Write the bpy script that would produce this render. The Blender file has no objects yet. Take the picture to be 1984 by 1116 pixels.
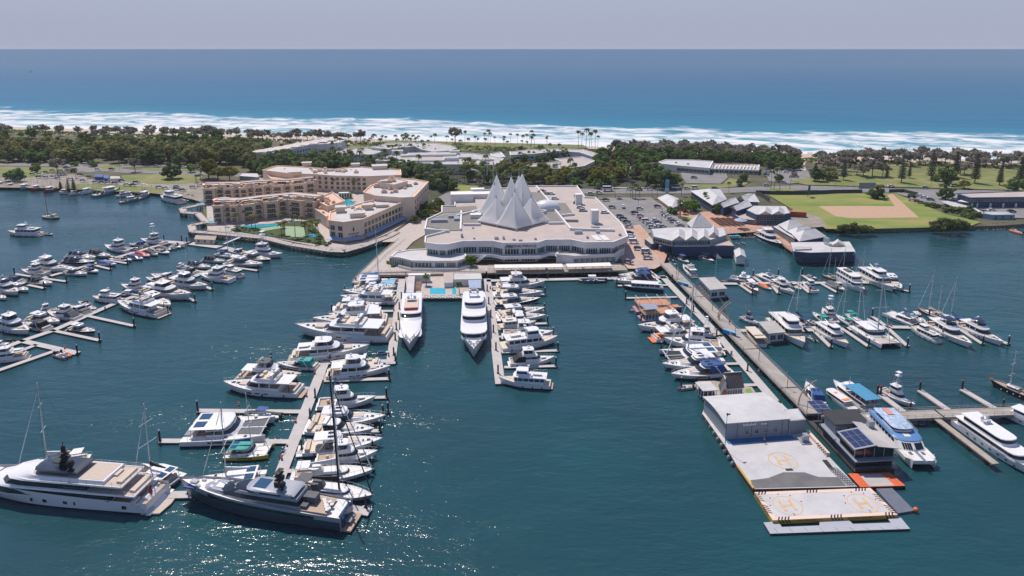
import bpy,bmesh,math,random
from mathutils import Vector,Matrix
rnd=random.Random(7)
SC=bpy.context.scene
COL=SC.collection
R=math.radians
# ------------------------------------------------------------------ camera
CAM_H,FPX,PITCH=105.0,1300.0,12.1
cd=bpy.data.cameras.new('camera');cam=bpy.data.objects.new('camera',cd);COL.objects.link(cam)
cam.location=(0,0,CAM_H);cam.rotation_euler=(R(90-PITCH),0,0)
cd.sensor_width=36;cd.lens=36*FPX/1984;cd.shift_y=-186/1984
cd.clip_start=1;cd.clip_end=90000
SC.camera=cam
# ------------------------------------------------------------------ world and sun
SUN_EL,SUN_AZ=60.0,-32.0 # azimuth measured from +Y, minus is to the left
w=bpy.data.worlds.new('World');SC.world=w;w.use_nodes=True
wn,wl=w.node_tree.nodes,w.node_tree.links
bg=wn['Background'];sky=wn.new('ShaderNodeTexSky');sky.sky_type='NISHITA';sky.sun_disc=False
sky.sun_elevation=R(SUN_EL);sky.sun_rotation=R(SUN_AZ);sky.air_density=1.0;sky.dust_density=0.4;sky.ozone_density=3.0
tint=wn.new('ShaderNodeMix');tint.data_type='RGBA';tint.blend_type='MULTIPLY';tint.inputs[0].default_value=1
tint.inputs[7].default_value=(0.95,0.90,1.0,1)
wl.new(sky.outputs[0],tint.inputs[6])
# pale lavender haze band low over the horizon
wtc=wn.new('ShaderNodeTexCoord');wsp=wn.new('ShaderNodeSeparateXYZ');wmr=wn.new('ShaderNodeMapRange');wmr.interpolation_type='SMOOTHSTEP'
wmr.inputs[1].default_value=0.0;wmr.inputs[2].default_value=0.40;wmr.inputs[3].default_value=1;wmr.inputs[4].default_value=0
hz=wn.new('ShaderNodeMix');hz.data_type='RGBA';hz.inputs[7].default_value=(3.0,3.3,4.35,1)
wl.new(wtc.outputs['Generated'],wsp.inputs[0]);wl.new(wsp.outputs[2],wmr.inputs[0]);wl.new(wmr.outputs[0],hz.inputs[0]);wl.new(tint.outputs[2],hz.inputs[6]);wl.new(hz.outputs[2],bg.inputs[0]);bg.inputs[1].default_value=0.112
sd=bpy.data.lights.new('sun','SUN');sun=bpy.data.objects.new('sun',sd);COL.objects.link(sun)
sd.energy=4.1;sd.angle=R(0.5);sd.color=(1.0,0.91,0.81)
S=Vector((math.sin(R(SUN_AZ))*math.cos(R(SUN_EL)),math.cos(R(SUN_AZ))*math.cos(R(SUN_EL)),math.sin(R(SUN_EL))))
sun.rotation_euler=S.to_track_quat('Z','Y').to_euler()
SC.view_settings.view_transform='Standard';SC.view_settings.look='None'
SC.view_settings.exposure=0.2;SC.view_settings.gamma=1.0
SC.cycles.max_bounces=6;SC.cycles.sample_clamp_indirect=4.0
# ------------------------------------------------------------------ surveying: photograph pixel -> point at height z
SP,CP=math.sin(R(PITCH)),math.cos(R(PITCH))
def P(px,py,z=0.0):
    a=(px-992)/FPX;b=(372-py)/FPX
    dy=CP+b*SP;dz=-SP+b*CP;t=(z-CAM_H)/dz
    return(a*t,dy*t)
def zat(py,Y):
    b=(372-py)/FPX
    return CAM_H+Y*(-SP+b*CP)/(CP+b*SP)
CROPS={'A':(0,720,3.2825),'B':(330,720,3.2814),'C':(560,520,3.985),'D':(380,660,3.72),'E':(860,520,4.291),
 'F':(1340,720,3.3826),'G':(1180,500,3.9857),'H':(1540,620,3.2815),'I':(0,420,3.543),'J':(350,300,3.968),
 'K':(740,320,3.968),'L':(1180,340,3.968),'M':(1380,460,3.2848),'N':(0,210,3.968),'O':(480,230,2.7556),'Q':(1180,260,2.4677),
 'a1':(0,490,4.65),'a2':(100,430,6.564),'a3':(220,460,5.835),'a4':(560,530,7.973),'a5':(940,530,4.65),
 'a6':(1180,510,4.293),'a7':(1380,500,4.96),'a8':(1640,560,3.9855),'b2':(1240,420,7.631),'b3':(1560,720,4.651),
 'b4':(680,480,6.613),'b5':(980,460,5.835),'b6':(0,320,6.977),'b7':(200,330,7.631),'b8':(1130,340,6.2),
 'c1':(480,240,8.267),'c2':(700,240,7.631),'c3':(950,230,7.631),'c4':(1200,260,6.613),'c5':(1480,280,6.975),
 'c6':(1740,280,5.873),'c7':(1440,400,8.267),'c8':(1260,340,6.613),'d2':(1480,930,7.086),'d6':(1400,840,5.511),'d7':(920,320,7.97),'s':(0,0,1)}
def px(c,u,v):
    o=CROPS[c];return(o[0]+u/o[2],o[1]+v/o[2])
def Q(c,u,v,z=0.0):
    return P(*px(c,u,v),z)
def QL(c,pts,z=0.0):return[Q(c,u,v,z)for u,v in pts]
# ------------------------------------------------------------------ materials
MATS={}
def mat(name,col,rough=0.6,var=0.0,scale=1.0,metal=0.0,objvar=0.0,col2=None,spec=0.5,bump=0.0,stretch=None,hue=0.0,coat=0.0):
    if name in MATS:return MATS[name]
    m=bpy.data.materials.new(name);m.use_nodes=True;MATS[name]=m
    n,l=m.node_tree.nodes,m.node_tree.links;b=n['Principled BSDF']
    b.inputs['Roughness'].default_value=rough;b.inputs['Metallic'].default_value=metal
    b.inputs['Specular IOR Level'].default_value=spec;b.inputs['Coat Weight'].default_value=coat
    base=n.new('ShaderNodeRGB');base.outputs[0].default_value=(*col,1);out=base.outputs[0]
    if var or col2 or bump:
        tc=n.new('ShaderNodeNewGeometry');mp=n.new('ShaderNodeMapping');l.new(tc.outputs['Position'],mp.inputs[0])
        mp.inputs['Scale'].default_value=stretch or(1,1,1)
        nz=n.new('ShaderNodeTexNoise');nz.inputs['Scale'].default_value=scale;nz.inputs['Detail'].default_value=6;nz.inputs['Roughness'].default_value=0.65
        l.new(mp.outputs[0],nz.inputs['Vector'])
        mr=n.new('ShaderNodeMapRange');mr.inputs[1].default_value=0.36;mr.inputs[2].default_value=0.66;l.new(nz.outputs[0],mr.inputs[0])
        mx=n.new('ShaderNodeMix');mx.data_type='RGBA';l.new(mr.outputs[0],mx.inputs[0]);l.new(out,mx.inputs[6])
        c2=col2 or tuple(c*(1-var)for c in col);mx.inputs[7].default_value=(*c2,1);out=mx.outputs[2]
        if bump:
            bp=n.new('ShaderNodeBump');bp.inputs['Distance'].default_value=bump;l.new(nz.outputs[0],bp.inputs['Height']);l.new(bp.outputs[0],b.inputs['Normal'])
    if objvar or hue:
        oi=n.new('ShaderNodeObjectInfo');hs=n.new('ShaderNodeHueSaturation')
        m1=n.new('ShaderNodeMapRange');m1.inputs[3].default_value=1-objvar;m1.inputs[4].default_value=1+objvar
        l.new(oi.outputs['Random'],m1.inputs[0]);l.new(m1.outputs[0],hs.inputs['Value'])
        if hue:
            ml=n.new('ShaderNodeMath');ml.operation='MULTIPLY';ml.inputs[1].default_value=7.31;fr=n.new('ShaderNodeMath');fr.operation='FRACT'
            l.new(oi.outputs['Random'],ml.inputs[0]);l.new(ml.outputs[0],fr.inputs[0])
            m2=n.new('ShaderNodeMapRange');m2.inputs[3].default_value=0.5-hue;m2.inputs[4].default_value=0.5+hue
            l.new(fr.outputs[0],m2.inputs[0]);l.new(m2.outputs[0],hs.inputs['Hue'])
        l.new(out,hs.inputs['Color']);out=hs.outputs[0]
    l.new(out,b.inputs['Base Color'])
    return m
WHITE=mat('white_gelcoat',(0.74,0.735,0.74),0.28,0.06,0.6,coat=0.3)
OFFW=mat('offwhite_deck',(0.66,0.65,0.63),0.6,0.10,1.2)
CREAMB=mat('cream_deck',(0.62,0.54,0.44),0.6,0.12,1.5)
TEAK=mat('teak',(0.42,0.31,0.23),0.65,0.25,3.0)
GLASS=mat('tinted_glass',(0.012,0.016,0.022),0.06,spec=0.7)
GLASSB=mat('blue_glass',(0.02,0.07,0.13),0.06,spec=0.7)
NAVY=mat('navy_paint',(0.012,0.028,0.085),0.3,0.2,0.7,coat=0.3)
BLUE=mat('blue_canvas',(0.02,0.075,0.25),0.7,0.2,2)
LBLUE=mat('light_blue_paint',(0.18,0.42,0.62),0.5,0.15,1)
TEAL=mat('teal_canvas',(0.03,0.32,0.28),0.7,0.2,2)
BLACK=mat('black_canvas',(0.015,0.016,0.02),0.7,0.3,2)
GREYC=mat('grey_canvas',(0.10,0.105,0.12),0.75,0.2,2)
SILVER=mat('silver_grey_paint',(0.36,0.38,0.42),0.3,0.08,0.8,metal=0.3)
STEEL=mat('stainless_steel',(0.55,0.56,0.58),0.25,metal=0.9)
ALU=mat('aluminium_spar',(0.62,0.63,0.64),0.35,metal=0.4)
RED=mat('red_paint',(0.42,0.035,0.03),0.5,0.2,1.2)
ORANGE=mat('orange_paint',(0.72,0.16,0.03),0.55,0.15,1.2)
YELLOW=mat('yellow_paint',(0.62,0.46,0.03),0.5,0.2,1)
TAN=mat('tan_canvas',(0.52,0.43,0.36),0.8,0.15,2)
WOOD=mat('varnished_wood',(0.22,0.10,0.05),0.4,0.3,2)
RUBBER=mat('grey_rubber',(0.22,0.23,0.25),0.7,0.1,2)
ANTIF=mat('dark_antifoul',(0.02,0.03,0.05),0.6)
BEIGE=mat('beige_cushion',(0.55,0.46,0.38),0.8,0.1,2)
# ------------------------------------------------------------------ mesh builder
class MB:
    def __init__(s):s.v=[];s.f=[];s.m=[]
    def add(s,vs,fs,mi=0):
        o=len(s.v);s.v+=[tuple(v)for v in vs]
        for f in fs:s.f.append([i+o for i in f]);s.m.append(mi)
    def box(s,x0,y0,z0,x1,y1,z1,mi=0):
        s.add([(x0,y0,z0),(x1,y0,z0),(x1,y1,z0),(x0,y1,z0),(x0,y0,z1),(x1,y0,z1),(x1,y1,z1),(x0,y1,z1)],
              [(3,2,1,0),(4,5,6,7),(0,1,5,4),(1,2,6,5),(2,3,7,6),(3,0,4,7)],mi)
    def obox(s,c,l,wd,h,a,z0,mi=0):
        ca,sa=math.cos(a),math.sin(a);q=[]
        for z in(z0,z0+h):
            for dx,dy in((-l/2,-wd/2),(l/2,-wd/2),(l/2,wd/2),(-l/2,wd/2)):q.append((c[0]+dx*ca-dy*sa,c[1]+dx*sa+dy*ca,z))
        s.add(q,[(3,2,1,0),(4,5,6,7),(0,1,5,4),(1,2,6,5),(2,3,7,6),(3,0,4,7)],mi)
    def prism(s,poly,z0,z1,ms=0,mt=None,bottom=True):
        n=len(poly);o=len(s.v)
        s.v+=[(x,y,z0)for x,y in poly]+[(x,y,z1)for x,y in poly]
        for i in range(n):
            j=(i+1)%n;s.f.append([o+i,o+j,o+n+j,o+n+i]);s.m.append(ms)
        s.f.append([o+n+i for i in range(n)]);s.m.append(ms if mt is None else mt)
        if bottom:s.f.append([o+i for i in range(n-1,-1,-1)]);s.m.append(ms)
    def loft(s,rings,c0=True,c1=True,mi=0,closed=True):
        n=len(rings[0]);o=len(s.v)
        for r in rings:s.v+=[tuple(p)for p in r]
        for k in range(len(rings)-1):
            for i in range(n if closed else n-1):
                j=(i+1)%n;a=o+k*n;b=a+n
                s.f.append([a+i,a+j,b+j,b+i]);s.m.append(mi)
        if c0:s.f.append([o+i for i in range(n-1,-1,-1)]);s.m.append(mi)
        if c1:s.f.append([o+(len(rings)-1)*n+i for i in range(n)]);s.m.append(mi)
    def tube(s,p0,p1,r0,r1=None,n=5,mi=0):
        r1=r0 if r1 is None else r1
        p0,p1=Vector(p0),Vector(p1);d=(p1-p0).normalized()
        u=d.orthogonal().normalized();w_=d.cross(u)
        rg=[[p+(u*math.cos(t)+w_*math.sin(t))*r for t in[2*math.pi*i/n for i in range(n)]]for p,r in((p0,r0),(p1,r1))]
        s.loft(rg,mi=mi)
    def path(s,pts,r,n=5,mi=0):
        for a,b in zip(pts,pts[1:]):s.tube(a,b,r,r,n,mi)
    def ball(s,c,rx,ry=None,rz=None,n=8,m=5,mi=0):
        ry=ry or rx;rz=rz or rx;rg=[]
        for k in range(m+1):
            t=-math.pi/2+math.pi*k/m;cr=max(math.cos(t),.02)
            rg.append([(c[0]+rx*cr*math.cos(2*math.pi*i/n),c[1]+ry*cr*math.sin(2*math.pi*i/n),c[2]+rz*math.sin(t))for i in range(n)])
        s.loft(rg,mi=mi)
    def mesh(s,name,mats,smooth=None):
        me=bpy.data.meshes.new(name);me.from_pydata(s.v,[],s.f)
        for m in(mats if isinstance(mats,(list,tuple))else[mats]):me.materials.append(m)
        if any(s.m):me.polygons.foreach_set('material_index',s.m)
        bm=bmesh.new();bm.from_mesh(me);bmesh.ops.recalc_face_normals(bm,faces=bm.faces);bm.to_mesh(me);bm.free()
        if smooth:
            me.polygons.foreach_set('use_smooth',[True]*len(me.polygons));me.set_sharp_from_angle(angle=R(smooth))
        me.update();return me
def link(name,data,parent=None,loc=(0,0,0),rot=(0,0,0),sc=(1,1,1)):
    o=bpy.data.objects.new(name,data);COL.objects.link(o)
    if parent is not None:o.parent=parent
    o.location=loc;o.rotation_euler=rot;o.scale=sc
    return o
def part(name,mb,mats,parent,smooth=None):
    if not mb.v:return None
    return link(name,mb.mesh(name,mats,smooth),parent)
def tag(o,label,cat,group=None,kind=None):
    if label:o['label']=label
    if cat:o['category']=cat
    if group:o['group']=group
    if kind:o['kind']=kind
    return o
def thing(name,label,cat,loc=(0,0,0),rz=0.0,group=None,sc=1.0):
    o=bpy.data.objects.new(name,None);COL.objects.link(o);o.empty_display_size=.5
    o.location=(loc[0],loc[1],loc[2]if len(loc)>2 else 0);o.rotation_euler=(0,0,rz)
    o.scale=sc if isinstance(sc,tuple)else(sc,sc,sc)
    return tag(o,label,cat,group)
def single(name,mb,mats,label=None,cat=None,group=None,kind=None,smooth=None):
    return tag(link(name,mb.mesh(name,mats,smooth)),label,cat,group,kind)
def struct(name,mb,mats):return single(name,mb,mats,kind='structure')
def copy_tree(o,parent=None):
    c=o.copy();COL.objects.link(c)
    if parent is not None:c.parent=parent
    for ch in list(o.children):copy_tree(ch,c)
    return c
CACHE={}
def place(key,builder,label,cat,loc,rz=0.0,group=None,sc=1.0):
    if key in CACHE:r=copy_tree(CACHE[key])
    else:r=CACHE[key]=builder()
    r.location=(loc[0],loc[1],loc[2]if len(loc)>2 else 0);r.rotation_euler=(0,0,rz)
    r.scale=sc if isinstance(sc,tuple)else(sc,sc,sc)
    for k in('label','category','group'):
        if k in r:del r[k]
    return tag(r,label,cat,group)
ORD=['','second','third','fourth','fifth','sixth','seventh','eighth','ninth','tenth','eleventh','twelfth','thirteenth','fourteenth','fifteenth','sixteenth','seventeenth','eighteenth','nineteenth','twentieth','21st','22nd','23rd','24th','25th','26th','27th','28th','29th','30th','31st','32nd','33rd','34th','35th','36th']
def area(p):return sum(p[i][0]*p[(i+1)%len(p)][1]-p[(i+1)%len(p)][0]*p[i][1]for i in range(len(p)))/2
def ccw(p):return list(p)if area(p)>0 else list(p)[::-1]
def inset(p,d):
    n=len(p);out=[]
    for i in range(n):
        a,b,c=Vector(p[i-1]),Vector(p[i]),Vector(p[(i+1)%n])
        e1=(b-a).normalized();e2=(c-b).normalized()
        n1=Vector((-e1.y,e1.x));n2=Vector((-e2.y,e2.x));m=n1+n2
        k=m.length_squared
        m=m*(2/k)if k>.3 else n1
        out.append(tuple(b+m*d))
    return out
def text_mesh(body,size,m,parent,name,M,shear=0.0,ext=0.03):
    cu=bpy.data.curves.new(name,'FONT');cu.body=body;cu.size=size;cu.extrude=ext;cu.align_x='CENTER';cu.align_y='CENTER';cu.shear=shear;cu.resolution_u=3
    t=bpy.data.objects.new('temporary',cu);COL.objects.link(t)
    dg=bpy.context.evaluated_depsgraph_get();me=bpy.data.meshes.new_from_object(t.evaluated_get(dg));me.name=name
    bpy.data.objects.remove(t);me.materials.clear();me.materials.append(m);me.transform(M)
    o=link(name,me,parent);return o
# ================================================================== SETTING
def N(n,t,**k):
    x=n.new(t)
    for a,b in k.items():setattr(x,a,b)
    return x
def water_mat(name,deep,rough,waves,sea=False):
    m=bpy.data.materials.new(name);m.use_nodes=True;n,l=m.node_tree.nodes,m.node_tree.links;b=n['Principled BSDF']
    b.inputs['IOR'].default_value=1.333;b.inputs['Roughness'].default_value=rough;b.inputs['Specular IOR Level'].default_value=0.5 if not sea else 0.03
    geo=N(n,'ShaderNodeNewGeometry');pos=geo.outputs['Position']
    prev=None;prev_mask=None
    for sc,dist,det,rot,st in waves:
        mp=N(n,'ShaderNodeMapping');mp.inputs['Rotation'].default_value=(0,0,R(rot));mp.inputs['Scale'].default_value=(st,1,1);l.new(pos,mp.inputs[0])
        nz=N(n,'ShaderNodeTexNoise');nz.inputs['Scale'].default_value=sc;nz.inputs['Detail'].default_value=det;nz.inputs['Roughness'].default_value=.55;l.new(mp.outputs[0],nz.inputs['Vector'])
        bp=N(n,'ShaderNodeBump');bp.inputs['Distance'].default_value=dist;l.new(nz.outputs[0],bp.inputs['Height'])
        if not sea and sc>.2: # wind lanes: rougher and calmer patches
            if prev_mask is None:
                wm=N(n,'ShaderNodeMapping');wm.inputs['Rotation'].default_value=(0,0,R(28));wm.inputs['Scale'].default_value=(.25,1,1);l.new(pos,wm.inputs[0])
                wz=N(n,'ShaderNodeTexNoise');wz.inputs['Scale'].default_value=.035;wz.inputs['Detail'].default_value=4;l.new(wm.outputs[0],wz.inputs['Vector'])
                prev_mask=N(n,'ShaderNodeMapRange');prev_mask.inputs[1].default_value=.35;prev_mask.inputs[2].default_value=.65;prev_mask.inputs[3].default_value=.35;prev_mask.inputs[4].default_value=1.0;l.new(wz.outputs[0],prev_mask.inputs[0])
            l.new(prev_mask.outputs[0],bp.inputs['Strength'])
        if prev:l.new(prev,bp.inputs['Normal'])
        prev=bp.outputs[0]
    l.new(prev,b.inputs['Normal'])
    def math_(op,a,c,d=None):
        q=N(n,'ShaderNodeMath',operation=op)
        for i,z in enumerate((a,c,d)):
            if z is None:continue
            if isinstance(z,(int,float)):q.inputs[i].default_value=z
            else:l.new(z,q.inputs[i])
        return q.outputs[0]
    sx=N(n,'ShaderNodeSeparateXYZ');l.new(pos,sx.inputs[0]);X,Y=sx.outputs[0],sx.outputs[1]
    def ramp(fac,pts):
        r=N(n,'ShaderNodeValToRGB');e=r.color_ramp.elements
        while len(e)<len(pts):e.new(.5)
        for i,(p,c)in enumerate(pts):e[i].position=p;e[i].color=(*c,1)if isinstance(c,tuple)else(c,c,c,1)
        l.new(fac,r.inputs[0]);return r.outputs[0]
    if not sea:
        big=N(n,'ShaderNodeTexNoise');big.inputs['Scale'].default_value=.018;big.inputs['Detail'].default_value=3;l.new(pos,big.inputs['Vector'])
        l.new(ramp(big.outputs[0],[(.3,deep),(.7,tuple(c*f for c,f in zip(deep,(1.0,1.35,1.25))))]),b.inputs['Base Color'])
        return m
    s=math_('DIVIDE',math_('SUBTRACT',math_('ADD',Y,math_('MULTIPLY',X,.245)),742),1.03) # metres out from the shoreline
    u=math_('SUBTRACT',X,math_('MULTIPLY',Y,.245))
    def nz2(au,as_,det,off=0):
        cx=N(n,'ShaderNodeCombineXYZ');l.new(math_('MULTIPLY',u,au),cx.inputs[0]);l.new(math_('MULTIPLY',s,as_),cx.inputs[1]);cx.inputs[2].default_value=off
        q=N(n,'ShaderNodeTexNoise');q.inputs['Scale'].default_value=1;q.inputs['Detail'].default_value=det;q.inputs['Roughness'].default_value=.6;q.inputs['Distortion'].default_value=1.1
        l.new(cx.outputs[0],q.inputs['Vector']);return q.outputs[0]
    sw=math_('ADD',s,math_('MULTIPLY',math_('SUBTRACT',nz2(.0035,.004,4,3),.5),230))
    bias=ramp(math_('DIVIDE',sw,238),[(0,.95),(.10,.92),(.24,.66),(.36,.84),(.48,.62),(.60,.80),(.70,.60),(.80,.76),(.90,.40),(1,0)])
    fo=math_('ADD',math_('MULTIPLY',nz2(.022,.034,9),1.7),math_('SUBTRACT',bias,1.24))
    mr=N(n,'ShaderNodeMapRange',interpolation_type='SMOOTHSTEP');mr.inputs[1].default_value=-.04;mr.inputs[2].default_value=.58;l.new(fo,mr.inputs[0]);foam=mr.outputs[0]
    cap=math_('MULTIPLY',math_('GREATER_THAN',nz2(.03,.12,4,9),.755),.5)
    foam=math_('MAXIMUM',foam,math_('MULTIPLY',cap,math_('LESS_THAN',s,1600)))
    col=ramp(math_('DIVIDE',s,3000),[(0,(.10,.34,.36)),(.06,(.024,.215,.31)),(.12,(.010,.145,.25)),(.35,(.007,.115,.22)),(1,(.007,.098,.192))])
    var=N(n,'ShaderNodeMix',data_type='RGBA',blend_type='MULTIPLY');l.new(math_('MULTIPLY',nz2(.002,.012,5,5),1.0),var.inputs[0]);l.new(col,var.inputs[6]);var.inputs[7].default_value=(.55,.72,.85,1)
    mx=N(n,'ShaderNodeMix',data_type='RGBA');l.new(foam,mx.inputs[0]);l.new(var.outputs[2],mx.inputs[6]);mx.inputs[7].default_value=(.64,.65,.67,1)
    l.new(mx.outputs[2],b.inputs['Base Color'])
    l.new(math_('ADD',math_('MULTIPLY',foam,.6),rough),b.inputs['Roughness'])
    return m
HARB=water_mat('harbour_water',(.0105,.047,.060),.15,[(.05,.8,2,20,.6),(.28,.60,2,35,.35),(.8,.24,3,40,.4),(1.9,.10,2,30,.5),(4.6,.04,1,25,.6)])
SEAM=water_mat('ocean_water',(.01,.1,.2),.30,[(.012,2.2,3,12,.35),(.06,1.1,3,14,.3),(.3,.35,3,12,.5)],sea=True)
mb=MB();mb.add([(-900,-60,0),(900,-60,0),(900,640,0),(-900,640,0)],[(0,1,2,3)]);struct('harbour_water',mb,HARB)
mb=MB();mb.add([(-60000,640,0),(60000,640,0),(60000,70000,0),(-60000,70000,0)],[(0,1,2,3)]);struct('ocean_water',mb,SEAM)
# ---- land
G_SCRUB=mat('scrub_ground',(.055,.062,.028),.95,.5,.06,col2=(.13,.105,.06))
G_LAWN=mat('lawn_grass',(.105,.16,.028),.95,.3,.06,col2=(.24,.21,.085),bump=.1)
G_FIELD=mat('field_grass',(.11,.19,.022),.95,.3,.05,col2=(.27,.235,.075),stretch=(.5,1.4,1))
G_ROAD=mat('asphalt_road',(.20,.195,.20),.9,.15,.3)
G_PARK=mat('asphalt_car_park',(.17,.165,.165),.9,.25,.12,col2=(.23,.22,.215))
G_GRAVEL=mat('gravel_yard',(.30,.26,.225),.95,.3,.15,col2=(.20,.175,.14))
G_PAVE=mat('pale_paving',(.46,.40,.36),.85,.15,.4)
G_BRICK=mat('pink_brick_paving',(.42,.21,.145),.85,.25,.5,col2=(.46,.31,.23))
G_SAND=mat('sand_pad',(.45,.30,.20),.95,.12,.4)
G_BEACH=mat('beach_sand',(.47,.38,.31),.95,.12,.2)
G_DUNE=mat('dune_grass',(.20,.19,.07),.95,.3,.08,col2=(.09,.12,.03))
G_CONC=mat('concrete_kerb',(.42,.41,.39),.85,.15,.6)
WALLG=mat('seawall_stone',(.17,.155,.14),.9,.5,.8)
LZ=2.0
shore=[(-900,380),(-200,372),(0,364),(120,366),(200,371),(292,375),(330,379),(372,387),(392,400),(398,440),(420,455),(511,464),(564,476),(640,488),(667,488),(703,479),(753,461),(783,454),
 (768,470),(740,494),(703,531),(786,529),(940,529),(980,528),(1215,523),(1271,523),(1287,512),(1293,497),(1324,497),(1358,497),(1410,493),(1422,483),(1408,456),(1440,452),(1480,452),(1530,446),(1590,446),(1640,449),(1740,450),(1800,448),(1876,445),(1944,443),(1984,440),(2500,440)]
sh=[P(x,y,0)for x,y in shore]
def beach(x,s):return(x,742-.245*x+1.03*s)
poly=ccw(sh+[beach(1300,-48),beach(500,-48),beach(0,-48),beach(-500,-48),beach(-1600,-48)])
mb=MB();mb.prism(poly,-1.5,LZ,1,0,bottom=False);struct('ground',mb,[G_SCRUB,WALLG])
mb=MB()
for i in range(40):
    x0=-1600+i*72.5;x1=x0+72.5
    a0,a1,c0,c1,e0,e1=*[beach(x,-62)for x in(x0,x1)],*[beach(x,-30)for x in(x0,x1)],*[beach(x,14)for x in(x0,x1)]
    mb.add([(*a0,2.06),(*a1,2.06),(*c1,2.1),(*c0,2.1),(*e0,-.5),(*e1,-.5)],[(0,1,2,3),(3,2,5,4)])
struct('beach',mb,G_BEACH)
LAY=[0]
def sheet(name,pts,m,z=None,world=False):
    LAY[0]+=1;z=LZ+.03+.018*LAY[0]if z is None else z
    p=ccw(pts if world else[P(x,y,LZ)for x,y in pts]);mb=MB();mb.add([(x,y,z)for x,y in p],[list(range(len(p)))])
    return struct(name,mb,m)
def strip(name,pts,wd,m,z=None):
    pts=[Vector(P(x,y,LZ))for x,y in pts];L_,R_=[],[]
    for i,p in enumerate(pts):
        d=(pts[min(i+1,len(pts)-1)]-pts[max(i-1,0)]).normalized();nn=Vector((-d.y,d.x))*wd/2
        L_.append(tuple(p+nn));R_.append(tuple(p-nn))
    return sheet(name,L_+R_[::-1],m,z,True)
sheet('waterfront_yard',[(-300,334),(-100,330),(40,336),(150,338),(175,346),(250,352),(390,350),(400,366),(392,392),(372,386),(330,378),(292,374),(200,370),(120,365),(0,363),(-300,368)],G_GRAVEL)
sheet('lawn',[(-300,322),(120,324),(125,329),(90,336),(60,344),(-300,348)],G_LAWN)
sheet('lawn',[(235,340),(300,337),(372,336),(392,341),(385,352),(350,357),(290,356),(240,351)],G_LAWN)
sheet('lawn',[(110,362),(160,356),(240,359),(300,363),(330,372),(300,374),(200,370)],G_LAWN)
strip('road',[(-300,319),(0,318.5),(130,320),(180,326),(250,332),(330,334),(420,336),(500,342)],14,G_ROAD)
strip('road',[(140,333),(180,329),(250,322),(330,320),(420,323)],9,G_ROAD)
sheet('car_park',[(130,322),(165,319),(240,318),(235,330),(165,334)],G_PARK)
sheet('lawn',[(178,326),(200,320),(238,321),(238,326),(205,328)],G_LAWN)
sheet('lawn',[(250,328),(300,326),(372,328),(372,331),(300,331)],G_LAWN)
# middle
sheet('resort_grounds',[(500,350),(620,300),(900,280),(1180,290),(1260,330),(1290,366),(900,385),(830,395)],mat('garden_ground',(.05,.06,.03),.95,.4,.08))
sheet('dune_lawn',[(640,285),(760,272),(1130,281),(1140,287),(950,292),(700,292)],G_DUNE)
sheet('lawn',[(848,392),(885,358),(925,361),(930,372),(880,392)],G_FIELD)
strip('road',[(840,402),(880,378),(960,372),(1060,371),(1180,371),(1290,371),(1400,370),(1490,366),(1560,364),(1640,367),(1800,372),(2200,379)],17,G_ROAD)
strip('footpath',[(1180,364),(1290,364.5),(1380,364)],3,G_PAVE)
sheet('car_park',[(1140,384),(1262,383),(1274,394),(1330,432),(1342,450),(1262,452),(1232,462),(1180,420)],G_PARK)
sheet('service_yard',[(1180,470),(1218,440),(1240,436),(1262,462),(1288,494),(1283,514),(1268,522),(1216,521.5),(1200,500)],mat('pink_concrete',(.47,.35,.29),.9,.2,.2))
sheet('footpath',[(1226,446),(1238,440),(1268,470),(1292,496),(1286,512),(1276,500)],G_BRICK)
sheet('plaza',[(1268,392),(1285,398),(1330,412),(1400,410),(1470,428),(1505,430),(1500,446),(1470,450),(1408,454),(1368,446),(1340,432),(1310,418)],G_BRICK)
sheet('lawn',[(1316,418),(1340,424),(1350,436),(1334,438)],G_LAWN)
sheet('hotel_forecourt',[(402,448),(511,459),(640,484),(667,485),(703,475),(760,450),(800,425),(840,400),(800,385),(560,330),(500,345),(400,395)],G_PAVE)
sheet('promenade',[(740,470),(800,428),(870,410),(850,440),(800,470)],G_PAVE)
sheet('promenade',[(700,530),(783,456),(800,470),(772,500),(786,512),(870,516),(1000,516),(1200,512),(1215,522),(980,527),(786,528)],G_PAVE)
sheet('car_park',[(1318,333),(1406,334),(1410,345),(1396,357),(1330,356),(1322,345)],G_PARK)
sheet('lawn',[(1320,358),(1400,358),(1414,346),(1456,352),(1440,361),(1380,367),(1310,367)],G_LAWN)
sheet('car_park',[(1490,352),(1480,330),(1540,326),(1566,332),(1572,352),(1530,357)],G_PARK)
strip('footpath',[(1556,331),(1554,318),(1566,306),(1570,296)],5,G_BEACH)
sheet('lawn',[(1530,352),(1600,339),(1700,335),(1830,334),(2100,340),(2100,378),(1984,370),(1800,365),(1640,361),(1560,359)],G_LAWN)
sheet('dune_lawn',[(1620,330),(1720,322),(2100,330),(2100,339),(1850,336),(1700,337)],G_DUNE)
sheet('traffic_island',[(1478,371),(1500,366),(1530,366),(1548,370),(1540,374),(1495,375)],G_LAWN)
sheet('field',[(1486,378),(1570,377),(1723,376),(1735,376),(1780,394),(1830,416),(1900,432),(1880,440),(1740,444),(1650,446),(1600,445),(1580,432),(1530,404)],G_FIELD)
sheet('sand_pad',[(1585,401),(1640,400.5),(1733,401),(1719,379),(1729,377),(1780,423),(1650,424.5),(1620,421)],G_SAND)
sheet('gravel_yard',[(1536,408),(1556,412),(1590,424),(1604,440),(1560,444),(1520,432),(1528,415)],G_GRAVEL)
sheet('car_park',[(1735,376),(1780,368),(1900,374),(2300,384),(2300,430),(1960,424),(1905,408),(1840,402),(1790,392)],G_PARK)
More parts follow.
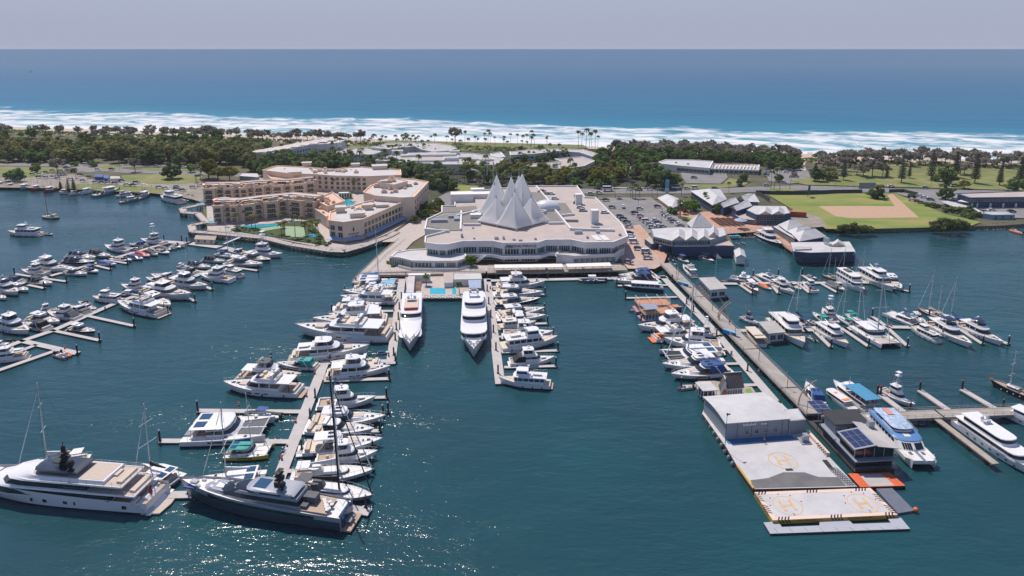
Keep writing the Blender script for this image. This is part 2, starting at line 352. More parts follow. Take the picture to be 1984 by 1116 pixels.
# painted bay lines in the mall car park
mb=MB()
for k in range(3):
    for i in range(16):
        t=i/16;x,y=P(1180+k*42+t*52,390+t*46,LZ);mb.obox((x,y),5.0,.18,.01,.12,LZ+.86)
struct('bay_lines',mb,mat('white_road_paint',(.6,.6,.58),.8))
mb=MB();dash=[P(1180+i*12,371-(i>8)*(i-8)*.25,LZ)for i in range(60)]
for i in range(0,59):dstr=Vector(dash[i+1])-Vector(dash[i]);mb.obox(dash[i],3.2,.2,.01,math.atan2(dstr.y,dstr.x),LZ+.86)
struct('road_centre_line',mb,MATS['white_road_paint'])
# ---- rocks of the shore embankments
ROCK=mat('embankment_rock',(.22,.18,.145),.95,.5,1.2,col2=(.10,.085,.07))
mb=MB()
def rock(x,y,z,r):
    q=[(x+r*rnd.uniform(.7,1.2)*a,y+r*rnd.uniform(.7,1.2)*b,z+r*.7*rnd.uniform(.7,1.2)*c)for a,b,c in((1,0,0),(0,1,0),(-1,0,0),(0,-1,0),(0,0,1),(0,0,-1))]
    mb.add(q,[(0,1,4),(1,2,4),(2,3,4),(3,0,4),(1,0,5),(2,1,5),(3,2,5),(0,3,5)])
def rocks(pts,wd,n):
    w_=[Vector(P(x,y,0))for x,y in pts];seg=[(b-a).length for a,b in zip(w_,w_[1:])];T=sum(seg)
    for _ in range(n):
        t=rnd.uniform(0,T);i=0
        while t>seg[i]and i<len(seg)-1:t-=seg[i];i+=1
        d=(w_[i+1]-w_[i]).normalized();p=w_[i]+d*t;nn=Vector((-d.y,d.x));k=rnd.uniform(-.25,1)
        p=p+nn*wd*k;rock(p.x,p.y,max(0,.2+1.9*k),rnd.uniform(.45,1.1))
rocks([(1580,446),(1640,449),(1740,450),(1800,448),(1876,445),(1944,443),(1984,440),(2200,440)],5,620)
rocks([(393,420),(400,445),(420,458),(511,467),(564,478),(640,490),(667,490)],4,420)
rocks([(250,373),(292,375.5),(330,380),(372,388)],4,180)
single('embankment_rocks',mb,ROCK,'brown boulders piled along the shore embankments','rocks',kind='stuff')
# ================================================================== DOCKS
DOCKM=mat('pontoon_concrete',(.47,.44,.43),.85,.14,.35)
DOCKD=mat('pontoon_float',(.05,.05,.055),.8,.2,1)
TIMBER=mat('jetty_timber',(.38,.33,.28),.85,.25,.8)
PIERC=mat('pier_concrete',(.36,.325,.29),.9,.2,.25)
PILEB=mat('black_pile_sleeve',(.014,.014,.016),.55)
PILEC=mat('white_pile_cap',(.72,.72,.72),.5)
PILER=mat('red_pile_cap',(.45,.06,.06),.6)
PILEW=mat('brown_timber_pile',(.13,.075,.05),.85,.3,2)
def dstrip(mb,a,b,wd,z0,z1,mi=0,ext=0):
    a,b=Vector(a),Vector(b);d=b-a;L=d.length+ext;c=(a+b)/2
    mb.obox(c,L,wd,z1-z0,math.atan2(d.y,d.x),z0,mi)
def build_pile(cap):
    def f():
        r=thing('mooring_pile',None,None)
        m=MB();m.tube((0,0,-2),(0,0,3.6),.28,n=8);part('shaft',m,PILEB if cap!='w' else PILEW,r)
        if cap!='w':
            m=MB();m.tube((0,0,3.6),(0,0,4.05),.3,.06,n=8);part('cap',m,PILEC if cap=='c' else PILER,r)
        m=MB();m.box(-.5,-.5,.2,.5,.5,.62);part('pile_guide',m,DOCKD,r)
        return r
    return f
PILES=[]
def pile(x,y,row,cap='c',z=0.3):PILES.append((P(x,y,z),row,cap))
def dock(label,walk,wd,fingers,row,group='floating marina docks',pilecap='c',m=DOCKM,z=.62):
    w_=[P(x,y,z)for x,y in walk]
    r=thing('floating_dock',label,'dock',(*w_[0],0),group=group);o=Vector(w_[0])
    loc=lambda p:(p[0]-o.x,p[1]-o.y)
    mb=MB();md=MB()
    for a,b in zip(w_,w_[1:]):dstrip(mb,loc(a),loc(b),wd,.42,z,ext=wd*.5);dstrip(md,loc(a),loc(b),wd-.25,-.4,.42,ext=wd*.4)
    part('walkway',mb,m,r);part('walkway_float',md,DOCKD,r)
    for f in fingers:
        a,b=P(*f[0],z),P(*f[1],z);fw=f[2]if len(f)>2 else 1.6
        mb=MB();dstrip(mb,loc(a),loc(b),fw,.40,z-.02);ch=part('finger',mb,m,r)
        md=MB();dstrip(md,loc(a),loc(b),fw-.2,-.4,.40);part('float',md,DOCKD,ch)
        if len(f)<4:PILES.append((b,row,pilecap))
    return r
dock('long diagonal floating dock nearest the open bay at far left',[(-40,575),(21.5,554),(94.6,535),(210,503),(321,471)],2.8,
  [((86,539),(129,545)),((54,551.5),(86,558)),((71,537),(28,530)),((185,514),(214,521)),((211,504),(247,510)),((150,520),(118,513),1.4,0),((250,492),(276,496),1.2,0),((290,481),(310,485),1.2,0),((180,512),(150,505),1.4,0),((225,498),(196,492),1.4,0)],'outermost left dock')
dock('wide landing pontoon in front of the terraced cream apartments',[(318,468),(366,471),(429,479),(452,484),(487,492.5)],4.5,[],'landing pontoon')
dock('second diagonal floating dock at left with long outer fingers',[(487,492),(446,510),(374,536),(230,584),(103,640),(43,660),(-20,684)],2.8,
  [((103,640),(193,659)),((172,612),(260,631)),((318,596),(325,605)),((355,574),(378,583)),((385,550),(411,560)),((450,517),(500,524)),((43,660),(150,684),2.6),((71,667),(21,687),2.0,0),((-40,730),(107,679),2.2,0),((330,552),(300,547),1.4,0),((270,572),(235,566),1.4,0),((400,527),(370,522),1.4,0),((160,615),(128,608),1.4,0)],'second left dock')
dock('broad floating dock running toward the black yacht in centre foreground',[(536,938),(629,701)],3.2,
  [((590,797),(383,795),2.0),((566,855),(310,853.5),2.0),((606,752),(553,750)),((628,737),(754,733),1.8),((619,772),(749,769)),((606,806),(742,803)),((592,836),(736,834)),((574,876),(722,874)),((556,912),(722,908)),((629,703),(526,706),2.2),((629,702),(766,699),2.6)],'centre foreground dock')
dock('short floating dock between the superyacht sterns in foreground',[(318,958.5),(372,957.5)],2.6,[],'superyacht dock')
dock('short floating dock end beyond the stern of the black yacht',[(650,980),(712,991)],2.6,[],'superyacht dock')
dock('floating dock on the left side of the bow-on white yacht',[(757,703),(779,541)],3.2,
  [((763,602),(643,603),2.0),((752,660),(636,663),2.0),((770,563),(668,566)),((775,547),(690,549)),((758,630),(610,632))],'dock left of the pool')
dock('floating dock to the right of the pool pontoon',[(969,741),(944,541)],3.2,
  [((972,682),(1081,678.5)),((977,711),(1077,708.5)),((962,629),(1061,626)),((957,604),(1055,601)),((950,575),(1056,570)),((946,556),(1040,552)),((965,652),(1072,649))],'dock right of the pool')
dock('quay pontoon along the front of the white marina mall',[(946,543.5),(1200,538.5),(1290,537)],3.0,[],'mall quay')
dock('floating dock running beside the long concrete pier',[(1283,535),(1393,650.5),(1503,779),(1540,820)],3.0,
  [((1312,575),(1212,577)),((1346,622),(1242,624)),((1385,649),(1262,651)),((1410,676),(1281,678)),((1430,704),(1290,707)),((1470,745),(1320,748)),((1295,552),(1195,553))],'dock beside the long pier')
dock('upper right marina dock with yachts on both sides',[(1392,549),(1432,549.5),(1500,548),(1678,547)],2.6,
  [((1432,550),(1458,568)),((1493,549),(1509,568)),((1545,548),(1569,567)),((1590,548),(1622,566)),((1678,547),(1762,564)),((1477,548),(1459,535)),((1529,548),(1508,533)),((1578,548),(1554,532)),((1678,547),(1650,531))],'upper right dock')
dock('middle right marina dock with catamarans and houseboats',[(1425,640),(1560,639),(1640,637),(1720,633),(1767,634),(1835,630)],2.6,
  [((1578,641),(1610,672)),((1636,639),(1683,671)),((1719,634),(1758,670)),((1853,633),(1904,666)),((1826,616),(1954,666),2.0),((1719,633),(1690,612)),((1835,630),(1800,612)),((1762,634),(1826,650),1.8)],'middle right dock')
# fixed structures ---------------------------------------------------------------
def pier(name,label,cat,pts,wd,z,th,m,pstep,rail=True,lamps=0):
    w_=[Vector(P(x,y,z))for x,y in pts];r=thing(name,label,cat,(*w_[0],0));o=w_[0]
    mb=MB();pq=[];mr_=MB();mp=MB();mp.tube((0,0,-2),(0,0,z-th),.26,n=6);pm=mp.mesh('pile',PILEW)
    for a,b in zip(w_,w_[1:]):
        a,b=a-o,b-o;dstrip(mb,a,b,wd,z-th,z,ext=.5);d=(b-a).normalized();nn=Vector((-d.y,d.x));L=(b-a).length
        k=0
        while k<L:
            for sgn in(-1,1):
                q=a+d*k+nn*sgn*(wd/2-.5);pq.append((q.x,q.y))
            k+=pstep
        if rail:
            for sgn in(-1,1):
                e0,e1=a+nn*sgn*(wd/2-.1),b+nn*sgn*(wd/2-.1)
                for hh in(.55,1.05):mr_.tube((e0.x,e0.y,z+hh),(e1.x,e1.y,z+hh),.045,n=4)
                k=0
                while k<L:
                    q=e0+d*k;mr_.tube((q.x,q.y,z),(q.x,q.y,z+1.05),.05,n=4);k+=2.5
    for q in pq:link('pile',pm,r,(*q,0))
    part('deck',mb,m,r);part('railing',mr_,mat('grey_railing',(.33,.33,.34),.5),r)
    return r
pier('pier','long concrete pier running diagonally from the mall to the helipad','pier',[(1288,510),(1353,575),(1454,676),(1529,751),(1578,800)],5.2,2.6,.6,PIERC,7)
pier('pier','concrete cross jetty at right with red-capped piles','jetty',[(1600,812),(1700,806),(1820,801),(2100,791)],4.2,2.2,.7,PIERC,7)
pier('walkway_jetty','narrow timber walkway on leaning piles beside the large white cruiser','jetty',[(1817,812),(1928,897)],1.9,1.9,.35,TIMBER,6,rail=False)
for a,b,t in(((1842,797),(1782,756),'left'),((1935,795),(1864,754),'right'),((1753,799),(1706,764),'far left')):
    w0,w1=P(*a,.8),P(*b,.8);mb=MB();dstrip(mb,w0,w1,2.0,.4,.85)
    lab={'left':'empty finger pontoon off the cross jetty, nearest the white game boat','right':'empty finger pontoon off the cross jetty, nearest the black tall ship','far left':'finger pontoon on the left side of the moored white game boat'}[t]
    single('finger_pontoon',mb,DOCKM,lab,'pontoon','fingers off the cross jetty');PILES.append((w1,'cross jetty','r'))
for x,y in((1943,790),(1763,797),(1700,762),(1562,770)):pile(x,y,'cross jetty','r',1)
for x,y in((362,470),(318,466),(352,466)):pile(x,y,'landing pontoon')
for x,y in((1060,541),(1180,538)):pile(x,y,'mall quay')
for x,y in((365,958),(709,985)):pile(x,y,'superyacht dock')
for x,y in((763,690),(766,660),(768,640),(772,620),(774,600),(778,580)):pile(x,y,'dock left of the pool','w')
for x,y in((944,565),(947,590),(951,615),(956,645),(961,680),(965,725)):pile(x,y,'dock right of the pool','w')
for x,y in((1302,545),(1343,605),(1388,654),(1448,720),(1330,590)):pile(x,y,'dock beside the long pier','w')
for x,y in((640,703),(611,772),(601,812),(585,872),(526,700),(752,800)):pile(x,y,'centre foreground dock')
cnt={}
for p_,row,cap in sorted(PILES,key=lambda t:(t[1],t[2],t[0][1])):
    k=(row,cap);cnt[k]=cnt.get(k,0)+1
    c_={'c':'black white-capped mooring pile','r':'dark red-capped mooring pile','w':'bare brown guide pile'}[cap]
    nth='nearest' if cnt[k]==1 else ORD[cnt[k]-1]+' nearest'
    place('pile'+cap,build_pile(cap),f'{c_}, {nth} on the {row}','pile',(*p_,0),group='mooring piles')
# ================================================================== BOAT BUILDERS  (x forward, origin amidships at the waterline)
def ring(xb,xf,w,z,nose,wb=None,n=7):
    wb=w if wb is None else wb;p=[(xb,-wb,z)]
    xm=xf-nose
    p.append((xb+(xm-xb)*.35,-w,z))
    for i in range(n):
        t=-math.pi/2+math.pi*i/(n-1);c=math.cos(t);s=math.sin(t)
        p.append((xm+nose*(abs(c)**.75),w*(abs(s)**.9)*(1 if s>0 else-1),z))
    p.append((xb+(xm-xb)*.35,w,z));p.append((xb,wb,z));return p
def lerp(a,b,t):return a+(b-a)*t
def tier(mb,lo,hi,a=0.0,b=1.0,o=0.0,mi=0,steps=1):
    """lo, hi = (xb, xf, halfwidth, z, nose); solid between fractions a..b, outset o"""
    rg=[]
    for k in range(steps+1):
        t=lerp(a,b,k/steps);q=[lerp(u,v,t)for u,v in zip(lo,hi)]
        rg.append(ring(q[0]-o,q[1]+o,q[2]+o,q[3],q[4]+o*.5))
    mb.loft(rg,mi=mi)
def hullshape(mb,L,B,fb,fs,rake=.10,full=.42,tw=.92,stripe=.35,sheer=1.6,flare=.5,keel=.6,x0=0,y0=0,nmi=(0,1),band=None):
    n=15;rings=[]
    for k in range(n):
        t=k/(n-1)
        hb=B/2*(tw+(1-tw)*math.sin(min(1,t/full)*math.pi/2))if t<full else B/2*max(.02,1-((t-full)/(1-full))**2.3)
        zd=fs+(fb-fs)*t**sheer;x=-L/2+L*t;rk=rake*L*t**4
        kk=lerp(.94,flare,max(0,(t-.4)/.6)**1.5)
        sec=[(x,hb,zd),(x-rk*.25,hb*lerp(1,kk,.25),zd*.70),(x-rk*.7,hb*lerp(1,kk,.7),stripe),(x-rk,hb*kk,0),(x-rk*1.25,hb*kk*.6,-keel)]
        sec=[(a+x0,b,c)for a,b,c in sec];full_=sec+[(a,-b,c)for a,b,c in sec[::-1]]
        rings.append([(a,b+y0,c)for a,b,c in full_])
    o=len(mb.v);m=10
    for r in rings:mb.v+=r
    for k in range(n-1):
        for i in range(m-1):
            a=o+k*m+i;mi=nmi[1]if i in(2,6,3,5,4)else nmi[0]
            if band is not None and i in(1,7):mi=band
            mb.f.append([a,a+1,a+m+1,a+m]);mb.m.append(mi)
    mb.f.append([o+i for i in range(m)]);mb.m.append(nmi[0])
    return rings
def deckshape(mb,rings,drop=.06,t0=0.0,t1=1.0,ins=.03,mi=0):
    n=len(rings);a,b=int(t0*(n-1)),int(round(t1*(n-1)));o=len(mb.v)
    for k in range(a,b+1):
        p,q=rings[k][0],rings[k][-1];c=(p[1]+q[1])/2;h=max(.01,(p[1]-q[1])/2-ins)
        mb.v+=[(p[0],c+h,p[2]-drop),(p[0],c-h,p[2]-drop)]
    for k in range(b-a):i=o+2*k;mb.f.append([i,i+1,i+3,i+2]);mb.m.append(mi)
def bowrail(mb,rings,t0=.45,h=.8,r=.03):
    n=len(rings);prev=None
    for side in(0,-1):
        prev=None
        for k in range(int(t0*(n-1)),n):
            p=rings[k][side];q=(p[0]-.1,p[1]*.93,p[2]+h)
            mb.tube((p[0]-.1,p[1]*.93,p[2]),q,r,n=4)
            if prev:mb.tube(prev,q,r,n=4)
            prev=q
WB=[WHITE,NAVY,ANTIF]
def base(name):return thing(name,None,None)
def hull_part(r,L,B,fb,fs,top=WHITE,stripe=NAVY,deck=OFFW,**k):
    mb=MB();rg=hullshape(mb,L,B,fb,fs,**k);part('hull',mb,[top,stripe,BLACK],r,40)
    mb=MB();deckshape(mb,rg,.05 if fs<1.6 else.25);part('deck',mb,deck,r);return rg
def rail_part(r,rg,t0=.45,h=.8):
    mb=MB();bowrail(mb,rg,t0,h);part('bow_rail',mb,STEEL,r)
def platform(r,L,B,m=TEAK,ln=1.3):
    mb=MB();mb.box(-L/2-ln,-B*.42,.25,-L/2+.05,B*.42,.42);part('swim_platform',mb,m,r)
def fenders(r,L,B,n=4):
    mb=MB()
    for i in range(n):
        x=-L*.35+L*.55*i/(n-1)
        for s in(-1,1):mb.tube((x,s*(B*.5+.08),.35),(x,s*(B*.5+.08),1.0),.14,n=6)
    part('fender',mb,BLACK,r)
def radar(r,x,z,m=WHITE):
    mb=MB();mb.tube((x,0,z),(x,0,z+.5),.1,n=6);mb.ball((x,0,z+.75),.38,.38,.3);mb.box(x-.7,-.5,z+.3,x-.5,.5,z+.42);part('radar_dome',mb,m,r,50)
def outboard(r,x,n=2,m=WHITE):
    for i in range(n):
        y=(i-(n-1)/2)*.75;mb=MB();mb.loft([ring(x-.55,x+.05,.25,z,.2)for z in(.55,1.25)]);mb.box(x-.35,y*0-.09,-.3,x-.15,.09,.6)
        o=part('outboard_motor',mb,m,r);o.location.y=y
def fly(L=18,top='hard',canvas=WHITE,deckm=OFFW,cockpit=TEAK,gl=GLASS,stripe=NAVY,hull=WHITE,sup=WHITE,enclosed=False,tender=False):
    def f():
        r=base('motor_yacht');B=L*.285;rg=hull_part(r,L,B,L*.135,L*.085,hull,stripe,deckm)
        z0=L*.085
        lo=(-L*.27,L*.24,B*.40,z0-.1,L*.16);hi=(-L*.25,L*.10,B*.36,z0+2.15,L*.10)
        mb=MB();tier(mb,lo,hi);part('cabin',mb,sup,r,35)
        mb=MB();tier(mb,lo,hi,.42,.86,.03);part('cabin_windows',mb,gl,r,35)
        mb=MB()
        for s in(-1,1):
            for x in(-L*.16,-L*.03):mb.obox((x,s*(B*.39)),.22,.16,1.0,0,z0+.85)
        part('window_pillars',mb,sup,r)
        mb=MB();mb.box(-L*.25,-B*.3,z0+.02,-L*.25+.06,B*.3,z0+1.9);part('saloon_door',mb,gl,r)
        mb=MB();tier(mb,(-L*.42,L*.12,B*.42,z0+2.15,L*.10),(-L*.42,L*.11,B*.42,z0+2.33,L*.10));part('flybridge_deck',mb,sup,r,35)
        zf=z0+2.33;mb=MB()
        tier(mb,(-L*.24,L*.09,B*.37,zf,L*.09),(-L*.24,L*.045,B*.35,zf+.75,L*.06));part('flybridge_coaming',mb,sup,r,35)
        mb=MB();tier(mb,(-L*.23,L*.02,B*.30,zf+.74,L*.05),(-L*.23,L*.02,B*.30,zf+.79,L*.05));part('flybridge_floor',mb,OFFW if deckm is not OFFW else CREAMB,r)
        mb=MB();mb.box(-L*.2,-B*.28,zf+.79,-L*.12,B*.28,zf+1.1);mb.box(-L*.06,-B*.27,zf+.79,-L*.02,-B*.05,zf+1.3);mb.box(-L*.06,B*.05,zf+.79,-L*.02,B*.27,zf+1.3);part('flybridge_seating',mb,BEIGE,r)
        mb=MB();tier(mb,(-L*.01,L*.045,B*.34,zf+.72,L*.05),(-L*.03,L*.015,B*.31,zf+1.25,L*.05));part('windscreen',mb,gl,r,35)
        if enclosed:
            mb=MB();tier(mb,(-L*.17,L*.02,B*.31,zf+.7,L*.05),(-L*.15,-L*.02,B*.28,zf+2.1,L*.05));part('enclosed_helm',mb,gl,r,35)
        if top!='open':
            zt=zf+2.15;mb=MB();tier(mb,(-L*.2,L*.02,B*.34,zt,L*.06),(-L*.19,L*.0,B*.31,zt+.18,L*.06));part('hardtop' if top=='hard' else 'bimini',mb,canvas,r,35)
            mb=MB()
            for s in(-1,1):mb.tube((-L*.19,s*B*.32,zf),(-L*.15,s*B*.31,zt),.09,n=5);mb.tube((-L*.02,s*B*.31,zf+.6),(-L*.05,s*B*.3,zt),.06,n=5)
            part('hardtop_posts',mb,sup,r);radar(r,-L*.11,zt+.15)
        else:
            mb=MB()
            for s in(-1,1):mb.obox((-L*.19,s*B*.36),.6,.15,1.7,0,zf)
            mb.box(-L*.2,-B*.37,zf+1.6,-L*.165,B*.37,zf+1.8);part('radar_arch',mb,sup,r);radar(r,-L*.18,zf+1.75)
        mb=MB();mb.box(-L*.47,-B*.40,z0-.02,-L*.27,B*.40,z0+.02);part('cockpit_floor',mb,cockpit,r)
        mb=MB();mb.box(-L*.475,-B*.36,z0,-L*.44,B*.36,z0+.55);part('cockpit_seat',mb,BEIGE,r);mb=MB();mb.box(L*.17,-B*.16,L*.105,L*.27,B*.16,L*.128);part('sun_pad',mb,BEIGE,r)
        mb=MB()
        for s in(-1,1):mb.obox((-L*.41,s*B*.41),.12,.12,2.2,0,z0)
        for x,y in((L*.30,0),(L*.36,0)):mb.obox((x,y),.7,.7,.1,0,L*.118+(x-L*.3)*.05)
        part('deck_hatch',mb,gl,r)
        mb=MB()
        for i in range(3):
            for s in(-1,1):mb.obox((-L*.12+i*L*.11,s*(B*.482)),L*.055,.10,.30,0,L*.05)
        part('porthole',mb,gl,r)
        rail_part(r,rg);platform(r,L,B,cockpit);fenders(r,L,B,3)
        if tender:
            mb=MB();tier(mb,(-L*.40,-L*.27,B*.16,zf+.1,L*.05),(-L*.40,-L*.26,B*.2,zf+.6,L*.05));part('tender',mb,OFFW,r,40)
        return r
    return f
def sport(L=13,top='hard',canvas=WHITE,stripe=NAVY,hull=WHITE,gl=GLASS,cockpit=CREAMB,cover=None):
    def f():
        r=base('sports_cruiser');B=L*.3;rg=hull_part(r,L,B,L*.125,L*.085,hull,stripe);z0=L*.085
        lo=(-L*.10,L*.30,B*.34,z0+.05,L*.2);hi=(-L*.08,L*.20,B*.28,z0+.75,L*.16)
        mb=MB();tier(mb,lo,hi);part('foredeck_cabin',mb,WHITE,r,35)
        mb=MB();tier(mb,(-L*.22,L*.12,B*.40,z0+.3,L*.12),(-L*.24,L*.0,B*.33,z0+1.45,L*.08),0,1);part('windscreen',mb,gl,r,35)
        mb=MB();tier(mb,(-L*.22,L*.0,B*.335,z0+1.42,L*.07),(-L*.22,-L*.01,B*.32,z0+1.56,L*.07));part('windscreen_frame',mb,WHITE,r,35)
        mb=MB()
        for s in(-1,1):mb.tube((-L*.30,s*B*.42,z0),(-L*.20,s*B*.36,z0+1.9),.12,n=5)
        mb.box(-L*.24,-B*.37,z0+1.8,-L*.18,B*.37,z0+1.95);part('radar_arch',mb,WHITE,r)
        if top:
            mb=MB();zt=z0+2.0;tier(mb,(-L*.36,-L*.02,B*.36,zt,L*.06),(-L*.35,-L*.04,B*.33,zt+.14,L*.06));part('hardtop' if top=='hard' else 'canopy',mb,canvas,r,35)
            if top=='canvas':
                mb=MB();tier(mb,(-L*.42,-L*.1,B*.40,z0+.4,L*.05),(-L*.34,-L*.1,B*.36,zt,L*.05));part('canopy_side',mb,canvas,r)
            mb=MB()
            for s in(-1,1):mb.obox((-L*.14,s*B*.15),L*.09,B*.16,.04,0,zt+.15)
            part('skylight',mb,gl,r)
        mb=MB();mb.box(-L*.46,-B*.41,z0+.0,-L*.2,B*.41,z0+.06);part('cockpit_floor',mb,cockpit,r)
        mb=MB();mb.box(-L*.47,-B*.38,z0,-L*.41,B*.38,z0+.55);mb.box(-L*.34,-B*.38,z0,-L*.28,-B*.1,z0+.5);part('cockpit_seats',mb,BEIGE,r)
        mb=MB();mb.obox((L*.12,0),L*.16,B*.3,.08,0,z0+.74);part('sun_pad',mb,BEIGE,r)
        mb=MB()
        for x in(L*.24,L*.32):mb.obox((x,0),.55,.55,.08,0,L*.112)
        for s in(-1,1):mb.obox((L*.05,s*B*.478),L*.2,.08,.22,0,L*.055)
        part('deck_hatch',mb,gl,r)
        if cover:
            mb=MB();tier(mb,(-L*.47,-L*.1,B*.44,z0+.3,L*.06),(-L*.44,-L*.12,B*.36,z0+1.0,L*.06));part('cockpit_cover',mb,cover,r,35)
        rail_part(r,rg,.5,.6);platform(r,L,B,cockpit if cockpit is TEAK else OFFW,L*.08);fenders(r,L,B,3)
        return r
    return f
def game(L=15,tower=False,canvas=WHITE,cover=None,hull=WHITE,stripe=NAVY):
    def f():
        r=base('game_fishing_boat');B=L*.31;rg=hull_part(r,L,B,L*.155,L*.08,hull,stripe,sheer=2.2);z0=L*.09
        lo=(-L*.16,L*.26,B*.40,z0,L*.14);hi=(-L*.15,L*.10,B*.34,z0+2.1,L*.10)
        mb=MB();tier(mb,lo,hi);part('cabin',mb,WHITE,r,35)
        mb=MB();tier(mb,lo,hi,.5,.85,.03);part('cabin_windows',mb,GLASS,r,35)
        zf=z0+2.1;mb=MB();tier(mb,(-L*.22,L*.08,B*.36,zf,L*.08),(-L*.20,L*.05,B*.35,zf+.8,L*.06));part('flybridge_coaming',mb,WHITE,r,35)
        mb=MB();tier(mb,(-L*.18,L*.01,B*.30,zf+.75,L*.04),(-L*.18,L*.0,B*.28,zf+1.5,L*.04));part('bridge_clears',mb,GLASS if cover is None else cover,r)
        zt=zf+2.0;mb=MB();tier(mb,(-L*.21,L*.04,B*.34,zt,L*.05),(-L*.2,L*.03,B*.31,zt+.15,L*.05));part('bimini',mb,canvas,r,35)
        mb=MB()
        for s in(-1,1):
            mb.tube((-L*.2,s*B*.33,zf),(-L*.19,s*B*.31,zt),.06);mb.tube((L*.03,s*B*.33,zf+.6),(L*.02,s*B*.3,zt),.06)
        part('bimini_posts',mb,STEEL,r);radar(r,-L*.08,zt+.1)
        mb=MB()
        for s in(-1,1):mb.tube((-L*.05,s*B*.42,z0+1.2),(-L*.22,s*B*.62,z0+L*.62),.05,.02,4)
        part('outrigger_pole',mb,ALU,r)
        if tower:
            mb=MB();zz=zt+L*.26
            for s in(-1,1):
                mb.tube((-L*.2,s*B*.36,zf),(-L*.1,s*B*.12,zz),.06);mb.tube((L*.06,s*B*.34,zf+.4),(-L*.03,s*B*.12,zz),.06)
                for t in(.35,.65):mb.tube((lerp(-L*.2,-L*.1,t),s*lerp(B*.36,B*.12,t),lerp(zf,zz,t)),(lerp(L*.06,-L*.03,t),s*lerp(B*.34,B*.12,t),lerp(zf+.4,zz,t)),.045)
            part('tower_frame',mb,ALU,r)
            mb=MB();mb.box(-L*.13,-B*.2,zz,0,B*.2,zz+.12);mb.box(-L*.11,-B*.2,zz+1.4,0,B*.2,zz+1.5)
            for x,y in((-L*.1,-B*.17),(-L*.1,B*.17),(-L*.01,-B*.17),(-L*.01,B*.17)):mb.tube((x,y,zz),(x,y,zz+1.4),.04,n=4)
            part('tower_platform',mb,WHITE,r)
        mb=MB();mb.box(-L*.48,-B*.41,z0-.2,-L*.17,B*.41,z0-.13);part('cockpit_floor',mb,TEAK,r)
        mb=MB()
        for s in(-1,1):mb.box(-L*.5,s*B*.46-.12,z0-.2,-L*.17,s*B*.46+.12,z0+.25)
        mb.box(-L*.5,-B*.42,z0-.2,-L*.475,B*.42,z0+.2);part('cockpit_coaming',mb,WHITE,r)
        mb=MB();mb.obox((-L*.32,0),.7,.7,.9,0,z0-.1);part('fighting_chair',mb,BEIGE,r)
        if cover:
            mb=MB();tier(mb,(-L*.42,-L*.14,B*.40,z0+.3,L*.03),(-L*.3,-L*.15,B*.36,z0+2.0,L*.03));part('cockpit_cover',mb,cover,r)
        mb=MB();tier(mb,(L*.14,L*.3,B*.1,L*.125,L*.05),(L*.13,L*.31,B*.14,L*.125+.45,L*.05));part('deck_tender',mb,OFFW,r,40)
        rail_part(r,rg,.5,.8);fenders(r,L,B,3);platform(r,L,B,OFFW,.5)
        return r
    return f
def pilot(L=16,hull=WHITE,stripe=NAVY,roof=WHITE,gl=GLASS,mast=True,canvas=None):
    def f():
        r=base('pilothouse_cruiser');B=L*.3;rg=hull_part(r,L,B,L*.15,L*.09,hull,stripe,CREAMB,sheer=1.8,rake=.07);z0=L*.09
        lo=(-L*.38,L*.22,B*.40,z0,L*.06);hi=(-L*.38,L*.19,B*.38,z0+2.1,L*.05)
        mb=MB();tier(mb,lo,hi);part('deckhouse',mb,WHITE,r,35)
        mb=MB();tier(mb,lo,hi,.42,.84,.03);part('deckhouse_windows',mb,gl,r,35)
        mb=MB()
        for s in(-1,1):
            for i in range(5):mb.obox((-L*.30+i*L*.105,s*B*.40),.18,.16,1.0,0,z0+.8)
        part('window_pillars',mb,WHITE,r)
        mb=MB();tier(mb,(-L*.43,L*.22,B*.44,z0+2.1,L*.06),(-L*.43,L*.21,B*.44,z0+2.25,L*.06));part('boat_deck',mb,roof,r,35)
        zf=z0+2.25;lo=(-L*.06,L*.17,B*.30,zf,L*.04);hi=(-L*.05,L*.13,B*.27,zf+1.7,L*.04)
        mb=MB();tier(mb,lo,hi);part('pilothouse',mb,WHITE,r,35)
        mb=MB();tier(mb,lo,hi,.45,.85,.03);part('pilothouse_windows',mb,gl,r,35)
        mb=MB();tier(mb,(-L*.08,L*.16,B*.31,zf+1.7,L*.05),(-L*.08,L*.15,B*.29,zf+1.85,L*.05));part('pilothouse_roof',mb,canvas or roof,r,35)
        mb=MB();tier(mb,(-L*.33,-L*.16,B*.1,zf+.1,L*.05),(-L*.33,-L*.15,B*.14,zf+.55,L*.05));part('deck_tender',mb,OFFW,r,40)
        if mast:
            mb=MB();mb.tube((-L*.07,0,zf),(-L*.08,0,zf+4.5),.1,.05);mb.tube((-L*.07,0,zf+.9),(-L*.27,0,zf+2.0),.06);mb.box(-L*.1,-.6,zf+3,-L*.06,.6,zf+3.08);part('mast',mb,ALU,r)
        mb=MB()
        for s in(-1,1):
            mb.tube((-L*.42,s*B*.43,zf+.9),(-L*.1,s*B*.43,zf+.9),.035,n=4)
            for i in range(6):mb.tube((-L*.42+i*L*.064,s*B*.43,zf),(-L*.42+i*L*.064,s*B*.43,zf+.9),.03,n=4)
        part('deck_rail',mb,STEEL,r);rail_part(r,rg,.6,.8);fenders(r,L,B,4);platform(r,L,B,TEAK,.8)
        return r
    return f
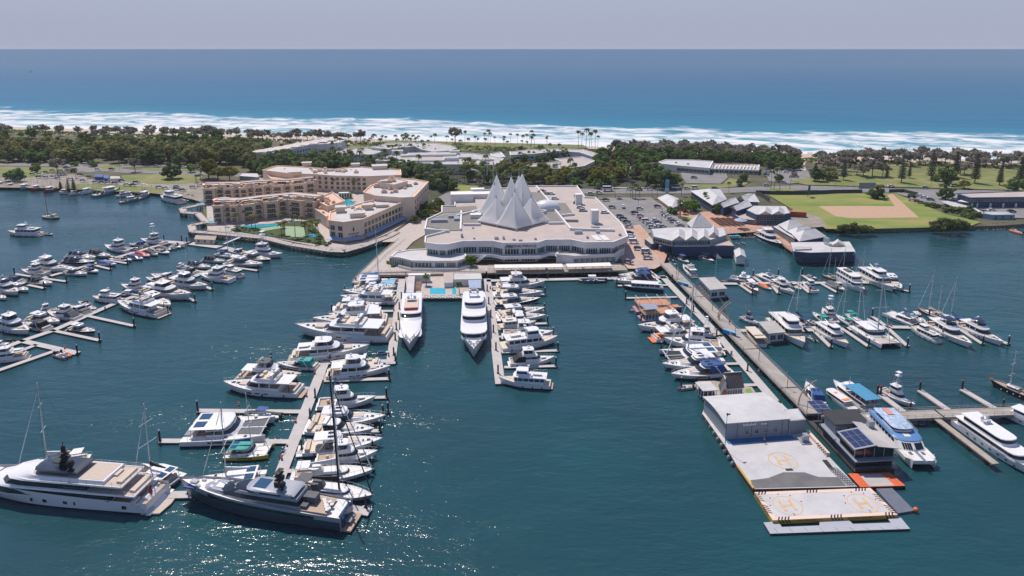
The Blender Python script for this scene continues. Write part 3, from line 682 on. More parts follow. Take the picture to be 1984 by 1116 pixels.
def rig(r,x,z,h,boom,cover,half=2.0,mastm=ALU,furl=WHITE,bow=None,stern=None,spread=2):
    mb=MB();mb.tube((x,0,z),(x-.02*h,0,z+h),.17,.10,6);part('mast',mb,mastm,r)
    mb=MB()
    for k in range(spread):
        zz=z+h*(.42+.3*k);xx=x-.02*h*(.42+.3*k)
        mb.tube((xx,-half*(.8-.2*k),zz),(xx,half*(.8-.2*k),zz),.05,n=4)
    part('spreaders',mb,mastm,r)
    mb=MB()
    for s in(-1,1):
        mb.path([(x-.3,s*half,z),(x-.01*h,s*half*.8,z+h*.42),(x-.02*h,0,z+h*.97)],.022,3)
    if bow:mb.tube(bow,(x-.02*h,0,z+h*.96),.022,n=3)
    if stern:mb.tube(stern,(x-.02*h,0,z+h),.022,n=3)
    part('rigging',mb,GREYC,r)
    if bow and furl:
        q=(x-.02*h,0,z+h*.93);mb=MB();mb.tube(bow,tuple(lerp(a,b,.93)for a,b in zip(bow,q)),.11,.05,5);part('furled_jib',mb,furl,r)
    mb=MB();mb.tube((x-.1,0,z+1.6),(x-boom,0,z+1.7),.1,n=5);part('boom',mb,mastm,r)
    mb=MB();mb.loft([[(xx,-wd,z+1.65),(xx,wd,z+1.65),(xx,wd*.5,z+1.65+hh),(xx,-wd*.5,z+1.65+hh)]for xx,wd,hh in((x-.1,.25,.9),(x-boom*.5,.26,.55),(x-boom,.12,.25))]);part('sail_cover',mb,cover,r)
def yacht(L=13,hull=WHITE,stripe=NAVY,cover=NAVY,dodger=NAVY,mastm=ALU,h=1.45,ketch=False,deckm=OFFW,furl=WHITE):
    def f():
        r=base('sailing_yacht');B=L*.29;rg=hull_part(r,L,B,L*.10,L*.075,hull,stripe,deckm,rake=.06,full=.45,tw=.72);z0=L*.08
        lo=(-L*.18,L*.22,B*.28,z0,L*.12);hi=(-L*.17,L*.18,B*.24,z0+.55,L*.12)
        mb=MB();tier(mb,lo,hi);part('coach_roof',mb,WHITE if deckm is not TEAK else OFFW,r,35)
        mb=MB();tier(mb,lo,hi,.3,.75,.02);part('coach_windows',mb,GLASS,r,35)
        mb=MB();mb.box(-L*.45,-B*.22,z0-.02,-L*.19,B*.22,z0+.02);part('cockpit_floor',mb,TEAK,r)
        mb=MB()
        for s in(-1,1):mb.box(-L*.44,s*B*.26-.2,z0-.02,-L*.2,s*B*.26+.2,z0+.35)
        part('cockpit_coaming',mb,WHITE,r)
        mb=MB();tier(mb,(-L*.22,-L*.09,B*.28,z0+.4,L*.06),(-L*.24,-L*.14,B*.24,z0+1.5,L*.05));part('spray_dodger',mb,dodger,r)
        mb=MB();tier(mb,(-L*.42,-L*.26,B*.3,z0+1.9,L*.02),(-L*.42,-L*.26,B*.28,z0+2.0,L*.02));part('bimini',mb,dodger,r)
        mb=MB()
        for s in(-1,1):
            for x in(-L*.42,-L*.27):mb.tube((x,s*B*.29,z0),(x,s*B*.28,z0+1.9),.035,n=4)
        part('bimini_frame',mb,STEEL,r)
        rig(r,L*.08,z0+.4,L*h,L*.33,cover,B*.46,mastm,furl,(L*.48,0,L*.1),(-L*.48,0,L*.08))
        if ketch:rig(r,-L*.28,z0+.3,L*h*.72,L*.18,cover,B*.4,mastm,None,None,None,1)
        mb=MB();bowrail(mb,rg,.0,.65,.022);part('lifelines',mb,STEEL,r)
        return r
    return f
def cat(L=13,cover=WHITE,trampoline=BLACK,h=1.35,hull=WHITE,band=None,roofm=WHITE,rigged=True,solar=True,furl=WHITE,top=None,deckm=OFFW):
    def f():
        r=base('sailing_catamaran' if rigged else 'power_catamaran');B=L*.54;hw=L*.125
        for s in(-1,1):
            mb=MB();rg=hullshape(mb,L,hw,L*.12,L*.09,rake=.03,full=.35,flare=.6,y0=s*(B/2-hw/2),nmi=(0,1));part('hull',mb,[band or hull,NAVY],r,40)
            mb=MB();deckshape(mb,rg,.03);part('hull_deck',mb,deckm,r)
        z0=L*.10;mb=MB();mb.box(-L*.40,-B/2+hw*.4,z0-.75,L*.14,B/2-hw*.4,z0+.02);part('bridge_deck',mb,WHITE,r)
        mb=MB();mb.add([(L*.14,-B*.36,z0-.1),(L*.42,-B*.34,z0+.05),(L*.42,-.12,z0+.05),(L*.14,-.12,z0-.1),(L*.14,.12,z0-.1),(L*.42,.12,z0+.05),(L*.42,B*.34,z0+.05),(L*.14,B*.36,z0-.1)],[(0,1,2,3),(4,5,6,7)]);part('trampoline',mb,trampoline,r)
        mb=MB();mb.tube((L*.43,-B*.4,z0+.1),(L*.43,B*.4,z0+.1),.14,n=6);mb.box(L*.14,-.12,z0-.1,L*.45,.12,z0+.06);part('forward_crossbeam',mb,ALU,r)
        lo=(-L*.20,L*.15,B*.37,z0,L*.11);hi=(-L*.22,L*.06,B*.34,z0+1.35,L*.10)
        mb=MB();tier(mb,lo,hi);part('saloon',mb,WHITE,r,35)
        mb=MB();tier(mb,lo,hi,.38,.88,.03);part('saloon_windows',mb,GLASS,r,35)
        mb=MB();tier(mb,(-L*.40,L*.06,B*.37,z0+1.75,L*.1),(-L*.40,L*.05,B*.34,z0+1.9,L*.1));part('hardtop',mb,roofm,r,35)
        mb=MB()
        for s in(-1,1):mb.tube((-L*.39,s*B*.35,z0),(-L*.39,s*B*.33,z0+1.75),.07,n=5);mb.obox((-L*.2,s*B*.34),.3,.15,1.8,0,z0)
        part('hardtop_posts',mb,WHITE,r)
        if solar:
            mb=MB()
            for s in(-1,1):mb.box(-L*.37,s*B*.17-B*.12,z0+1.91,-L*.24,s*B*.17+B*.12,z0+1.96)
            part('solar_panel',mb,GLASSB,r)
        mb=MB();mb.box(-L*.39,-B*.3,z0+.03,-L*.22,B*.3,z0+.07);part('cockpit_floor',mb,TEAK,r)
        mb=MB();mb.box(-L*.38,-B*.3,z0+.07,-L*.33,B*.3,z0+.5);part('cockpit_seats',mb,BEIGE,r)
        for s in(-1,1):
            mb=MB()
            for x in(L*.26,L*.02):mb.obox((x,s*(B/2-hw/2)),.5,.5,.08,0,L*.108)
            mb.obox((-L*.02,s*(B/2+.01)),L*.30,.06,.30,0,L*.055)
            part('hull_window',mb,GLASS,r)
        mb=MB()
        tier(mb,(-L*.50,-L*.42,B*.09,.75,L*.03),(-L*.5,-L*.41,B*.22,1.35,L*.03));part('stern_tender',mb,RUBBER,r,40)
        if rigged:rig(r,L*.05,z0+1.3,L*h,L*.36,cover,B*.45,ALU,furl,(L*.43,0,z0+.3),None)
        if top:
            mb=MB();tier(mb,(-L*.2,L*.0,B*.24,z0+1.9,L*.06),(-L*.19,-L*.01,B*.22,z0+2.6,L*.05));part('flybridge_coaming',mb,WHITE,r,35)
            mb=MB();tier(mb,(-L*.2,-L*.02,B*.24,z0+3.6,L*.04),(-L*.2,-L*.02,B*.23,z0+3.72,L*.04));part('bimini',mb,top,r,35)
            mb=MB()
            for s in(-1,1):
                for x in(-L*.19,-L*.04):mb.tube((x,s*B*.22,z0+1.9),(x,s*B*.22,z0+3.6),.06,n=4)
            part('bimini_posts',mb,STEEL,r);radar(r,-L*.1,z0+3.7)
        mb=MB()
        for s in(-1,1):
            pr=None
            for i in range(8):
                p=(-L*.4+i*L*.11,s*(B/2-.12),L*.115+.6);mb.tube((p[0],p[1],L*.09),p,.025,n=4)
                if pr:mb.tube(pr,p,.022,n=4)
                pr=p
        part('lifelines',mb,STEEL,r)
        return r
    return f
def run(L=7,cover=None,hull=WHITE,stripe=NAVY,bimini=None,ob=True):
    def f():
        r=base('runabout');B=L*.34;rg=hull_part(r,L,B,L*.15,L*.11,hull,stripe,OFFW if not cover else WHITE);z0=L*.11
        if cover:
            mb=MB();tier(mb,(-L*.46,L*.28,B*.43,z0+.05,L*.2),(-L*.42,L*.05,B*.25,z0+.75,L*.12),steps=2);part('boat_cover',mb,cover,r,40)
        else:
            mb=MB();mb.box(-L*.42,-B*.36,z0-.02,L*.06,B*.36,z0+.0);part('cockpit_floor',mb,GREYC,r)
            mb=MB();tier(mb,(-L*.02,L*.12,B*.36,z0+.05,L*.08),(-L*.05,L*.04,B*.3,z0+.6,L*.06));part('windscreen',mb,GLASS,r)
            mb=MB();mb.box(-L*.42,-B*.36,z0,-L*.34,B*.36,z0+.45);mb.box(-L*.2,-B*.32,z0,-L*.1,-B*.06,z0+.55);mb.box(-L*.2,B*.06,z0,-L*.1,B*.32,z0+.55);part('seats',mb,BEIGE,r)
        if bimini:
            mb=MB();tier(mb,(-L*.32,L*.04,B*.38,z0+1.75,L*.04),(-L*.32,L*.04,B*.36,z0+1.85,L*.04));part('bimini',mb,bimini,r)
            mb=MB()
            for s in(-1,1):
                for x in(-L*.3,L*.02):mb.tube((x,s*B*.36,z0),(x,s*B*.36,z0+1.75),.035,n=4)
            part('bimini_frame',mb,STEEL,r)
        if ob:outboard(r,-L/2,1,BLACK)
        return r
    return f
def rib(L=8.5,tube=GREYC,ttop=WHITE,console=WHITE):
    def f():
        r=base('inflatable_boat');B=L*.34;mb=MB();pts=[(-L*.5,B*.36),(L*.15,B*.40),(L*.36,B*.26),(L*.48,0),(L*.36,-B*.26),(L*.15,-B*.40),(-L*.5,-B*.36)]
        mb.path([(x,y,.45+max(0,x)*.05)for x,y in pts],L*.045,7);part('inflatable_tube',mb,tube,r,50)
        mb=MB();mb.prism([(x*.96,y)for x,y in pts],.05,.32);part('hull',mb,OFFW,r)
        mb=MB();mb.box(-L*.04,-B*.14,.3,L*.08,B*.14,1.3);mb.box(-L*.22,-B*.2,.3,-L*.1,B*.2,.8);part('helm_console',mb,console,r)
        if ttop:
            mb=MB();mb.box(-L*.16,-B*.3,2.2,L*.12,B*.3,2.3);part('canopy',mb,ttop,r)
            mb=MB()
            for x in(-L*.13,L*.09):
                for s in(-1,1):mb.tube((x,s*B*.2,.4),(x,s*B*.26,2.2),.04,n=4)
            part('canopy_frame',mb,STEEL,r)
        outboard(r,-L*.5,2 if L>6 else 1,BLACK);return r
    return f
def jetski(c=WHITE):
    def f():
        r=base('jet_ski');mb=MB();hullshape(mb,3.2,1.15,.75,.5,keel=.2,stripe=.2);part('hull',mb,[c,BLACK],r,40)
        mb=MB();tier(mb,(-1.4,.2,.26,.5,.3),(-1.3,.1,.2,.95,.3));part('seat',mb,BLACK,r,40)
        mb=MB();tier(mb,(0,1.1,.34,.6,.4),(.1,.6,.2,1.05,.3));mb.tube((.25,-.4,1.15),(.25,.4,1.15),.05);part('handlebar_cowl',mb,c,r,40);return r
    return f
def trawler(L=18,hull=RED,rigm=ALU,nets=GREYC):
    def f():
        r=base('fishing_trawler');B=L*.32;rg=hull_part(r,L,B,L*.19,L*.09,hull,ANTIF,TAN,sheer=2.2,rake=.06);z0=L*.10
        lo=(-L*.02,L*.25,B*.33,z0+.3,L*.05);hi=(0,L*.22,B*.31,z0+2.8,L*.04)
        mb=MB();tier(mb,lo,hi);part('wheelhouse',mb,WHITE,r,35)
        mb=MB();tier(mb,lo,hi,.52,.82,.03);part('wheelhouse_windows',mb,GLASS,r,35)
        mb=MB();tier(mb,(-L*.1,L*.27,B*.36,z0+2.8,L*.05),(-L*.1,L*.27,B*.36,z0+2.95,L*.05));part('wheelhouse_roof',mb,OFFW,r)
        mb=MB();mb.tube((-L*.04,0,z0),(-L*.04,0,z0+L*.55),.14,.08)
        for s in(-1,1):
            mb.tube((-L*.04,s*B*.3,z0),(-L*.04,0,z0+L*.4),.1);mb.tube((-L*.06,s*B*.42,z0+.6),(-L*.1,s*B*1.15,z0+L*.48),.1,.06);mb.tube((-L*.1,s*B*1.15,z0+L*.48),(-L*.04,0,z0+L*.55),.03,n=3)
            mb.tube((-L*.44,s*B*.3,z0),(-L*.44,s*B*.3,z0+L*.2),.1)
        mb.tube((-L*.44,-B*.3,z0+L*.2),(-L*.44,B*.3,z0+L*.2),.1);part('trawl_gantry',mb,rigm,r)
        mb=MB();mb.ball((-L*.3,B*.15,z0+.5),L*.07,B*.14,.7);mb.ball((-L*.22,-B*.18,z0+.4),L*.06,B*.12,.5);part('net_heap',mb,nets,r)
        mb=MB();mb.box(-L*.22,-B*.12,z0,-L*.12,B*.12,z0+.9);part('winch',mb,GREYC,r);return r
    return f
def mega(L=36,variant=0,stripe=NAVY,B=None):
    def f():
        r=base('megayacht');b=B or L*.215;mb=MB();rg=hullshape(mb,L,b,L*.105,L*.07,rake=.07,full=.5,stripe=.5,flare=.35,keel=1.2);part('hull',mb,[WHITE,stripe],r,40)
        mb=MB();deckshape(mb,rg,.5,ins=.15);part('main_deck',mb,OFFW,r)
        z=L*.075;tiers=[[(-.40,.33,.46,2.1,.07,.03),(-.34,.13,.43,2.0,.05,.03),(-.25,-.04,.36,1.8,.04,.02)],[(-.42,.36,.46,1.7,.07,.22),(-.38,.11,.42,1.7,.04,.07)],[(-.42,.28,.46,2.2,.08,.04),(-.36,.12,.43,2.1,.08,.03)]][variant]
        for i,(xb,xf,hw,hh,ns,rk)in enumerate(tiers):
            lo=(xb*L,xf*L,hw*b,z,ns*L);hi=(xb*L,(xf-rk)*L,(hw-.02)*b,z+hh,ns*L)
            mb=MB();tier(mb,lo,hi,steps=2);part('deckhouse',mb,WHITE,r,35)
            mb=MB()
            if variant==1 and i==0:
                for s in(-1,1):mb.prism([(-.2*L,s*(hw*b-.05)),(.22*L,s*(hw*b-.3)),(.22*L,s*(hw*b+.02)),(-.2*L,s*(hw*b+.06))],z+hh*.4,z+hh*.75)
                part('side_windows',mb,GLASS,r)
            else:tier(mb,lo,hi,.42,.86,.05);part('window_band',mb,GLASS,r,35)
            z+=hh
            if not(variant==1 and i==0):
                mb=MB();tier(mb,(xb*L-L*.04,(xf-rk+.015)*L,(hw+.02)*b,z,ns*L),(xb*L-L*.04,(xf-rk+.01)*L,(hw+.015)*b,z+.22,ns*L));part('deck_overhang',mb,WHITE,r,35);z+=.22
        mb=MB();xm=-L*(.17 if variant==0 else.2)
        for s in(-1,1):mb.obox((xm,s*b*.16),1.3,.3,1.3,0,z)
        mb.box(xm-1.2,-b*.2,z+1.2,xm+.9,b*.2,z+1.4);mb.tube((xm,0,z+1.4),(xm-.3,0,z+4.2),.13,.05);mb.ball((xm-.6,b*.14,z+1.9),.6);mb.ball((xm-.6,-b*.14,z+1.9),.6);mb.box(xm-.6,-1.1,z+2.6,xm-.3,1.1,z+2.75);part('mast',mb,WHITE,r,40)
        if variant==1:
            mb=MB();mb.box(-L*.26,-b*.3,z,-L*.04,b*.3,z+.5);part('deck_sofa',mb,BEIGE,r)
            mb=MB();mb.box(-L*.03,-b*.28,z,-L*.015,b*.28,z+.9);part('windscreen',mb,RED,r)
        mb=MB()
        for x,y in((.40,.10),(.40,-.10),(.36,.16),(.36,-.16),(.43,0)):mb.obox((x*L,y*b),1.1,.7,.8,0,L*.085)
        part('anchor_windlass',mb,STEEL,r)
        mb=MB();bowrail(mb,rg,.55,1.0,.035);part('bow_rail',mb,STEEL,r)
        mb=MB()
        for i in range(7):
            for s in(-1,1):mb.obox((-L*.28+i*L*.09,s*b*.487),.9,.12,.45,0,L*.045)
        part('porthole',mb,GLASS,r);platform(r,L,b,TEAK,2.2);return r
    return f
# ================================================================== ONE-OFF VESSELS
MIDSTEEL=mat('steel_blue_hull',(.055,.072,.10),.3,.08,.6,metal=.2,coat=.4)
DKHULL=mat('dark_silver_hull',(.024,.033,.048),.25,.1,.5,metal=.3,coat=.5)
SILV2=mat('pale_silver_paint',(.36,.375,.40),.3,.06,.6,metal=.2,coat=.3)
def railing(mb,pts,h=1.0,post=2.0,r=.035):
    for a,b in zip(pts,pts[1:]):
        a,b=Vector(a),Vector(b);L=(b-a).length;up=Vector((0,0,h));mb.tube(a+up,b+up,r,n=4);mb.tube(a+up*.5,b+up*.5,r*.7,n=4)
        for i in range(int(L/post)+1):q=a+(b-a)*(i*post/max(L,.1));mb.tube(q,q+up,r,n=4)
def superyacht(L=50,dark=False):
    def f():
        r=base('superyacht');b=L*.175;mb=MB()
        if not dark:
            rg=hullshape(mb,L,b,L*.118,L*.068,rake=.06,full=.5,stripe=.5,flare=.35,keel=1.5,sheer=1.5);part('hull',mb,[WHITE,NAVY],r,40)
            mb=MB();deckshape(mb,rg,.8,ins=.2);part('main_deck',mb,TEAK,r)
            z=L*.058
            specs=[(-.33,.33,.475,(.044)*L,.16,-.45),(-.22,.235,.44,.038*L,.12,-.39),]
            for i,(xb,xf,hw,hh,ns,ovb)in enumerate(specs):
                lo=(xb*L,xf*L,hw*b,z,ns*L);hi=(xb*L+.4,(xf-.05)*L,(hw-.012)*b,z+hh,ns*L)
                mb=MB();tier(mb,lo,hi,steps=2);part('deckhouse',mb,WHITE,r,35)
                mb=MB();tier(mb,lo,hi,.12,.80,.06);part('window_band',mb,GLASS,r,35)
                z+=hh
                mb=MB();tier(mb,(ovb*L,(xf-.03)*L,(hw+.008)*b,z-.25,ns*L),(ovb*L,(xf-.05)*L,(hw-.005)*b,z+.1,ns*L));part('deck_overhang',mb,WHITE,r,35)
                mb=MB();tier(mb,(ovb*L+.3,-.02*L,(hw-.03)*b,z+.1,ns*L*.3),(ovb*L+.3,-.02*L,(hw-.03)*b,z+.14,ns*L*.3));part('teak_deck',mb,TAN,r)
                mb=MB();e=(hw-.01)*b;railing(mb,[(-.1*L,-e,z+.1),(ovb*L+.3,-e*.98,z+.1),(ovb*L+.3,e*.98,z+.1),(-.1*L,e,z+.1)],1.0,2.0);part('deck_railing',mb,STEEL,r)
                mb=MB();mb.box((ovb+.015)*L,-e*.7,z+.14,(ovb+.04)*L,e*.7,z+.7);mb.box((ovb+.07)*L,-e*.5,z+.14,(ovb+.1)*L,e*.1,z+.55);part('deck_sofa',mb,BEIGE,r)
                z+=.1
            mb=MB();tier(mb,(-.30*L,.16*L,b*.40,z,L*.1),(-.30*L,.12*L,b*.37,z+.85,L*.1));part('sun_deck_coaming',mb,WHITE,r,35)
            mb=MB();tier(mb,(-.29*L,.07*L,b*.34,z+.83,L*.05),(-.29*L,.07*L,b*.34,z+.9,L*.05));part('sun_deck_floor',mb,TAN,r)
            mb=MB();tier(mb,(-.12*L,.05*L,b*.30,z+.6,L*.04),(-.11*L,.03*L,b*.27,z+1.9,L*.04));part('bridge_windows',mb,GLASS,r,35)
            mb=MB();tier(mb,(-.17*L,.06*L,b*.34,z+1.9,L*.05),(-.16*L,.04*L,b*.30,z+2.15,L*.05));part('hardtop',mb,DKHULL,r,35)
            zt=z+2.1;mb=MB()
            mb.box(-.08*L,-.6,zt,-.045*L,.6,zt+.7);mb.loft([[(-.075*L,-.4,zt+.6),(-.05*L,-.4,zt+.6),(-.05*L,.4,zt+.6),(-.075*L,.4,zt+.6)],[(-.072*L,-.2,zt+5.2),(-.06*L,-.2,zt+5.2),(-.06*L,.2,zt+5.2),(-.072*L,.2,zt+5.2)]])
            for h in(1.6,2.6,3.6):mb.box(-.07*L-.5,-1.1,zt+h,-.06*L+.3,1.1,zt+h+.12)
            mb.tube((-.065*L,0,zt+4),(-.067*L,0,zt+6.4),.08)
            mb.ball((-.05*L,-1.5,zt+1.0),.7);mb.ball((-.12*L,1.6,zt+1.6),.85,rz=1.1);mb.tube((-.12*L,1.6,zt),(-.12*L,1.6,zt+1.2),.4);mb.box(-.06*L,-1.2,zt+.9,-.03*L,1.2,zt+1.2);part('mast',mb,BLACK,r,40)
            mb=MB();mb.obox((.33*L,0),4.4,3.6,.55,0,L*.095);p_=part('spa_surround',mb,OFFW,r)
            mb=MB();mb.obox((.33*L,0),3.4,2.6,.06,0,L*.095+.55);part('spa_water',mb,mat('spa_water',(.06,.42,.36),.1),p_)
            mb=MB()
            for s in(-1,1):
                for k in range(5):mb.box(-.5*L+k*.9-.9,s*b*.36-1.2,.4+k*.7,-.5*L+k*.9+.1,s*b*.36+1.2,.75+k*.7)
            part('stern_stairs',mb,OFFW,r)
            mb=MB();mb.loft([[(-.47*L,-b*.22,3.3),(-.47*L,b*.22,3.3),(-.45*L,b*.22,3.3),(-.45*L,-b*.22,3.3)],[(-.515*L,-b*.24,.6),(-.515*L,b*.24,.6),(-.46*L,b*.24,.6),(-.46*L,-b*.24,.6)]]);part('transom_door',mb,WHITE,r)
            mb=MB();mb.prism([(-.55*L,-b*.40),(-.47*L,-b*.47),(-.47*L,b*.47),(-.55*L,b*.40),(-.56*L,0)],.2,.6);part('swim_platform',mb,TAN,r)
            mb=MB()
            for s in(-1,1):
                for x in(-.40,-.39,-.16,-.12,-.11,-.02,-.01,.05):mb.obox((x*L,s*b*.481),.4,.15,.8,0,L*.03)
            part('porthole',mb,GLASS,r)
            mb=MB()
            for s in(-1,1):mb.prism([(-.28*L,s*b*.478-.1),(.32*L,s*b*.40-.15),(.36*L,s*b*.375-.15),(.36*L,s*b*.375+.15),(.32*L,s*b*.40+.15),(-.28*L,s*b*.478+.1)],L*.068,L*.083)
            mb=MB();mb.box(-.435*L,-.06*b,3.5,-.43*L,.06*b,3.52);mb.tube((-.445*L,0,z-5),(-.46*L,0,z-2.2),.05);part('flagstaff',mb,ALU,r)
            mb=MB();mb.add([(-.455*L,0,z-3.9),(-.46*L,.0,z-2.3),(-.485*L,.5,z-2.9),(-.48*L,.5,z-4.4)],[(0,1,2,3)]);part('flag',mb,RED,r)
            mb=MB();tier(mb,(.10*L,.18*L,b*.1,z-L*.05+.2,L*.03),(.10*L,.185*L,b*.14,z-L*.05+.9,L*.03));part('tender',mb,OFFW,r,40)
        else:
            rg=hullshape(mb,L,b,L*.135,L*.092,rake=.09,full=.5,stripe=.75,flare=.35,keel=1.3,sheer=1.4,nmi=(0,1),band=2);part('hull',mb,[SILV2,DKHULL,MIDSTEEL],r,40)
            mb=MB();deckshape(mb,rg,.5,ins=.18);part('main_deck',mb,OFFW,r)
            mb=MB();n=len(rg)
            for side in(0,1):
                o=len(mb.v);cnt_=0
                for k in range(2,n-3):
                    A=Vector(rg[k][0 if side==0 else-1]);B_=Vector(rg[k][1 if side==0 else-2]);off=Vector((0,.05 if side==0 else-.05,0))
                    mb.v+=[tuple(A.lerp(B_,.45)+off),tuple(A.lerp(B_,.98)+off)];cnt_+=1
                for k in range(cnt_-1):i=o+2*k;mb.f.append([i,i+1,i+3,i+2]);mb.m.append(0)
            part('hull_window_band',mb,GLASS,r)
            z=L*.10;lo=(-.27*L,.30*L,b*.38,z-.3,L*.2);hi=(-.25*L,.14*L,b*.33,z+2.0,L*.14)
            mb=MB();tier(mb,lo,hi);part('deckhouse',mb,SILVER,r,35)
            mb=MB();tier(mb,lo,hi,.35,.75,.05);part('window_band',mb,GLASS,r,35)
            mb=MB();tier(mb,(-.08*L,.24*L,b*.33,z+.8,L*.1),(-.08*L,.12*L,b*.28,z+2.2,L*.08));part('windscreen',mb,GLASS,r,35)
            mb=MB();tier(mb,(.15*L,.36*L,b*.30,z+.1,L*.12),(.15*L,.30*L,b*.26,z+1.0,L*.1));part('foredeck_trunk',mb,SILVER,r,35)
            mb=MB();mb.obox((.23*L,0),2.2,1.8,.1,0,z+1.0);mb.obox((.28*L,.8),.7,.7,.1,0,z+.95);mb.obox((.28*L,-.8),.7,.7,.1,0,z+.95);part('deck_hatch',mb,OFFW,r)
            mb=MB();tier(mb,(-.24*L,.06*L,b*.36,z+2.7,L*.05),(-.22*L,.03*L,b*.33,z+3.0,L*.05));part('hardtop',mb,SILVER,r,35)
            mb=MB();mb.box(-.06*L,-b*.22,z+3.0,.015*L,b*.22,z+3.06);part('solar_panel',mb,GLASSB,r)
            mb=MB()
            for s in(-1,1):mb.obox((-.19*L,s*b*.33),2.4,.25,1.2,0,z+1.7);mb.obox((-.02*L,s*b*.33),1.2,.2,1.0,0,z+1.8)
            part('hardtop_pillars',mb,SILVER,r)
            zt=z+3;mb=MB();mb.obox((-.115*L,0),1.6,1.2,1.0,0,zt);mb.ball((-.115*L,-1.2,zt+1.2),.85);mb.ball((-.155*L,1.3,zt+1.4),.85);mb.tube((-.155*L,1.3,zt),(-.155*L,1.3,zt+1.2),.3);mb.tube((-.12*L,0,zt),(-.125*L,0,zt+4.2),.2,.08)
            for h in(1.9,2.8,3.5):mb.box(-.12*L-.7,-1.2,zt+h,-.12*L+.5,1.2,zt+h+.18)
            part('mast',mb,BLACK,r,40)
            mb=MB();mb.box(-.42*L,-b*.36,z-.35,-.22*L,b*.36,z-.28);part('aft_deck_floor',mb,TEAK,r)
            mb=MB();mb.box(-.33*L,-b*.25,z-.28,-.26*L,b*.05,z+1.4);mb.box(-.30*L,b*.12,z-.28,-.25*L,b*.3,z+.4);part('deck_sofa',mb,GREYC,r)
            mb=MB()
            for i in range(5):mb.ball((-.36*L-i*.55,-b*.18+i*.75,z+.05),.55,.55,.22)
            for i in range(4):mb.ball((-.40*L-(i%2)*.8,-b*.1+i*.7,z+.15),.5,.5,.2)
            part('rope_coils',mb,OFFW,r,50)
            mb=MB();mb.box(-.555*L,-b*.40,.35,-.47*L,b*.40,.75);part('swim_platform',mb,TEAK,r)
            mb=MB();tier(mb,(-.535*L,-.45*L,b*.12,.9,L*.03),(-.535*L,-.45*L,b*.17,1.6,L*.03));part('tender',mb,RUBBER,r,40)
            mb=MB();mb.box(-.505*L,-b*.34,.8,-.485*L,b*.34,z-.6);part('transom_glass',mb,GLASSB,r)
            mb=MB();mb.obox((.40*L,0),1.6,1.2,.6,0,z+.6);mb.obox((.36*L,1.1),.9,.6,.7,0,z+.3);mb.obox((.36*L,-1.1),.9,.6,.7,0,z+.3);part('anchor_windlass',mb,STEEL,r)
            mb=MB();mb.obox((.40*L,1.6),3,1.0,.35,0,z+.35);part('foredeck_cushion',mb,BLUE,r)
        return r
    return f
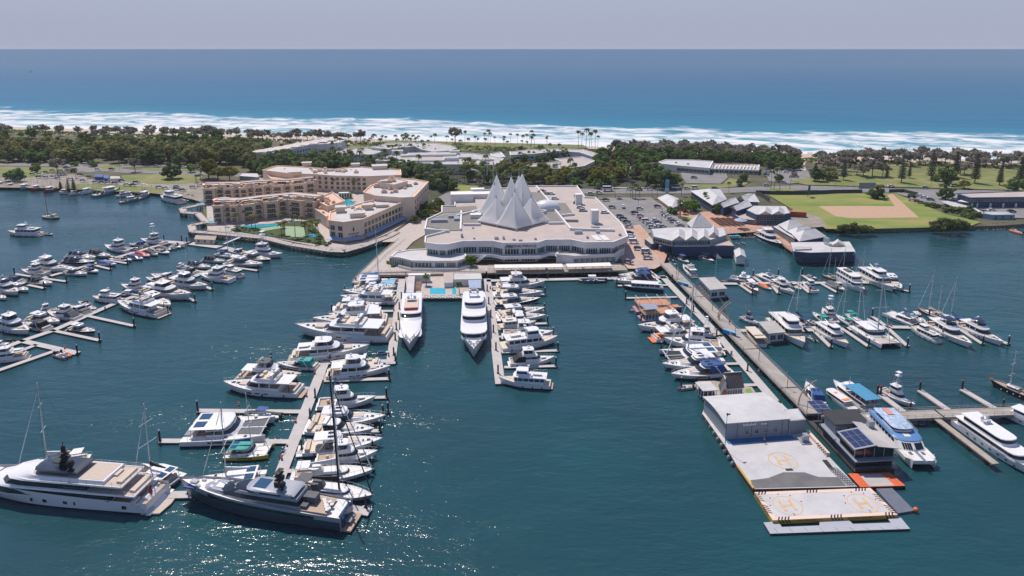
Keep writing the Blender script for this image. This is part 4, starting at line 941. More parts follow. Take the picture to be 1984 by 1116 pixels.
def ferry_cat(L=30):
    def f():
        r=base('catamaran_ferry');B=L*.36
        for s in(-1,1):
            mb=MB();hullshape(mb,L*.98,L*.10,L*.115,L*.10,rake=.02,full=.3,flare=.7,y0=s*(B/2-L*.05),keel=1);part('hull',mb,[WHITE,NAVY],r,40)
        z=L*.105;mb=MB();mb.prism([(-L*.49,-B*.48),(L*.40,-B*.48),(L*.47,-B*.30),(L*.47,B*.30),(L*.40,B*.48),(-L*.49,B*.48)],z-1.3,z);part('bridge_deck',mb,OFFW,r)
        lo=(-L*.44,L*.30,B*.47,z,L*.10);hi=(-L*.44,L*.20,B*.45,z+2.4,L*.10)
        mb=MB();tier(mb,lo,hi);part('lower_saloon',mb,WHITE,r,35)
        mb=MB()
        for s in(-1,1):
            for k in range(4):
                y=s*(B*.08+k*B*.07);x=L*.275-(y/(B*.47))**2*L*.05
                mb.loft([[(x+.35,y-.32,z+.5),(x+.35,y+.32,z+.5),(x+.15,y+.32,z+.5),(x+.15,y-.32,z+.5)],[(x-L*.045,y-.32,z+1.9),(x-L*.045,y+.32,z+1.9),(x-L*.055,y+.32,z+1.9),(x-L*.055,y-.32,z+1.9)]])
        part('front_windows',mb,GLASS,r)
        mb=MB()
        for s in(-1,1):
            for k in range(8):mb.obox((-L*.38+k*L*.07,s*B*.463),L*.05,.12,.9,0,z+1.0)
        part('side_windows',mb,GLASS,r)
        mb=MB();tier(mb,(-L*.46,L*.21,B*.48,z+2.4,L*.12),(-L*.46,L*.17,B*.46,z+2.8,L*.12));part('upper_deck',mb,mat('ferry_blue',(.10,.23,.46),.45,.12,.8),r,35)
        mb=MB();x0=L*.10;zz=z+2.86;mb.prism([(x0-1.1,-1.4),(x0-.2,-1.0),(x0+.9,-1.2),(x0+1.0,0),(x0+.9,1.2),(x0-.2,1.0),(x0-1.1,1.4)],z+2.8,zz);part('crest_panel',mb,mat('ferry_crest',(.72,.66,.58),.5,.15,1.5),r)
        lo=(-L*.22,L*.04,B*.33,z+2.8,L*.05);hi=(-L*.22,L*.02,B*.32,z+4.3,L*.05)
        mb=MB();tier(mb,lo,hi,0,.35);part('upper_saloon',mb,WHITE,r,35)
        mb=MB();tier(mb,lo,hi,.35,1);part('bridge_windows',mb,GLASS,r,35)
        mb=MB();tier(mb,(-L*.42,L*.06,B*.36,z+4.3,L*.08),(-L*.42,L*.05,B*.34,z+4.5,L*.08));part('canopy_roof',mb,mat('mottled_blue_roof',(.20,.33,.52),.5,.2,1.2,col2=(.55,.60,.66)),r,35)
        mb=MB();mb.box(-L*.40,-B*.1,z+4.55,-L*.25,B*.1,z+4.8);part('life_raft_box',mb,mat('faded_red',(.55,.25,.22),.7),r)
        mb=MB()
        for s in(-1,1):railing(mb,[(-L*.45,s*B*.45,z+2.8),(-L*.1,s*B*.46,z+2.8),(L*.06,s*B*.42,z+2.8)],1.0,1.2)
        railing(mb,[(L*.38,-B*.46,z),(L*.45,-B*.30,z)],1.0,1.5);railing(mb,[(L*.38,B*.46,z),(L*.45,B*.30,z)],1.0,1.5);part('deck_railing',mb,WHITE,r)
        mb=MB();mb.box(L*.28,-.35,z+.3,L*.52,.35,z+.45);railing(mb,[(L*.3,-.35,z+.4),(L*.52,-.35,z+.4)],.8,1.2);part('boarding_gangway',mb,STEEL,r)
        mb=MB()
        for y in(-B*.2,B*.2):mb.obox((L*.33,y),1.6,1.1,.1,0,z)
        part('deck_hatch',mb,GREYC,r);return r
    return f
def deck_ferry(L=26):
    def f():
        r=base('double_deck_ferry');B=L*.30;rg=hull_part(r,L,B,L*.13,L*.08,WHITE,NAVY,OFFW,tw=.98);z=L*.085
        lo=(-L*.36,L*.30,B*.44,z,L*.10);hi=(-L*.36,L*.27,B*.43,z+2.3,L*.09);mb=MB();tier(mb,lo,hi);part('lower_cabin',mb,WHITE,r,35)
        mb=MB();tier(mb,lo,hi,.4,.85,.03);part('lower_windows',mb,GLASS,r,35)
        mb=MB();tier(mb,(-L*.49,L*.28,B*.48,z+2.3,L*.08),(-L*.49,L*.28,B*.48,z+2.5,L*.08));part('upper_deck',mb,OFFW,r)
        mb=MB()
        for s in(-1,1):
            for x in(-.48,-.36,-.24,-.12,0):mb.tube((x*L,s*B*.46,z+2.5),(x*L,s*B*.46,z+4.8),.08)
        for y in(-.46,-.15,.15,.46):mb.tube((-.48*L,y*B,z),(-.48*L,y*B,z+4.8),.08)
        part('awning_posts',mb,WHITE,r)
        mb=MB();mb.box(-L*.50,-B*.49,z+4.8,L*.04,B*.49,z+5.0);part('blue_roof',mb,mat('turquoise_roof',(.06,.25,.42),.55,.12,.5),r)
        mb=MB();railing(mb,[(0,-B*.47,z+2.5),(-L*.485,-B*.47,z+2.5),(-L*.485,B*.47,z+2.5),(0,B*.47,z+2.5)],1.0,1.5);railing(mb,[(-L*.4,-B*.47,z),(-L*.485,-B*.47,z),(-L*.485,B*.47,z),(-L*.4,B*.47,z)],1.0,1.5);part('deck_railing',mb,NAVY,r)
        mb=MB()
        for k in range(4):
            for s in(-1,1):mb.box(-L*.44+k*L*.1,s*B*.3-1,z+2.5,-L*.41+k*L*.1,s*B*.3+1,z+3.1)
        part('bench',mb,RED,r)
        mb=MB();tier(mb,(L*.05,L*.22,B*.33,z+2.5,L*.05),(L*.06,L*.18,B*.30,z+4.4,L*.05));c=part('wheelhouse',mb,WHITE,r,35)
        mb=MB();mb.tube((L*.1,0,z+4.4),(L*.09,0,z+8),.15,.06);mb.box(L*.08,-.8,z+5.4,L*.11,.8,z+5.6);part('mast',mb,ALU,r);rail_part(r,rg,.5,.9);return r
    return f
def low_ferry(L=22):
    def f():
        r=base('low_ferry');B=L*.28;rg=hull_part(r,L,B,L*.10,L*.08,WHITE,WHITE,OFFW,tw=.98);z=L*.085
        mb=MB();lo=(-L*.25,L*.38,B*.43,z,L*.08);hi=(-L*.25,L*.36,B*.42,z+1.9,L*.07);tier(mb,lo,hi);part('cabin',mb,WHITE,r,35)
        mb=MB();tier(mb,lo,hi,.4,.8,.03);part('cabin_windows',mb,GLASS,r,35)
        mb=MB();tier(mb,(-L*.3,L*.40,B*.47,z+1.9,L*.08),(-L*.3,L*.4,B*.47,z+2.1,L*.08));part('roof',mb,OFFW,r)
        mb=MB();mb.box(L*.12,-B*.15,z+2.1,L*.2,B*.15,z+2.2);mb.box(-L*.25,-B*.36,z+2.1,-L*.16,B*.36,z+2.3);part('orange_hatch',mb,mat('faded_orange',(.70,.22,.13),.6),r)
        mb=MB();railing(mb,[(-L*.3,-B*.45,z),(-L*.48,-B*.45,z),(-L*.48,B*.45,z),(-L*.3,B*.45,z)],1,1.2);part('stern_railing',mb,STEEL,r);return r
    return f
def tall_ship(L=34):
    def f():
        r=base('tall_ship');B=L*.22;mb=MB();rg=hullshape(mb,L,B,L*.13,L*.10,rake=.08,full=.5,tw=.7,stripe=.5);part('hull',mb,[BLACK,RED],r,40)
        mb=MB();deckshape(mb,rg,.5,ins=.1);part('deck',mb,TEAK,r)
        mb=MB()
        for i in range(14):
            for s in(0,-1):
                p=rg[i][s];mb.tube((p[0],p[1],p[2]),(rg[i+1][s][0],rg[i+1][s][1],rg[i+1][s][2]),.09,n=4)
        part('cap_rail',mb,OFFW,r)
        z=L*.10
        for xb,xf,h in((-.30,-.05,1.5),(.02,.22,1.3)):
            lo=(xb*L,xf*L,B*.36,z-.3,L*.05);hi=(xb*L,xf*L,B*.34,z+h+.5,L*.05);mb=MB();tier(mb,lo,hi);part('deckhouse',mb,OFFW,r,35)
            mb=MB();tier(mb,lo,hi,.45,.8,.04);part('deckhouse_windows',mb,GLASS,r,35)
        mb=MB();mb.tube((L*.47,0,L*.13),(L*.66,0,L*.17),.22,.1);mb.box(L*.46,-B*.2,L*.13,L*.52,B*.2,L*.135);part('bowsprit',mb,WOOD,r)
        mb=MB()
        for k in range(7):
            for s in(-1,1):mb.ball((-L*.34+k*L*.1,s*B*.5,1.7),.35,.35,.5)
        part('fender',mb,OFFW,r,50)
        for x,h in((.18,24),(-.14,22)):
            mb=MB();mb.tube((x*L,0,z),(x*L-.4,0,z+h),.42,.2,8)
            for t,w_ in((.36,3.6),(.66,2.8)):mb.tube((x*L-.1,-w_,z+h*t),(x*L-.1,w_,z+h*t),.17,n=5)
            part('mast',mb,ALU,r)
            mb=MB()
            for s in(-1,1):
                for dx in(-1.2,0,1.2):mb.tube((x*L+dx,s*B*.46,z+.2),(x*L-.3,0,z+h*.66),.03,n=3)
            mb.tube((L*.62,0,L*.165),(x*L-.3,0,z+h*.9),.03,n=3);part('rigging',mb,GREYC,r)
            mb=MB();mb.loft([[(xx,-wd,z+2.3),(xx,wd,z+2.3),(xx,wd*.6,z+2.9),(xx,-wd*.6,z+2.9)]for xx,wd in((x*L-.4,.3),(x*L-7,.18))]);part('furled_sail',mb,TAN,r)
        return r
    return f
def party_barge(L=20,upper=True):
    def f():
        r=base('wooden_party_boat');B=L*.34;mb=MB();rg=hullshape(mb,L,B,L*.09,L*.07,tw=.95,rake=.03,stripe=.4);part('hull',mb,[mat('barge_blue',(.03,.17,.47),.55,.2,1),NAVY],r,40)
        z=L*.075;mb=MB();deckshape(mb,rg,.04);part('deck',mb,mat('orange_deck',(.52,.24,.13),.8,.2,1.5),r)
        mb=MB();lo=(-L*.44,L*.16,B*.44,z,.6);tier(mb,lo,(-L*.44,L*.16,B*.44,z+2.3,.6),0,.38);part('cabin_side',mb,MATS['barge_blue'],r)
        mb=MB();tier(mb,lo,(-L*.44,L*.16,B*.44,z+2.3,.6),.38,.92,-.03);part('cabin_windows',mb,GLASS,r)
        mb=MB()
        for s in(-1,1):
            for k in range(9):mb.obox((-L*.43+k*L*.07,s*B*.44),.16,.14,2.3,0,z)
        part('cabin_posts',mb,WHITE,r)
        mb=MB();mb.box(-L*.46,-B*.48,z+2.3,L*.2,B*.48,z+2.5);part('upper_deck',mb,MATS['orange_deck'],r)
        mb=MB();e=B*.47;railing(mb,[(-L*.45,-e,z+2.5),(L*.19,-e,z+2.5),(L*.19,e,z+2.5),(-L*.45,e,z+2.5),(-L*.45,-e,z+2.5)],1.0,1.1,.05)
        for x in(-.44,-.22,0,.18):
            for s in(-1,1):mb.tube((x*L,s*e,z+2.5),(x*L,s*e,z+4.6),.07)
            if upper:mb.tube((x*L,-e,z+4.6),(x*L,e,z+4.6),.07)
        part('upper_frame',mb,WHITE,r)
        if not upper:
            mb=MB();mb.box(-L*.44,-e,z+4.6,-L*.12,e,z+4.72);part('awning',mb,SILVER,r)
        mb=MB();mb.box(L*.3,-B*.2,z,L*.42,B*.2,z+.6);part('bow_bench',mb,MATS['orange_deck'],r);return r
    return f
def tour_boat(L=20,hull=NAVY,windows=True):
    def f():
        r=base('tour_boat');B=L*.26;rg=hull_part(r,L,B,L*.10,L*.085,hull,BLACK,OFFW,tw=.95);z=L*.085
        lo=(-L*.42,L*.30,B*.42,z,L*.08);hi=(-L*.42,L*.24,B*.40,z+2.0,L*.07)
        mb=MB();tier(mb,lo,hi);part('saloon',mb,WHITE,r,35)
        mb=MB();tier(mb,lo,hi,.35,.88,.03);part('saloon_windows',mb,GLASS,r,35)
        mb=MB()
        for s in(-1,1):
            for k in range(6):mb.obox((-L*.41+k*L*.115,s*B*.415),.22,.2,1.2,0,z+.65)
        part('window_pillars',mb,WHITE,r)
        mb=MB();tier(mb,(-L*.45,L*.27,B*.45,z+2.0,L*.08),(-L*.45,L*.26,B*.44,z+2.18,L*.08));part('roof',mb,OFFW,r,35)
        mb=MB();mb.box(-L*.44,-B*.2,z+2.18,-L*.38,B*.2,z+2.5);part('roof_box',mb,TEAL if hull is not WHITE else GREYC,r);rail_part(r,rg,.6,.7);return r
    return f
def tour_ship(L=24):
    def f():
        r=base('passenger_boat');B=L*.27;rg=hull_part(r,L,B,L*.13,L*.09,WHITE,WHITE,OFFW,tw=.95);z=L*.09
        for i,(xb,xf,w_)in enumerate(((-.44,.30,.44),(-.44,.20,.42))):
            lo=(xb*L,xf*L,w_*B,z,L*.07);hi=(xb*L,(xf-.03)*L,(w_-.01)*B,z+2.3,L*.06);mb=MB();tier(mb,lo,hi);part('saloon',mb,WHITE,r,35)
            mb=MB();tier(mb,lo,hi,.4,.84,.03);part('saloon_windows',mb,GLASS,r,35)
            mb=MB()
            for s in(-1,1):
                for k in range(6):mb.obox((xb*L+1+k*L*.11,s*w_*B*.995),.5,.22,1.15,0,z+.85)
            part('window_pillars',mb,WHITE,r)
            z+=2.3;mb=MB();tier(mb,(xb*L-.6,xf*L,(w_+.03)*B,z,L*.07),(xb*L-.6,(xf-.01)*L,(w_+.03)*B,z+.18,L*.07));part('deck_overhang',mb,OFFW,r,35);z+=.18
        rail_part(r,rg,.6,.9);mb=MB();mb.box(-L*.3,-B*.2,z,-L*.1,B*.2,z+.6);part('roof_box',mb,GREYC,r);return r
    return f
def work_boat(L=17):
    def f():
        r=base('old_ferry');B=L*.32;rg=hull_part(r,L,B,L*.13,L*.09,WHITE,TEAL,TEAK,tw=.9);z=L*.09
        mb=MB();tier(mb,(-L*.2,L*.26,B*.36,z,L*.05),(-L*.2,L*.24,B*.35,z+2,L*.05));part('cabin',mb,CREAMB,r,35)
        mb=MB();tier(mb,(-L*.2,L*.26,B*.36,z,L*.05),(-L*.2,L*.24,B*.35,z+2,L*.05),.4,.8,.03);part('cabin_windows',mb,GLASS,r)
        mb=MB();mb.box(-L*.46,-B*.45,z+2.2,L*.28,B*.45,z+2.35);part('canopy',mb,CREAMB,r)
        mb=MB()
        for s in(-1,1):
            for x in(-.45,-.3,-.15):mb.tube((x*L,s*B*.42,z),(x*L,s*B*.42,z+2.2),.07)
        part('canopy_posts',mb,WOOD,r)
        mb=MB()
        for s in(-1,1):mb.ball((-L*.47,s*B*.46,.9),.45)
        part('orange_buoy',mb,ORANGE,r,50)
        mb=MB();mb.box(-L*.3,-B*.4,z+2.35,-L*.29,B*.4,z+2.6);part('roof_box',mb,GREYC,r);return r
    return f
def pedal_boat(c):
    def f():
        r=base('pedal_boat');mb=MB()
        for s in(-1,1):mb.loft([ring(-1.3,1.3,.32,z,.5)for z in(.05,.5)]);
        mb.v=[(x,y,z)for x,y,z in mb.v];part('float',mb,c,r,40)
        mb=MB();mb.box(-.9,-.8,.45,.4,.8,.6);mb.box(-.95,-.8,.6,-.75,.8,1.15);part('seat',mb,WHITE,r)
        mb=MB();mb.box(-.9,-.85,1.7,.5,.85,1.78)
        for x,y in((-.85,-.8),(-.85,.8),(.45,-.8),(.45,.8)):mb.tube((x,y,.5),(x,y,1.7),.03,n=4)
        part('sunshade',mb,c,r);return r
    return f
# ================================================================== FLEET
KINDS={
 'flyA':(fly(18),18,'white flybridge cruiser with white hardtop'),'flyB':(fly(18,'canvas',NAVY),18,'white flybridge cruiser with navy bimini'),
 'flyO':(fly(18,'open'),18,'white open flybridge cruiser with arch'),'flyE':(fly(18,'hard',WHITE,enclosed=True),18,'white enclosed-bridge motor yacht'),
 'flyG':(fly(18,'canvas',GREYC,deckm=CREAMB),18,'cream flybridge cruiser with grey bimini'),'flyN':(fly(18,'open',stripe=BLACK,hull=WHITE,gl=GLASSB,sup=WHITE),18,'sleek white yacht with dark blue glass'),
 'flyNavy':(fly(18,'hard',hull=NAVY,stripe=WHITE),18,'navy-hulled motor yacht with white cabin'),'flyT':(fly(18,'open',cockpit=ORANGE,deckm=CREAMB),18,'classic motor yacht with orange cockpit'),
 'big':(fly(27,'open',deckm=OFFW),27,'large white raised-deck motor yacht'),'bigH':(fly(27,'hard',enclosed=True,tender=True),27,'large white motor yacht with enclosed bridge'),
 'spW':(sport(13),13,'white sports cruiser with white hardtop'),'spN':(sport(13,'canvas',NAVY),13,'white sports cruiser with navy canopy'),'spK':(sport(13,'canvas',BLACK),13,'white sports cruiser with black canopy'),
 'spB':(sport(13,'canvas',BLUE),13,'white sports cruiser with blue canopy'),'spO':(sport(13,None),13,'open white sports cruiser'),'spG':(sport(13,None,cover=GREYC),13,'white sports cruiser under grey cover'),
 'spNH':(sport(13,'canvas',NAVY,hull=NAVY,stripe=WHITE),13,'navy-hulled sports cruiser with navy canopy'),'spDH':(sport(13,'hard',hull=NAVY,stripe=WHITE),13,'navy-hulled sports cruiser with white top'),'spT':(sport(13,None,cover=TAN),13,'white sports cruiser under tan cover'),
 'spKO':(sport(13,'hard',BLACK),13,'white sports cruiser with black hardtop'),'spTe':(sport(13,'canvas',TEAL),13,'white cruiser with teal canopy'),
 'gmW':(game(15),15,'white game fishing boat'),'gmT':(game(15,True),15,'white game fishing boat with tower'),'gmK':(game(15,cover=BLACK),15,'white game boat with black covers'),'gmG':(game(15,cover=GREYC),15,'white game boat with grey covers'),'gmB':(game(15,canvas=BLACK),15,'white game boat with black top'),
 'plW':(pilot(16),16,'white pilothouse cruiser'),'plB':(pilot(16,gl=GLASSB,hull=WHITE),16,'white trawler yacht with blue windows'),'plG':(pilot(16,mast=False,roof=OFFW),16,'boxy white cruiser'),
 'yaN':(yacht(),13,'white sailing yacht with navy sail cover'),'yaB':(yacht(cover=BLUE,dodger=BLUE),13,'white sailing yacht with blue sail cover'),'yaG':(yacht(cover=TEAL,dodger=TEAL),13,'white sailing yacht with green covers'),'yaW':(yacht(cover=WHITE,dodger=OFFW),13,'white sailing yacht with white covers'),'yaK':(yacht(cover=BLACK,dodger=GREYC,mastm=BLACK,h=1.7,hull=SILVER,furl=BLACK),13,'grey racing yacht with black mast'),'yaD':(yacht(hull=BLACK,stripe=RED,deckm=TEAK,cover=TAN,dodger=TAN,mastm=ALU,ketch=True),13,'black-hulled wooden ketch'),'yaM':(yacht(hull=BLACK,stripe=TEAL,deckm=TEAK,cover=TAN,dodger=TAN,mastm=WOOD,furl=None),13,'dark wooden sloop'),
 'caW':(cat(),13,'white sailing catamaran'),'caK':(cat(cover=BLACK),13,'white sailing catamaran with black sail cover'),'caB':(cat(cover=LBLUE,trampoline=LBLUE,furl=None),13,'white sailing catamaran with light blue sail cover'),'caC':(cat(cover=WHITE,trampoline=TAN,solar=False),13,'white sailing catamaran with cream trampoline'),'caY':(cat(cover=BLUE,band=YELLOW,trampoline=OFFW,roofm=TEAL,h=1.25),13,'yellow-hulled catamaran with blue sail cover'),
 'pcW':(cat(15,rigged=False,top=WHITE,trampoline=GREYC,deckm=OFFW,solar=False),15,'white power catamaran with flybridge'),'pcN':(cat(15,rigged=False,top=NAVY,trampoline=OFFW),15,'white power catamaran with navy bimini'),'pcG':(cat(15,rigged=False,trampoline=GREYC),15,'white power catamaran with solar roof'),
 'rnW':(run(),7,'small open white runabout'),'rnB':(run(cover=BLUE),7,'small runabout under blue cover'),'rnN':(run(cover=NAVY),7,'small runabout under navy cover'),'rnK':(run(cover=BLACK),7,'small runabout under black cover'),'rnG':(run(cover=GREYC),7,'small runabout under grey cover'),'rnO':(run(cover=ORANGE),7,'small runabout under orange cover'),'rnR':(run(hull=WHITE,stripe=RED,cover=RED),7,'small runabout under red cover'),'rnL':(run(bimini=BLUE,hull=WHITE),7,'small runabout with blue bimini'),'rnV':(run(bimini=NAVY,hull=NAVY,stripe=WHITE),7,'navy runabout with navy bimini'),'rnOr':(run(bimini=WHITE,hull=ORANGE,stripe=WHITE),7,'orange jet boat with white canopy'),'rnRS':(run(hull=WHITE,stripe=RED),7,'white runabout with red stripe'),'rnD':(run(hull=TAN,ob=False),7,'open tan dinghy'),
 'ribG':(rib(),8.5,'grey inflatable with white canopy'),'ribN':(rib(tube=NAVY),8.5,'navy inflatable with white canopy'),'ribB':(rib(ttop=BLUE),8.5,'grey inflatable with blue canopy'),'ribS':(rib(5,ttop=None),5,'small grey inflatable tender'),'ribO':(rib(5,tube=ORANGE,ttop=None),5,'small orange inflatable tender'),'ribK':(rib(6,tube=BLACK,ttop=None,console=BLUE),6,'dark inflatable with blue console'),
 'jsW':(jetski(),3.2,'white jet ski'),'jsO':(jetski(ORANGE),3.2,'orange jet ski'),
 'trR':(trawler(hull=RED),18,'red-hulled fishing trawler'),'trN':(trawler(hull=NAVY),18,'navy-hulled fishing trawler'),'trL':(trawler(hull=LBLUE),18,'light-blue-hulled fishing trawler'),'trW':(trawler(hull=WHITE,nets=BLACK),18,'white-hulled fishing trawler'),'trT':(trawler(hull=mat('teal_paint',(.03,.25,.30),.5,.2,1),nets=BLACK),18,'teal-hulled fishing trawler'),'trG':(trawler(hull=mat('grey_blue_paint',(.20,.28,.38),.5,.2,1)),18,'grey-blue workboat'),'trK':(trawler(hull=OFFW,nets=BLACK,rigm=BLACK),18,'white trawler with black rigging'),
 'barU':(party_barge(20,True),20,'blue party boat with open upper frame'),'barA':(party_barge(20,False),20,'blue party boat with silver awning'),
 'tour':(tour_boat(),20,'low blue tour boat with white cabin'),'tship':(tour_ship(),24,'two-storey white passenger boat'),'work':(work_boat(),17,'old cream-roofed ferry with orange buoys'),
}
FLEET={}
def B(row,kind,c,bu,bv,su,sv,look=None,wid=1.0):
    FLEET.setdefault(row,[]).append((kind,px(c,bu,bv),px(c,su,sv),look,wid))
r1,r2='outermost left dock','second left dock'
for k in[('flyA',605,160,310,130),('gmW',200,168,420,190),('spN',-40,250,195,262),('spK',470,282,268,258),('flyB',165,375,-30,312),('spW',255,342,110,312),('spO',55,412,-70,385),('spW',785,195,595,178),('rnL',885,172,765,150)]:B(r1,k[0],'a1',*k[1:])
for k in[('flyE',262,725,0,650),('spK',190,640,430,690),('spW',535,632,280,592),('gmW',340,545,455,525),('gmG',435,555,700,590),('spG',600,488,785,548),('spKO',705,440,805,470),('spO',868,508,725,488),('spDH',858,715,640,685),('ribS',595,940,500,912),('ribO',635,922,560,895),('rnK',-20,790,125,795),('spW',-60,840,95,860),('bigH',-230,985,235,935)]:B(r2,k[0],'a1',*k[1:])
for k in[('gmT',1140,240,1430,272),('gmW',685,325,985,378),('spB',985,285,1200,295),('spG',920,355,1090,372),('spNH',550,522,170,510),('spN',560,470,240,435),('spK',745,442,500,408),('rnB',840,545,590,525),('rnW',1035,492,800,472),('rnN',1160,472,985,445),('rnR',1250,438,1085,405),('rnK',1350,422,1210,385),('rnW',1500,400,1340,368),('rnG',1515,358,1375,332),('ribS',1580,340,1480,318),('rnW',1640,325,1540,300),('ribS',1700,312,1610,290),('rnW',1060,320,1160,330),('rnG',1140,300,1240,312),('rnW',1190,330,1280,335)]:B(r1,k[0],'a2',*k[1:])
for k in[('gmW',893,822,1200,872),('ribN',835,912,1110,925),('plW',530,975,880,1010)]:B(r2,k[0],'a2',*k[1:])
for k in[('spT',370,462,580,505),('spG',430,430,700,482),('flyE',1055,575,655,525),('bigH',870,690,370,620),('spW',645,785,370,690),('flyN',60,765,535,872),('gmW',975,438,1330,492),('plG',1230,385,1440,440),('spK',715,380,925,408),('spN',1095,345,850,315),('spK',1255,275,1030,255),('spW',1680,318,1310,285),('spDH',1775,268,1480,225),('gmT',1905,215,1540,185),('yaB',1400,218,1165,192),('spO',1290,150,1490,185),('yaW',905,345,735,330)]:B(r2,k[0],'a3',*k[1:])
cf='centre foreground dock'
for k in[('spTe',590,170,870,192),('flyG',750,268,330,262),('flyO',215,335,735,372),('flyE',1390,212,955,252),('spO',975,168,1310,165),('gmW',1285,432,890,470),('spW',1355,565,850,592),('spO',1272,655,820,640),('spW',1335,732,785,790),('gmW',1298,825,880,872),('yaW',1265,945,700,990)]:B(cf,k[0],'D',*k[1:])
B(cf,'pcG','B',625,372,130,395,'big white power catamaran with dark trampolines');B(cf,'caY','B',640,505,370,515);B(cf,'ribB','B',475,262,690,285)
B(cf,'caW','B',175,738,585,705);B(cf,'yaK','B',1285,800,790,745);B(cf,'ribK','B',700,535,740,480)
B('superyacht dock','caK','A',850,640,1110,715);B('superyacht dock','yaW','A',120,620,560,560,'white sloop mostly hidden behind the superyacht')
pl='dock left of the pool'
for k in[('caB',1660,155,1050,175),('spO',1640,228,1060,218),('spW',838,292,1540,325),('flyN',815,405,1640,432),('spW',1425,490,745,530),('flyB',630,682,1430,650),('flyA',400,765,1480,735),('big',140,905,1520,975)]:B(pl,k[0],'a4',*k[1:])
B(pl,'bigH','C',608,640,40,690);B(pl,'rnB','C',750,640,705,650)
pr='dock right of the pool'
for k in[('flyA',530,98,115,125),('spW',548,182,70,180),('spDH',490,240,95,278),('spW',530,328,125,378),('spO',537,392,150,405),('plG',452,452,140,485),('gmW',603,552,175,560),('plW',640,605,155,672),('gmK',615,778,230,808)]:B(pr,k[0],'a5',*k[1:])
B(pr,'plB','a5',135,968,575,1005,'white trawler yacht with long blue windows')
B('mall quay','ribN','E',1120,97,1335,100)
lp='dock beside the long pier'
for k in[('spN',40,155,375,138),('spB',85,112,360,95),('tour',112,195,440,222),('barU',600,375,220,395),('barA',600,432,265,470),('flyA',250,548,690,525),('flyT',760,585,382,630),('gmT',720,585,870,600),('gmW',465,655,910,695),('rnW',770,732,960,752),('caW',455,790,900,775),('spW',415,862,950,838),('spB',475,950,1030,895)]:B(lp,k[0],'a6',*k[1:])
B(lp,'ribS','a6',570,1035,690,1030);B(lp,'ribS','a6',160,388,225,388)
fp='right side of the long pier'
B(fp,'flyO','b2',640,735,800,880);B(fp,'spB','b3',10,110,140,315)
nb='water before the navy restaurant'
for k in[('rnL',720,675,575,610),('rnV',1090,660,895,590),('rnRS',1180,590,1085,565),('rnV',530,600,420,580),('rnV',510,640,410,625),('rnV',430,575,330,555),('rnV',520,690,450,690)]:B(nb,k[0],'b2',*k[1:])
B('inlet beside the jetty restaurants','flyNavy','c7',600,645,250,470)
u='upper right dock'
for k in[('pcW',170,185,375,222),('ribO',90,205,150,225),('rnOr',455,338,320,235),('rnO',570,300,460,258),('pcN',440,155,600,222),('flyA',778,345,580,250),('spT',855,305,740,248),('gmW',870,240,990,325),('rnW',1005,192,915,165),('yaD',1062,160,1190,205),('yaN',1195,150,1330,190),('tship',1455,330,1225,200),('rnG',1270,312,1115,240),('plW',1735,318,1440,160),('yaW',1385,150,1520,175),('spW',1812,310,1680,195)]:B(u,k[0],'a7',*k[1:])
m_='middle right dock'
for k in[('gmB',435,632,295,580),('work',330,690,470,840),('plG',890,870,590,600),('yaN',725,530,915,662),('rnRS',888,578,1010,638),('spTe',965,528,1110,630),('gmT',1060,505,1170,628),('yaG',1190,545,1340,645),('yaG',1468,645,1300,545),('plW',1298,855,1010,680),('caC',1715,850,1430,670),('ribS',900,735,980,790),('ribS',970,770,1025,800)]:B(m_,k[0],'a7',*k[1:])
for k in[('pcN',310,185,535,272),('spW',610,262,515,200),('yaD',555,148,740,232),('yaB',735,190,905,272),('plG',498,305,705,408),('flyB',955,450,660,280),('flyB',1198,432,885,285)]:B(m_,k[0],'a8',*k[1:])
fs='left fishing boat shore'
for k in[('trW',-30,285,70,255),('trN',95,300,235,275),('trL',275,335,410,290),('trR',412,345,610,305),('trR',588,368,795,325),('trK',800,372,985,380),('trK',930,402,1105,375),('trW',1090,392,1295,345),('trT',1620,345,1270,425),('plW',1560,425,1780,400)]:B(fs,k[0],'b6',*k[1:])
for k in[('trG',520,430,245,480),('trG',690,355,500,430),('plW',850,412,1160,480),('rnN',1270,440,1150,475)]:B(fs,k[0],'b7',*k[1:])
B('open bay at left','plW','b6',120,925,545,940);B('open bay at left','yaM','b6',565,690,768,720);B('open bay at left','rnD','b6',715,930,615,928)
B('rocky shore at far right','ribO','c6',1265,965,1415,1012)
B('white cruiser berth off the cross jetty','gmT','s',1771,788,1709,757)
for row,lst in FLEET.items():
    lst.sort(key=lambda e:-max(e[1][1],e[2][1]));cnt={}
    nn={}
    for e in lst:lk=e[3]or KINDS[e[0]][2];nn[lk]=nn.get(lk,0)+1
    for kind,b_,s_,look,wid in lst:
        bld_,L0,dl=KINDS[kind];lk=look or dl;cnt[lk]=cnt.get(lk,0)+1
        bx,by=P(*b_,.9);sx_,sy_=P(*s_,.6);d=math.hypot(bx-sx_,by-sy_);k=min(1.5,max(.55,d/L0))*1.06
        cx_,cy_=(bx+sx_)/2,(by+sy_)/2
        if nn[lk]==1:lab=f'{lk} at the {row}'
        else:lab=f'{lk}, '+('nearest' if cnt[lk]==1 else ORD[cnt[lk]-1]+' nearest')+f' such at the {row}'
        place(kind,bld_,lab,'boat',(cx_,cy_,0),math.atan2(by-sy_,bx-sx_),'boats moored at the '+row,(k,k*wid,lerp(k,1,.35)))
def one(name_b,label,b_,s_,L0,cat='yacht',dz=1.0,w=1.0):
    bx,by=P(*b_,1.0);sx_,sy_=P(*s_,.6);d=math.hypot(bx-sx_,by-sy_);k=d/L0
    r=name_b();tag(r,label,cat);r.location=((bx+sx_)/2,(by+sy_)/2,0);r.rotation_euler=(0,0,math.atan2(by-sy_,bx-sx_));r.scale=(k,k*w,k*dz);return r
